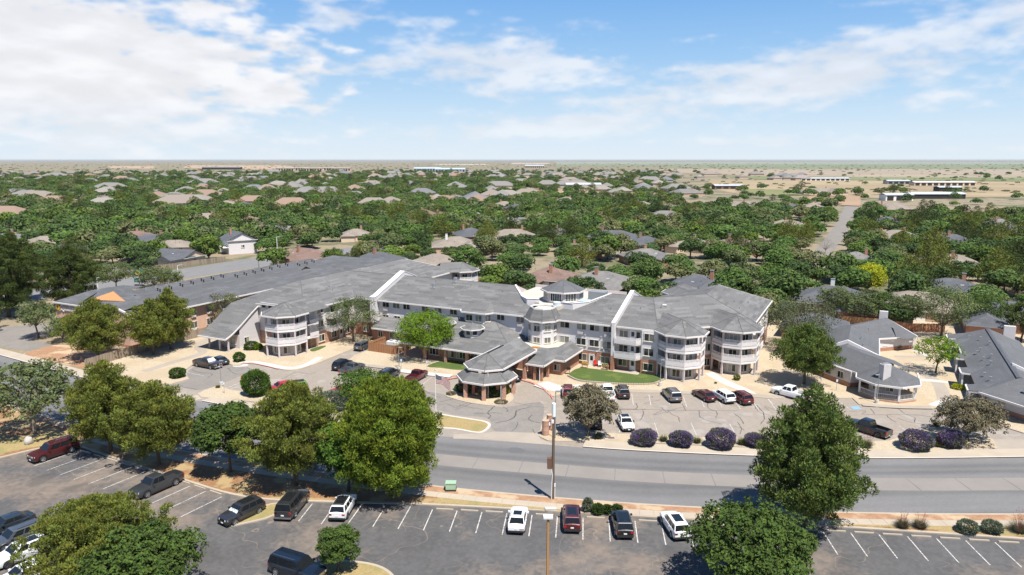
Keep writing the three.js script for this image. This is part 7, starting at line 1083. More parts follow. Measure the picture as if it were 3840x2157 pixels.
byWheels('suv', [-29.56, -137.06], [-28.52, -139.34], 1, C.midgrey, 'grey crossover beside the cedar enclosure', { noRails: 1 });
byTail('sedan', [1.01, -116.26], UP + .62, C.black, 'black sedan standing under the entrance canopy', { name: 'parked_car' });
// building lot, right
byTail('suv', [8.92, -107.70], UP - .05, C.wine, 'dark red SUV at the left end of the right-hand stalls', {});
byTail('suv', [12.06, -107.52], UP - .05, C.maroon, 'maroon SUV roof behind the brownish tree', {});
byTail('pickup', [15.39, -106.41], UP + .02, C.white, 'white pickup half hidden by the brownish tree', {});
byTail('suv', [17.86, -107.46], UP, C.black, 'black SUV right of the white pickup', {});
byTail('van', [25.74, -105.84], UP + .10, C.silver, 'silver grey minivan standing alone in the right-hand stalls', {});
byTail('sedan', [31.39, -106.07], UP + .30, C.maroon, 'dark maroon sedan left of the white crossover', {});
byTail('suv', [34.10, -105.38], UP + .26, C.white, 'white crossover between two dark red cars', { noRails: 1 });
byTail('suv', [36.66, -104.70], UP + .26, C.wine, 'dark red crossover at the right end of three cars', {});
byTail('pickup', [46.70, -106.89], UP + .75, C.white, 'white pickup partly hidden behind the tall pine', {});
byNose('sedan', [16.33, -93.86], -UP + .04, C.pearl, 'white sedan with black roof facing the street', { sunroof: 1, blackRoof: 1, blackMirror: 1 });
byTail('pickup', [51.43, -91.56], UP + .62, C.black, 'black crew-cab pickup beside the purple shrubs', { dark: 1, chromeBumper: 1 });
byTail('suv', [11.83, -94.59], UP, C.navy, 'dark blue car hidden behind the brownish tree', {});
// streets behind
byWheels('suv', [-115.43, -231.13], [-118.97, -229.02], 1, C.black, 'black SUV driving on the back street', { y: .02 });
byWheels('pickup', [-130.78, -245.60], [-134.80, -244.65], 1, C.black, 'black pickup on the side street behind the hotel sign', { y: .02 });
byWheels('pickup', [-107.53, -309.67], [-109.99, -308.54], 1, C.navy, 'dark pickup parked beside the white house', { y: .02 });
byTail('suv', [201.72, -419.14], UP, C.navy, 'dark car parked on the residential street at right', { y: .02 });

// ---------------------------------------------------------------- the neighbourhood: houses
const footprints = [];   // x, z, radius kept free of trees
const WALLS = { brick: M.brick, dark: M.brickDark, tan: M.brickTan, stucco: M.stuccoTan, white: M.stuccoWhite, siding: M.siding };
const ROOFS = { grey: [M.roofGrey, 'grey'], dark: [M.roofGreyDark, 'dark grey'], brown: [M.roofBrown, 'brown'], tan: [M.roofTan, 'tan'], rust: [M.roofRust, 'orange-tan'] };
const RH = rng(2024);
const where = (x, z) => { const d = Math.hypot(x, z), a = Math.atan2(x, -z) * 57.3; const col = a < -26 ? 'at the far left' : a < -15 ? 'behind the hotel' : a < -5 ? 'above the left wing' : a < 6 ? 'above the cupola' : a < 16 ? 'above the right wing' : a < 26 ? 'above the cottages' : 'at the far right'; const row = d < 215 ? 'in the nearest row' : d < 275 ? 'in the second row' : d < 350 ? 'a little farther back' : d < 460 ? 'in the middle distance' : d < 640 ? 'deep in the trees' : d < 1000 ? 'near the open land' : 'far off'; return `${row} ${col}`; };
function house([x, z], w, d, turn, roofKey, wallKey, o = {}) {
  const [rm, rn] = ROOFS[roofKey], wm = WALLS[wallKey], h = o.h || 2.7, pitch = o.pitch || .42, e = .55, rise = d / 2 * pitch + .2, two = h > 4;
  const label = o.label || `low house with ${rn} hipped roof ${where(x, z)}`;
  const g = thing('house', [x, 0, z], turn, label, 'house', 'houses of the neighbourhood behind');
  footprints.push([x, z, Math.max(w, d) * .52 + 1]);
  new MB().box(0, 0, 0, w, h + .1, d).build('wall', wm, g);
  const W = w / 2 + e, Dd = d / 2 + e, y0 = h, y1 = h + rise, L = o.gable ? W : Math.max(.6, W - Dd), m = new MB();
  m.slab([[-W, y0, Dd], [W, y0, Dd], [L, y1, 0], [-L, y1, 0]], .05, 'top').slab([[-W, y0, -Dd], [-L, y1, 0], [L, y1, 0], [W, y0, -Dd]], .05, 'top');
  if (!o.gable) m.slab([[W, y0, Dd], [W, y0, -Dd], [L, y1, 0]], .05, 'top').slab([[-W, y0, Dd], [-L, y1, 0], [-W, y0, -Dd]], .05, 'top'); 
  const r = m.build('roof', rm, g);
  if (o.gable) { const gb = new MB(); for (const s of [-1, 1]) gb.tri([s * w / 2, h, d / 2], [s * w / 2, h, -d / 2], [s * w / 2, y1 - .2, 0]); gb.build('gable', wm, g); }
  new MB().slab([[-W, y0 - .02, Dd], [W, y0 - .02, Dd], [W, y0 - .02, -Dd], [-W, y0 - .02, -Dd]], .2, 'sides').build('fascia', M.trim, g);
  if (o.wing !== 0) { // crossing wing
    const ww = w * (.36 + .12 * RH()), wd = d * (.55 + .2 * RH()), sx = (RH() < .5 ? -1 : 1) * (w / 2 - ww / 2), sz = o.wing || 1, zc = sz * (d / 2 + wd / 2 - 1), wy = h + (ww / 2 + e) * pitch + .2, A = ww / 2 + e, n = new MB(), end = sz * (d / 2 + wd + e - 1), ap = sz * (d / 2 + wd - 1 - (o.gable ? -e : ww / 2 * .9));
    new MB().box(sx, 0, zc, ww, h + .08, wd).build('wall', wm, g);
    n.slab([[sx - A, y0 + .01, 0], [sx - A, y0 + .01, end], [sx, wy, ap], [sx, wy, -sz * 1]], .05, 'top').slab([[sx + A, y0 + .01, 0], [sx, wy, -sz * 1], [sx, wy, ap], [sx + A, y0 + .01, end]], .05, 'top').slab([[sx - A, y0 + .01, end], [sx + A, y0 + .01, end], [sx, wy, ap]], .05, 'top'); n.build('roof', rm, g);
  }
  if (o.chimney !== 0) { const cx = (RH() - .5) * w * .6, cz = (RH() - .5) * d * .5, cm = o.chimney === 'white' ? M.white : M.brick; new MB().box(cx, h, cz, .95, rise + 1.3, .8).build('chimney', cm, r); new MB().box(cx, h + rise + 1.3, cz, 1.1, .12, .95).build('chimney_cap', M.metalGrey, r); }
  if (Math.hypot(x, z) < 420) { for (let k = 0; k < 4; k++) { const vx = (RH() - .5) * w * .7, vz = (.1 + .3 * RH()) * d * (RH() < .7 ? 1 : -1), v = part('roof_vent', ventGeo, M.metalGrey, g); v.position.set(vx, h + rise * (1 - Math.abs(vz) / Dd), vz); v.scale.setScalar(1.2); }
    for (const [sx, f] of [[-.28, 0], [.24, 0]]) addWindow(g, sx * w, h * .55, d / 2 + .04, f, 1.5, 1.25, 2); addWindow(g, w / 2 + .04, h * .55, 0, Math.PI / 2, 1.4, 1.2, 2); addWindow(g, -w / 2 - .04, h * .55, 0, -Math.PI / 2, 1.4, 1.2, 2); if (RH() < .4) new MB().box(0, .05, d / 2 + .03, 2.6, 2.1, .08).build('garage_door', M.white, g); if (RH() < .35) new MB().box((RH() - .5) * w * .4, h + rise * .45, Dd * .5, .8, .14, .6).build('skylight', M.white, r); }
  return g;
}
const G0 = -.30; // turn of the street grid behind
for (const [p, w, d, t, r, wl, o] of [
  [[-223.61, -314.11], 17, 13, .1, 'grey', 'tan'], [[-198.27, -299.81], 17, 14, .2, 'tan', 'stucco'], [[-175.65, -280.59], 19, 12, G0, 'dark', 'white', { pitch: .3 }], [[-171.76, -322.89], 17, 13, .3, 'brown', 'tan'], [[-159.48, -311.29], 15, 12, -.2, 'dark', 'brick'], [[-139.71, -291.84], 15, 10, .2, 'tan', 'stucco', { chimney: 0 }], [[-122.90, -259.70], 14, 11, G0, 'dark', 'stucco', { gable: 1, chimney: 0, label: 'grey gabled house with tan walls behind the tan street fence' }],
  [[-119.31, -352.40], 20, 12, -.2, 'grey', 'brick', { gable: 1, label: 'long grey gabled house behind the white two-storey house' }], [[-153.27, -415.42], 12, 11, .2, 'rust', 'tan', { label: 'small house with orange-tan hipped roof and brick chimney left of centre' }], [[-144.52, -524.85], 22, 14, .2, 'tan', 'brick'], [[-158.03, -597.18], 16, 13, .2, 'tan', 'brick'], [[-229.08, -574.71], 15, 12, .1, 'tan', 'tan'], [[-208.02, -553.04], 14, 12, -.1, 'dark', 'tan'], [[-308.57, -644.01], 14, 10, 0, 'tan', 'white'], [[-389.69, -614.83], 14, 12, .3, 'tan', 'brick'], [[-397.63, -753.95], 13, 12, .6, 'dark', 'brick'], [[-394.24, -794.57], 14, 11, .1, 'grey', 'white'], [[-376.30, -658.58], 20, 10, .1, 'grey', 'tan'], [[-492.74, -771.95], 13, 10, .2, 'grey', 'white'], [[-407.02, -570.38], 15, 12, .2, 'grey', 'tan'], [[-284.16, -877.18], 26, 12, .1, 'tan', 'brick'], [[-255.21, -851.89], 18, 12, .1, 'dark', 'tan'], [[-188.14, -437.31], 16, 12, .1, 'tan', 'tan'], [[-337.24, -547.64], 14, 11, .6, 'dark', 'tan'], [[-308.27, -725.18], 18, 12, .1, 'brown', 'brick'], [[-879.17, -1402.82], 34, 16, -.2, 'grey', 'white'], [[-674.33, -972.20], 16, 12, 0, 'tan', 'tan'], [[-399.21, -922.41], 16, 12, 0, 'rust', 'tan'], [[-136.03, -426.79], 14, 11, .2, 'brown', 'tan'],
  [[-76.06, -259.70], 19, 13, -.55, 'brown', 'brick', { label: 'brown hipped house with a tall brick chimney just behind the hotel' }], [[-23.50, -295.33], 19, 15, .1, 'tan', 'tan', { chimney: 'white', label: 'tan hipped house with a white chimney left of centre' }], [[-19.80, -338.66], 15, 13, .2, 'dark', 'brick'], [[0.13, -325.93], 23, 16, .05, 'tan', 'tan'], [[2.43, -401.10], 22, 13, -.1, 'grey', 'brick'], [[-26.08, -455.45], 15, 12, .2, 'tan', 'tan'], [[-60.35, -467.60], 20, 12, .1, 'brown', 'brick'], [[-45.22, -453.09], 14, 12, 0, 'brown', 'brick'], [[14.38, -556.54], 17, 14, .4, 'dark', 'brick'], [[4.15, -523.40], 17, 13, .4, 'dark', 'brick'], [[-25.74, -539.47], 19, 13, .3, 'grey', 'tan'], [[-65.96, -651.14], 30, 14, .1, 'rust', 'tan'], [[-51.62, -655.98], 20, 14, .1, 'grey', 'tan'], [[-26.43, -644.01], 20, 14, 0, 'grey', 'brick'], [[-6.12, -560.08], 16, 13, .2, 'tan', 'tan'], [[48.14, -627.97], 16, 13, .2, 'tan', 'tan'], [[-74.76, -338.51], 13, 11, .2, 'tan', 'stucco'],
  [[-46.91, -246.89], 18, 14, -.4, 'dark', 'brick', { label: 'dark grey hipped house with brick chimney right behind the left wing' }], [[-25.69, -242.85], 17, 13, -.5, 'tan', 'tan', { chimney: 0, label: 'plain tan roof right behind the rear balcony tower' }], [[11.88, -211.58], 15, 13, -.35, 'brown', 'dark', { label: 'brown hipped house with stone chimney just behind the cupola' }], [[46.40, -324.71], 23, 14, -.35, 'dark', 'brick', { label: 'long dark grey house with brick walls above the right wing' }], [[22.08, -339.99], 15, 12, .1, 'grey', 'tan'], [[57.38, -302.39], 14, 12, -.3, 'dark', 'brick'], [[53.72, -428.85], 12, 11, .1, 'tan', 'tan'], [[98.31, -455.45], 20, 13, -.2, 'grey', 'brick'], [[118.25, -539.47], 14, 12, 0, 'tan', 'tan'], [[102.92, -561.42], 15, 12, 0, 'tan', 'tan'], [[86.66, -390.33], 15, 12, .7, 'grey', 'tan'], [[-165.88, -742.53], 26, 14, .1, 'grey', 'tan'], [[-119.60, -515.95], 18, 12, 0, 'tan', 'tan'], [[26.23, -279.69], 15, 10, .1, 'grey', 'brick'], [[49.19, -259.71], 16, 12, .2, 'grey', 'brick'], [[-197.95, -983.08], 40, 20, .1, 'grey', 'tan'], [[-18.84, -1024.66], 46, 20, .1, 'grey', 'white'], [[-190.01, -1057.19], 26, 16, .1, 'grey', 'tan'],
  [[26.11, -204.72], 17, 13, -.4, 'grey', 'dark', { label: 'grey hipped house with brick chimney behind the right fire wall' }], [[52.34, -197.38], 15, 14, -.5, 'dark', 'brick', { label: 'dark roof with brick chimney touching the right wing roof line' }],
  [[92.25, -290.36], 20, 14, -.35, 'brown', 'brick', { label: 'large brown hipped house above the right end of the building' }], [[76.25, -294.76], 14, 12, -.7, 'tan', 'stucco'], [[148.84, -383.46], 19, 14, -.3, 'tan', 'tan'], [[199.42, -508.25], 16, 20, -.2, 'dark', 'brick'], [[181.41, -556.54], 22, 14, -.2, 'tan', 'brick'], [[225.07, -532.92], 15, 16, -.2, 'tan', 'brick'], [[341.20, -793.21], 44, 18, .05, 'tan', 'stucco', { label: 'wide tan-roofed ranch house at the edge of the pastures' }], [[177.63, -325.93], 19, 14, -.3, 'tan', 'tan'], [[213.13, -402.95], 16, 14, -.2, 'dark', 'brick'], [[280.35, -523.40], 24, 18, -.2, 'tan', 'brick'], [[123.17, -252.08], 12, 11, -.3, 'grey', 'brick'], [[149.93, -241.42], 19, 14, -.55, 'tan', 'brick', { label: 'tan hipped house with wooden fence at the right, above the cottages' }], [[191.77, -308.51], 17, 13, -.2, 'dark', 'brick'], [[250.63, -352.40], 22, 13, -.2, 'dark', 'tan', { chimney: 'white' }], [[299.18, -459.03], 20, 14, -.2, 'brown', 'brick'], [[189.33, -775.57], 34, 18, .05, 'grey', 'tan'], [[267.63, -389.27], 12, 14, -.2, 'grey', 'tan'],
  [[82.18, -177.00], 19, 15, -.45, 'dark', 'brick', { chimney: 'white', label: 'dark grey hipped house with tall white chimney behind the pale tree' }], [[98.65, -169.84], 19, 15, -.4, 'tan', 'tan', { chimney: 0, label: 'tan hipped house behind the cottage trees' }], [[113.14, -157.09], 19, 15, -.5, 'dark', 'brick', { chimney: 0, label: 'dark grey hipped house with white skylight at the right edge' }], [[122.03, -194.37], 14, 11, -.5, 'dark', 'dark', { label: 'low dark house in the shade of big trees at right' }], [[65.38, -149.32], 12, 10, -.5, 'dark', 'brick', { chimney: 0, label: 'small dark roof just right of the right wing' }],
]) house(p, w, d, t + (o && o.label ? 0 : 0), r, wl, o || {});
{ // white two-storey house with a balcony
  const p = [-112.93, -291.30], g = house(p, 13, 11, -.95, 'dark', 'siding', { h: 5.6, gable: 1, wing: 0, chimney: 'brick', pitch: .5, label: 'white two-storey gabled house with balcony on the back street' });
  new MB().box(-8, 0, 3.5, 7, 2.6, 7).build('garage', M.siding, g); new MB().slab([[-12, 2.6, 7.4], [-4.2, 2.6, 7.4], [-8, 4.2, 3.5]], .1).slab([[-12, 2.6, -.3], [-8, 4.2, 3.5], [-4.2, 2.6, -.3]], .1).slab([[-12, 2.6, 7.4], [-8, 4.2, 3.5], [-12, 2.6, -.3]], .1).build('garage_roof', M.roofGreyDark, g); new MB().box(2, 2.7, 6.6, 9, .2, 2.4).build('balcony', M.white, g); const r = new MB(); for (let k = 0; k <= 12; k++) r.box(-2.4 + k * .74, 2.9, 7.7, .08, .95, .08); r.box(2, 3.8, 7.7, 9, .1, .1); r.build('railing', M.white, g);
}
{ // barns and sheds on the open land
  const barn = (p, w, d, h, turn, mat, wall, label) => { const g = thing('barn', [p[0], 0, p[1]], turn, label, 'barn', 'barns on the open land'); footprints.push([p[0], p[1], w * .5]); new MB().box(0, 0, 0, w, h, d).build('wall', wall, g); new MB().slab([[-w / 2 - .6, h, d / 2 + .8], [w / 2 + .6, h, d / 2 + .8], [w / 2 + .6, h + d * .12, 0], [-w / 2 - .6, h + d * .12, 0]], .2).slab([[-w / 2 - .6, h, -d / 2 - .8], [-w / 2 - .6, h + d * .12, 0], [w / 2 + .6, h + d * .12, 0], [w / 2 + .6, h, -d / 2 - .8]], .2).build('roof', mat, g); const m = Math.max(2, Math.round(w / 9)); for (let k = 0; k < m; k++) { const b = part('bay_door', boxGeo(w / m * .7, h * .75, .1), M.dark, g); b.position.set(-w / 2 + (k + .5) * w / m, h * .42, d / 2 + .05); } };
  const tin = std([.44, .46, .48], { roughness: .5 }), blue = std([.42, .52, .60], { roughness: .5 });
  barn([282.23, -936.54], 38, 14, 4.5, .05, tin, M.brickDark, 'white-roofed open shed at the edge of the tan pasture'); barn([636.45, -1059.69], 92, 14, 5, .03, std([.50, .48, .45]), M.stuccoTan, 'very long tan barn at the right'); barn([416.09, -706.05], 56, 15, 4.6, .03, tin, M.dark, 'long blue-white barn in front of the very long barn'); barn([360.63, -670.59], 26, 12, 5.5, .03, tin, M.stuccoWhite, 'white shed left of the long blue-white barn'); barn([606.83, -1130.99], 36, 14, 5, .03, tin, M.metalGrey, 'small metal barn left of the very long barn'); barn([575.57, -1323.72], 90, 14, 4, .02, tin, M.stuccoWhite, 'white stable block beyond the ranch house'); barn([528.49, -867.86], 28, 12, 5, .03, tin, M.dark, 'metal-roofed shelter behind the long blue-white barn'); barn([89.85, -906.99], 44, 18, 7, .02, tin, M.stuccoTan, 'two-storey building with white metal roof in the middle distance'); barn([27.13, -1016.92], 20, 12, 4, .02, tin, M.dark, 'small white-roofed shed in the tan field'); barn([-186.66, -2177.63], 90, 30, 10, .02, blue, blue, 'large blue industrial building below the horizon'); barn([-286.60, -2439.28], 90, 30, 9, .02, blue, blue, 'second blue industrial building below the horizon'); [['first', [-787.66, -2499.32]], ['second', [-776.69, -2628.69]], ['third', [-689.46, -2499.32]], ['fourth', [-673.42, -2628.69]], ['fifth', [-591.27, -2499.32]]].forEach(([w, p], i) => barn(p, 62, 22, 9, .05 + .1 * (i % 2), std([.30, .26, .22]), M.stuccoTan, `${w} apartment block from the left below the horizon`)); barn([-1148.36, -2849.89], 150, 26, 7, .02, std([.10, .11, .13]), M.dark, 'dark flat school building below the horizon'); barn([106.99, -3426.16], 90, 40, 10, .02, tin, M.stuccoTan, 'pale domed hall below the horizon');
}
// small far houses: one mesh each with walls and roof
{
  const mk = (roof, wall, L, W2, seed) => { const m = new MB(), c = [], push = (n, k) => { for (let i = 0; i < n; i++) c.push(...k); }; const add = (f, k) => { const a = m.p.length; f(); push((m.p.length - a) / 3, k); }; add(() => m.prism([[-L / 2, -W2 / 2], [L / 2, -W2 / 2], [L / 2, W2 / 2], [-L / 2, W2 / 2]], 0, 3), wall); const y = 3 + W2 * .26, r = L / 2 - W2 * .42; add(() => m.slab([[-L / 2 - .6, 3, W2 / 2 + .6], [L / 2 + .6, 3, W2 / 2 + .6], [r, y, 0], [-r, y, 0]], .05, 'top').slab([[-L / 2 - .6, 3, -W2 / 2 - .6], [-r, y, 0], [r, y, 0], [L / 2 + .6, 3, -W2 / 2 - .6]], .05, 'top').slab([[L / 2 + .6, 3, W2 / 2 + .6], [L / 2 + .6, 3, -W2 / 2 - .6], [r, y, 0]], .05, 'top').slab([[-L / 2 - .6, 3, W2 / 2 + .6], [-r, y, 0], [-L / 2 - .6, 3, -W2 / 2 - .6]], .05, 'top'), roof); m.c = c; return m.geometry(); };
  const protos = [mk([.19, .175, .16], [.45, .36, .28], 20, 14), mk([.22, .185, .155], [.50, .40, .31], 22, 15), mk([.15, .15, .16], [.42, .30, .23], 19, 14), mk([.24, .165, .125], [.5, .4, .3], 20, 13), mk([.19, .18, .17], [.5, .45, .4], 26, 16), mk([.24, .215, .19], [.4, .32, .26], 18, 13)], vm = new THREE.MeshStandardMaterial({ vertexColors: true, roughness: .95 }), R = rng(77), kinds = ['grey', 'tan', 'dark', 'rust-coloured', 'wide grey', 'small tan'];
  const band = (x0, x1, dist0, dist1, n, place) => { for (let i = 0; i < n; i++) { const d = mix(dist0, dist1, (i + R()) / n), a = mix(x0, x1, R()) * Math.PI / 180, k = Math.floor(R() * protos.length), o = part('far_house', protos[k], vm); o.position.set(Math.sin(a) * d, 0, -Math.cos(a) * d); o.rotation.y = (R() < .5 ? 0 : Math.PI / 2) + (R() - .5) * .5; o.scale.setScalar(1.1 + .5 * R()); footprints.push([o.position.x, o.position.z, 15]); tag(o, `far ${kinds[k]} house roof ${place}, ${d < mix(dist0, dist1, .33) ? 'nearer' : d < mix(dist0, dist1, .66) ? 'middle' : 'farther'} part, ${a < mix(x0, x1, .33) * .01745 ? 'left' : a < mix(x0, x1, .66) * .01745 ? 'centre' : 'right'}`, 'house', `far houses ${place}`); } };
  band(-11, 13, 1250, 2100, 95, 'in the subdivision below the horizon'); band(-36, -12, 1250, 2300, 55, 'on the left below the horizon'); band(-36, 2, 560, 1150, 60, 'half hidden in the left canopy'); band(2, 13, 780, 1250, 22, 'beyond the tan field'); band(14, 24, 1400, 1900, 14, 'on the right below the horizon');
}
// ---------------------------------------------------------------- the neighbourhood: trees
{
  const protos = [], addP = (kind, sh) => protos.push({ kind, sh, bark: M.bark });
  addP('broad', domeShape(501, 8, 4.6, {})); addP('round', domeShape(502, 8, 4.5, { lobes: 8, flat: .95 })); addP('tall', domeShape(503, 9.4, 4.3, { lobes: 11, flat: 1 })); addP('spreading', domeShape(504, 7, 5.0, { lobes: 11, flat: .62, n: 170 })); addP('loose', leafShape(505, 8, 4.6, { sprays: 14, leaves: 8, leaf: .17, lobes: 18, lr: .33, base: .14, tight: .75 })); addP('bushy', domeShape(506, 6.6, 4.6, { lobes: 9, base: .04 }));
  addP('pine', pineShape(511, 9.5, 4.5, { tufts: 260, blades: 28, r: .95, w: .13, base: .1 })); addP('pine', pineShape(512, 10.5, 4.2, { tufts: 260, blades: 28, r: .95, w: .13, base: .08, dome: .9 }));
  const bareP = leafShape(520, 7.5, 4.4, { lobes: 22, sprays: 16, leaves: 5, lr: .36, leaf: .03, tight: .6 });
  const lm = (c) => leafMat(c), kinds = [['deep', lm([.088, .140, .036]), 'deep green'], ['oak', lm([.072, .120, .034]), 'dark green'], ['mid', lm([.090, .155, .034]), 'fresh green'], ['elm', lm([.125, .160, .060]), 'grey-green'], ['olive', lm([.155, .165, .068]), 'olive'], ['dark', lm([.052, .088, .026]), 'very dark green'], ['bright', leafMat([.118, .178, .030]), 'bright green'], ['grass', leafMat([.098, .155, .030]), 'grass green']];
  const R = rng(4711), roads = [];
  const lineDist = (p, l) => { let m = 1e9; for (let i = 0; i + 1 < l.length; i++) { const a = l[i], b = l[i + 1], dx = b[0] - a[0], dz = b[1] - a[1], t = Math.max(0, Math.min(1, ((p[0] - a[0]) * dx + (p[1] - a[1]) * dz) / (dx * dx + dz * dz))); m = Math.min(m, Math.hypot(p[0] - a[0] - t * dx, p[1] - a[1] - t * dz)); } return m; };
  const street = [[-144.34, -174.59], [-130.22, -204.95], [-117.71, -221.32], [-97.94, -257.14], [-79.03, -283.70], [-53.99, -307.79]], street2 = [[279.38, -587.77], [230.61, -489.52], [186.04, -400.46], [142.31, -316.63], [104.99, -248.04]], street3 = [[-155.60, -240.43], [-129.49, -242.76]], alley = [[-15.69, -440.60], [3.96, -498.11], [31.83, -540.01]];
  const toSite = (x, z) => [(x - ORIGIN[0]) * UX + (z - ORIGIN[1]) * UZ, -(x - ORIGIN[0]) * UZ + (z - ORIGIN[1]) * UX];
  const blocked = (x, z, r) => {
    const [s, t] = toSite(x, z);
    const lim = s < -74 ? -16 : s < -28 ? -62 : s < 0 ? -53 : s < 52 ? -25 : s < 84 ? -47 : -58; if (t > lim - r * .55) return true;
    if (s < -74 && t > -60 && z > -185) return true;
    if (x < -34 && z > -235) { let fz = -1e9; for (let i = 0; i + 1 < street.length; i++) { const p = street[i], q = street[i + 1]; if (x >= p[0] && x <= q[0]) fz = mix(p[1], q[1], (x - p[0]) / (q[0] - p[0])); } if (z > fz - 8) return true; }
    if (lineDist([x, z], street) < 9.5 + r * .4 || lineDist([x, z], street2) < 6.5 + r * .3 || lineDist([x, z], street3) < 8 || lineDist([x, z], alley) < 4) return true;
    for (const f of footprints) if (Math.abs(f[0] - x) < f[2] + r && Math.abs(f[1] - z) < f[2] + r && Math.hypot(f[0] - x, f[1] - z) < f[2] * .82 + r * .55) return true;
    // sight lines to roofs: keep the ground just in front of the nearer houses open
    for (const f of footprints) { const d = Math.hypot(f[0], f[1]); if (d > 700) continue; const ux = f[0] / d, uz = f[1] / d, k = x * ux + z * uz, off = Math.abs(x * uz - z * ux); if (k < d && k > d - Math.min(38, 3 + d * .058) && off < f[2] * .66) return true; }
    return false;
  };
  const density = (a, d) => { // share of ground under crowns
    if (d > 2300) return 0;
    const left = a < -11, mid = a >= -11 && a < 13;
    if (left) return d < 700 ? .78 : d < 1050 ? .72 : d < 1350 ? .42 : d < 1700 ? .34 : .10;
    if (mid) return d < 640 ? .74 : d < 740 ? .5 : d < 1000 ? (a < -2 ? .6 : .16) : d < 1300 ? (a < 4 ? .62 : .25) : d < 1700 ? .16 : .10;
    return d < 520 ? .76 : d < 600 ? .34 : d < 800 ? .07 : d < 1000 ? .04 : .008;
  };
  { const q = [102.54, -201.14]; footprints.push([q[0], q[1], 5]); }
  const spots = [], cell = 8.6;
  for (let d = 168; d < 2300; d += cell * (d < 600 ? 1 : d < 1100 ? 1.15 : 1.5)) { const k = d < 600 ? 1 : d < 1100 ? 1.15 : 1.5, n = Math.floor(2 * d * .66 / (cell * k)); for (let i = 0; i < n; i++) { const a = -.66 + 1.32 * (i + R()) / n, q = d + (R() - .5) * cell * k, x = Math.sin(a) * q, z = -Math.cos(a) * q, r = 3.3 + 2.6 * R(), dn = density(a * 57.3, q), clump = noise3(x * .016 + 40, 3, z * .016 + 40); if (R() > dn * (.62 + .75 * clump)) continue; if (blocked(x, z, r)) continue; spots.push({ x, z, d: q, a, r, k: R(), c: R(), h: .70 + .34 * R(), turn: R() * 6.28 }); } }
  spots.sort((p, q) => p.d - q.d);
  const near = spots.slice(0, 285), far = spots.slice(285);
  const pick = (s) => { const pineish = noise3(s.x * .012 + 9, 8, s.z * .012) > .66 && s.k < .3 || s.k < .05; return pineish ? 6 + (s.c < .5 ? 0 : 1) : Math.floor(s.k * 977) % 6; };
  const shade = (s, i) => { if (i >= 6) return s.c < .55 ? ['pine', LEAF.pineDark, 'dark'] : ['pine', LEAF.pine, 'olive-green']; const t = s.c * .85 + .3 * (noise3(s.x * .03, 5, s.z * .03) - .5), q = [0, 1, 3, 1, 2, 7, 0, 4, 2, 5, 6, 3]; return kinds[q[Math.max(0, Math.min(11, Math.floor(t * 12)))]]; };
  const base = [6, 5.5, 5.2, 6, 5.2, 5.2, 5.2, 5];
  const masters = {};
  for (const s of near) {
    const i = pick(s), p = protos[i], [key, mat, word] = shade(s, i), label = `${s.r < 3.9 ? 'small ' : s.r > 5.3 ? 'large ' : ''}${word} ${p.kind === 'pine' ? 'pine' : p.kind + ' tree'} ${where(s.x, s.z)}`, k = s.r / (i >= 6 ? 4.6 : 4.7), mk = i + key;
    let g = masters[mk];
    if (!g) { g = masters[mk] = thing('neighbourhood_tree', [0, 0, 0], 0, label, 'tree', 'trees of the neighbourhood behind'); part('trunk', p.sh.trunk, p.bark, g); part('crown', p.sh.crown, mat, g); g.position.set(s.x, 0, s.z); g.rotation.y = s.turn; g.scale.set(k, k * s.h, k); tag(g, label, 'tree', 'trees of the neighbourhood behind'); }
    else copy(g, [s.x, 0, s.z], s.turn, label, 'trees of the neighbourhood behind', [k, k * s.h, k]);
  }
  // notable single trees
  const y = plantTree('leafy_tree', leafShape(530, 8.5, 5.0, { lobes: 22, sprays: 22, leaves: 12, lr: .34, base: .1, leaf: .1 }), [102.54, -201.14], LEAF.yellow, 'glowing yellow tree above the cottages', null, { y: 0 }); 
  [[[-77.96, -370.38], 6.5, 4.6, 'bare whitish tree left of centre'], [[127.74, -287.36], 6.5, 4.2, 'bare grey tree at the near end of the residential street'], [[-186.80, -455.80], 8, 4.2, 'bare branching tree in the left canopy'], [[-215.22, -344.43], 7.5, 4.0, 'half-bare tree left of the hotel sign']].forEach(([p, h, r, l], i) => { const g = plantTree('bare_tree', i ? bareP : bareP, p, LEAF.bare, l, null, { y: 0, bark: M.barkPale }); g.scale.set(r / 4.4, h / 7.5, r / 4.4); });
  // the rest of the canopy
  const far8 = protos.map((p) => { const a = p.sh.crown; return a; });
  const groups = {};
  for (const s of far) { const i = pick(s), [key, mat] = shade(s, i), id = s.d < 900 ? 0 : 1; (groups[i] ||= []).push([s, mat]); }
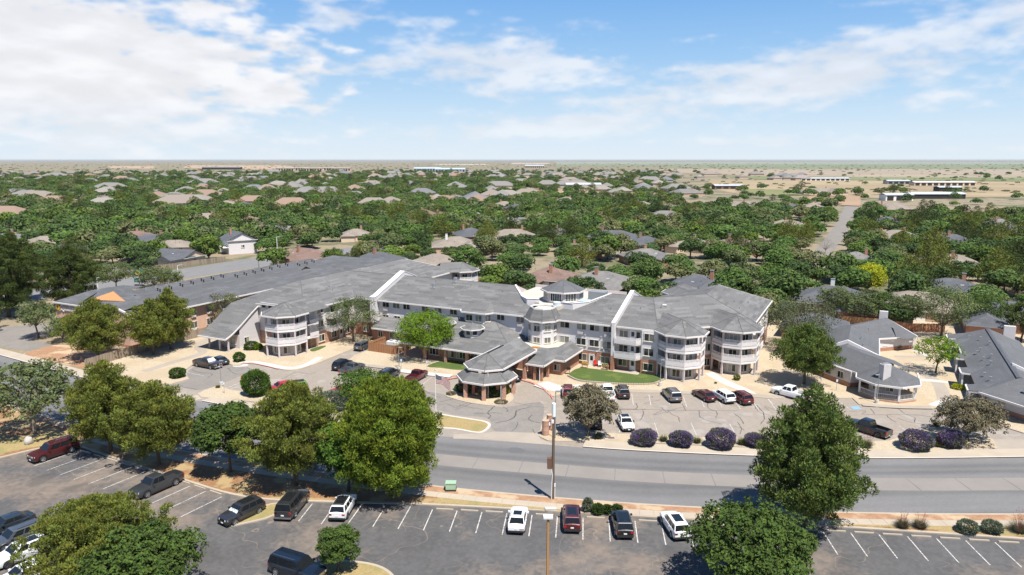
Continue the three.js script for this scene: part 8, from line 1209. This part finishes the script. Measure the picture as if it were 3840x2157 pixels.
  const lite = [domeShape(601, 8, 4.7, { lobes: 7, n: 90, size: .45 }), domeShape(602, 8.6, 4.5, { lobes: 8, n: 80, size: .45, flat: .95 }), pineShape(603, 9.5, 4.4, { tufts: 110, blades: 18, r: 1.1, w: .26, base: .06 })];
  const white = new THREE.MeshPhysicalMaterial({ color: 0xffffff, vertexColors: true, roughness: .95, transmission: .3, thickness: 0, specularIntensity: .25, side: THREE.DoubleSide });
  const lists = [[], [], []]; for (const k of Object.keys(groups)) for (const [s, mat] of groups[k]) lists[+k >= 6 ? 2 : (+k % 2)].push([s, mat]);
  lists.forEach((l, i) => { const m = new THREE.InstancedMesh(lite[i].crown, white, l.length), q = new THREE.Object3D(); l.forEach(([s, mat], n) => { const k = s.r / 4.6 * (s.d > 1000 ? 1.25 : 1.08); q.position.set(s.x, -.2, s.z); q.rotation.y = s.turn; q.scale.set(k, k * s.h * .95, k); q.updateMatrix(); m.setMatrixAt(n, q.matrix); m.setColorAt(n, mat.color); }); m.name = numbered('distant_canopy'); m.castShadow = m.receiveShadow = true; scene.add(m); tag(m, ['distant canopy of leafy trees running back to the open land', 'second mass of leafy trees in the distant canopy', 'distant dark pines scattered through the canopy'][i], 'trees', null, 'stuff'); });
  // scrub dots on the plain
  { const S = moundShape(640, 3, 3, { n: 60, size: .9 }), m = new THREE.InstancedMesh(S.crown, white, 1300), q = new THREE.Object3D(), c = new THREE.Color(); let n = 0; while (n < 1300) { const a = -.66 + 1.32 * R(), d = 1000 + 6500 * Math.pow(R(), 1.6), wild = a < .2 ? d > 2300 : d > 700; if (!wild) { continue; } q.position.set(Math.sin(a) * d, 0, -Math.cos(a) * d); q.rotation.y = R() * 6; const k = (.3 + .5 * R()) * (d > 2500 ? 1.5 : 1); q.scale.set(k * 1.4, k * .7, k * 1.4); q.updateMatrix(); m.setMatrixAt(n, q.matrix); m.setColorAt(n, c.setRGB(.17 + .05 * R(), .18 + .04 * R(), .10)); n++; } m.name = 'scrub'; scene.add(m); tag(m, 'low green scrub dotting the far plain', 'scrub', null, 'stuff'); }
}


scene.fog = new THREE.FogExp2(new THREE.Color(.75, .85, .97), .000018);

renderer.render(scene, camera);
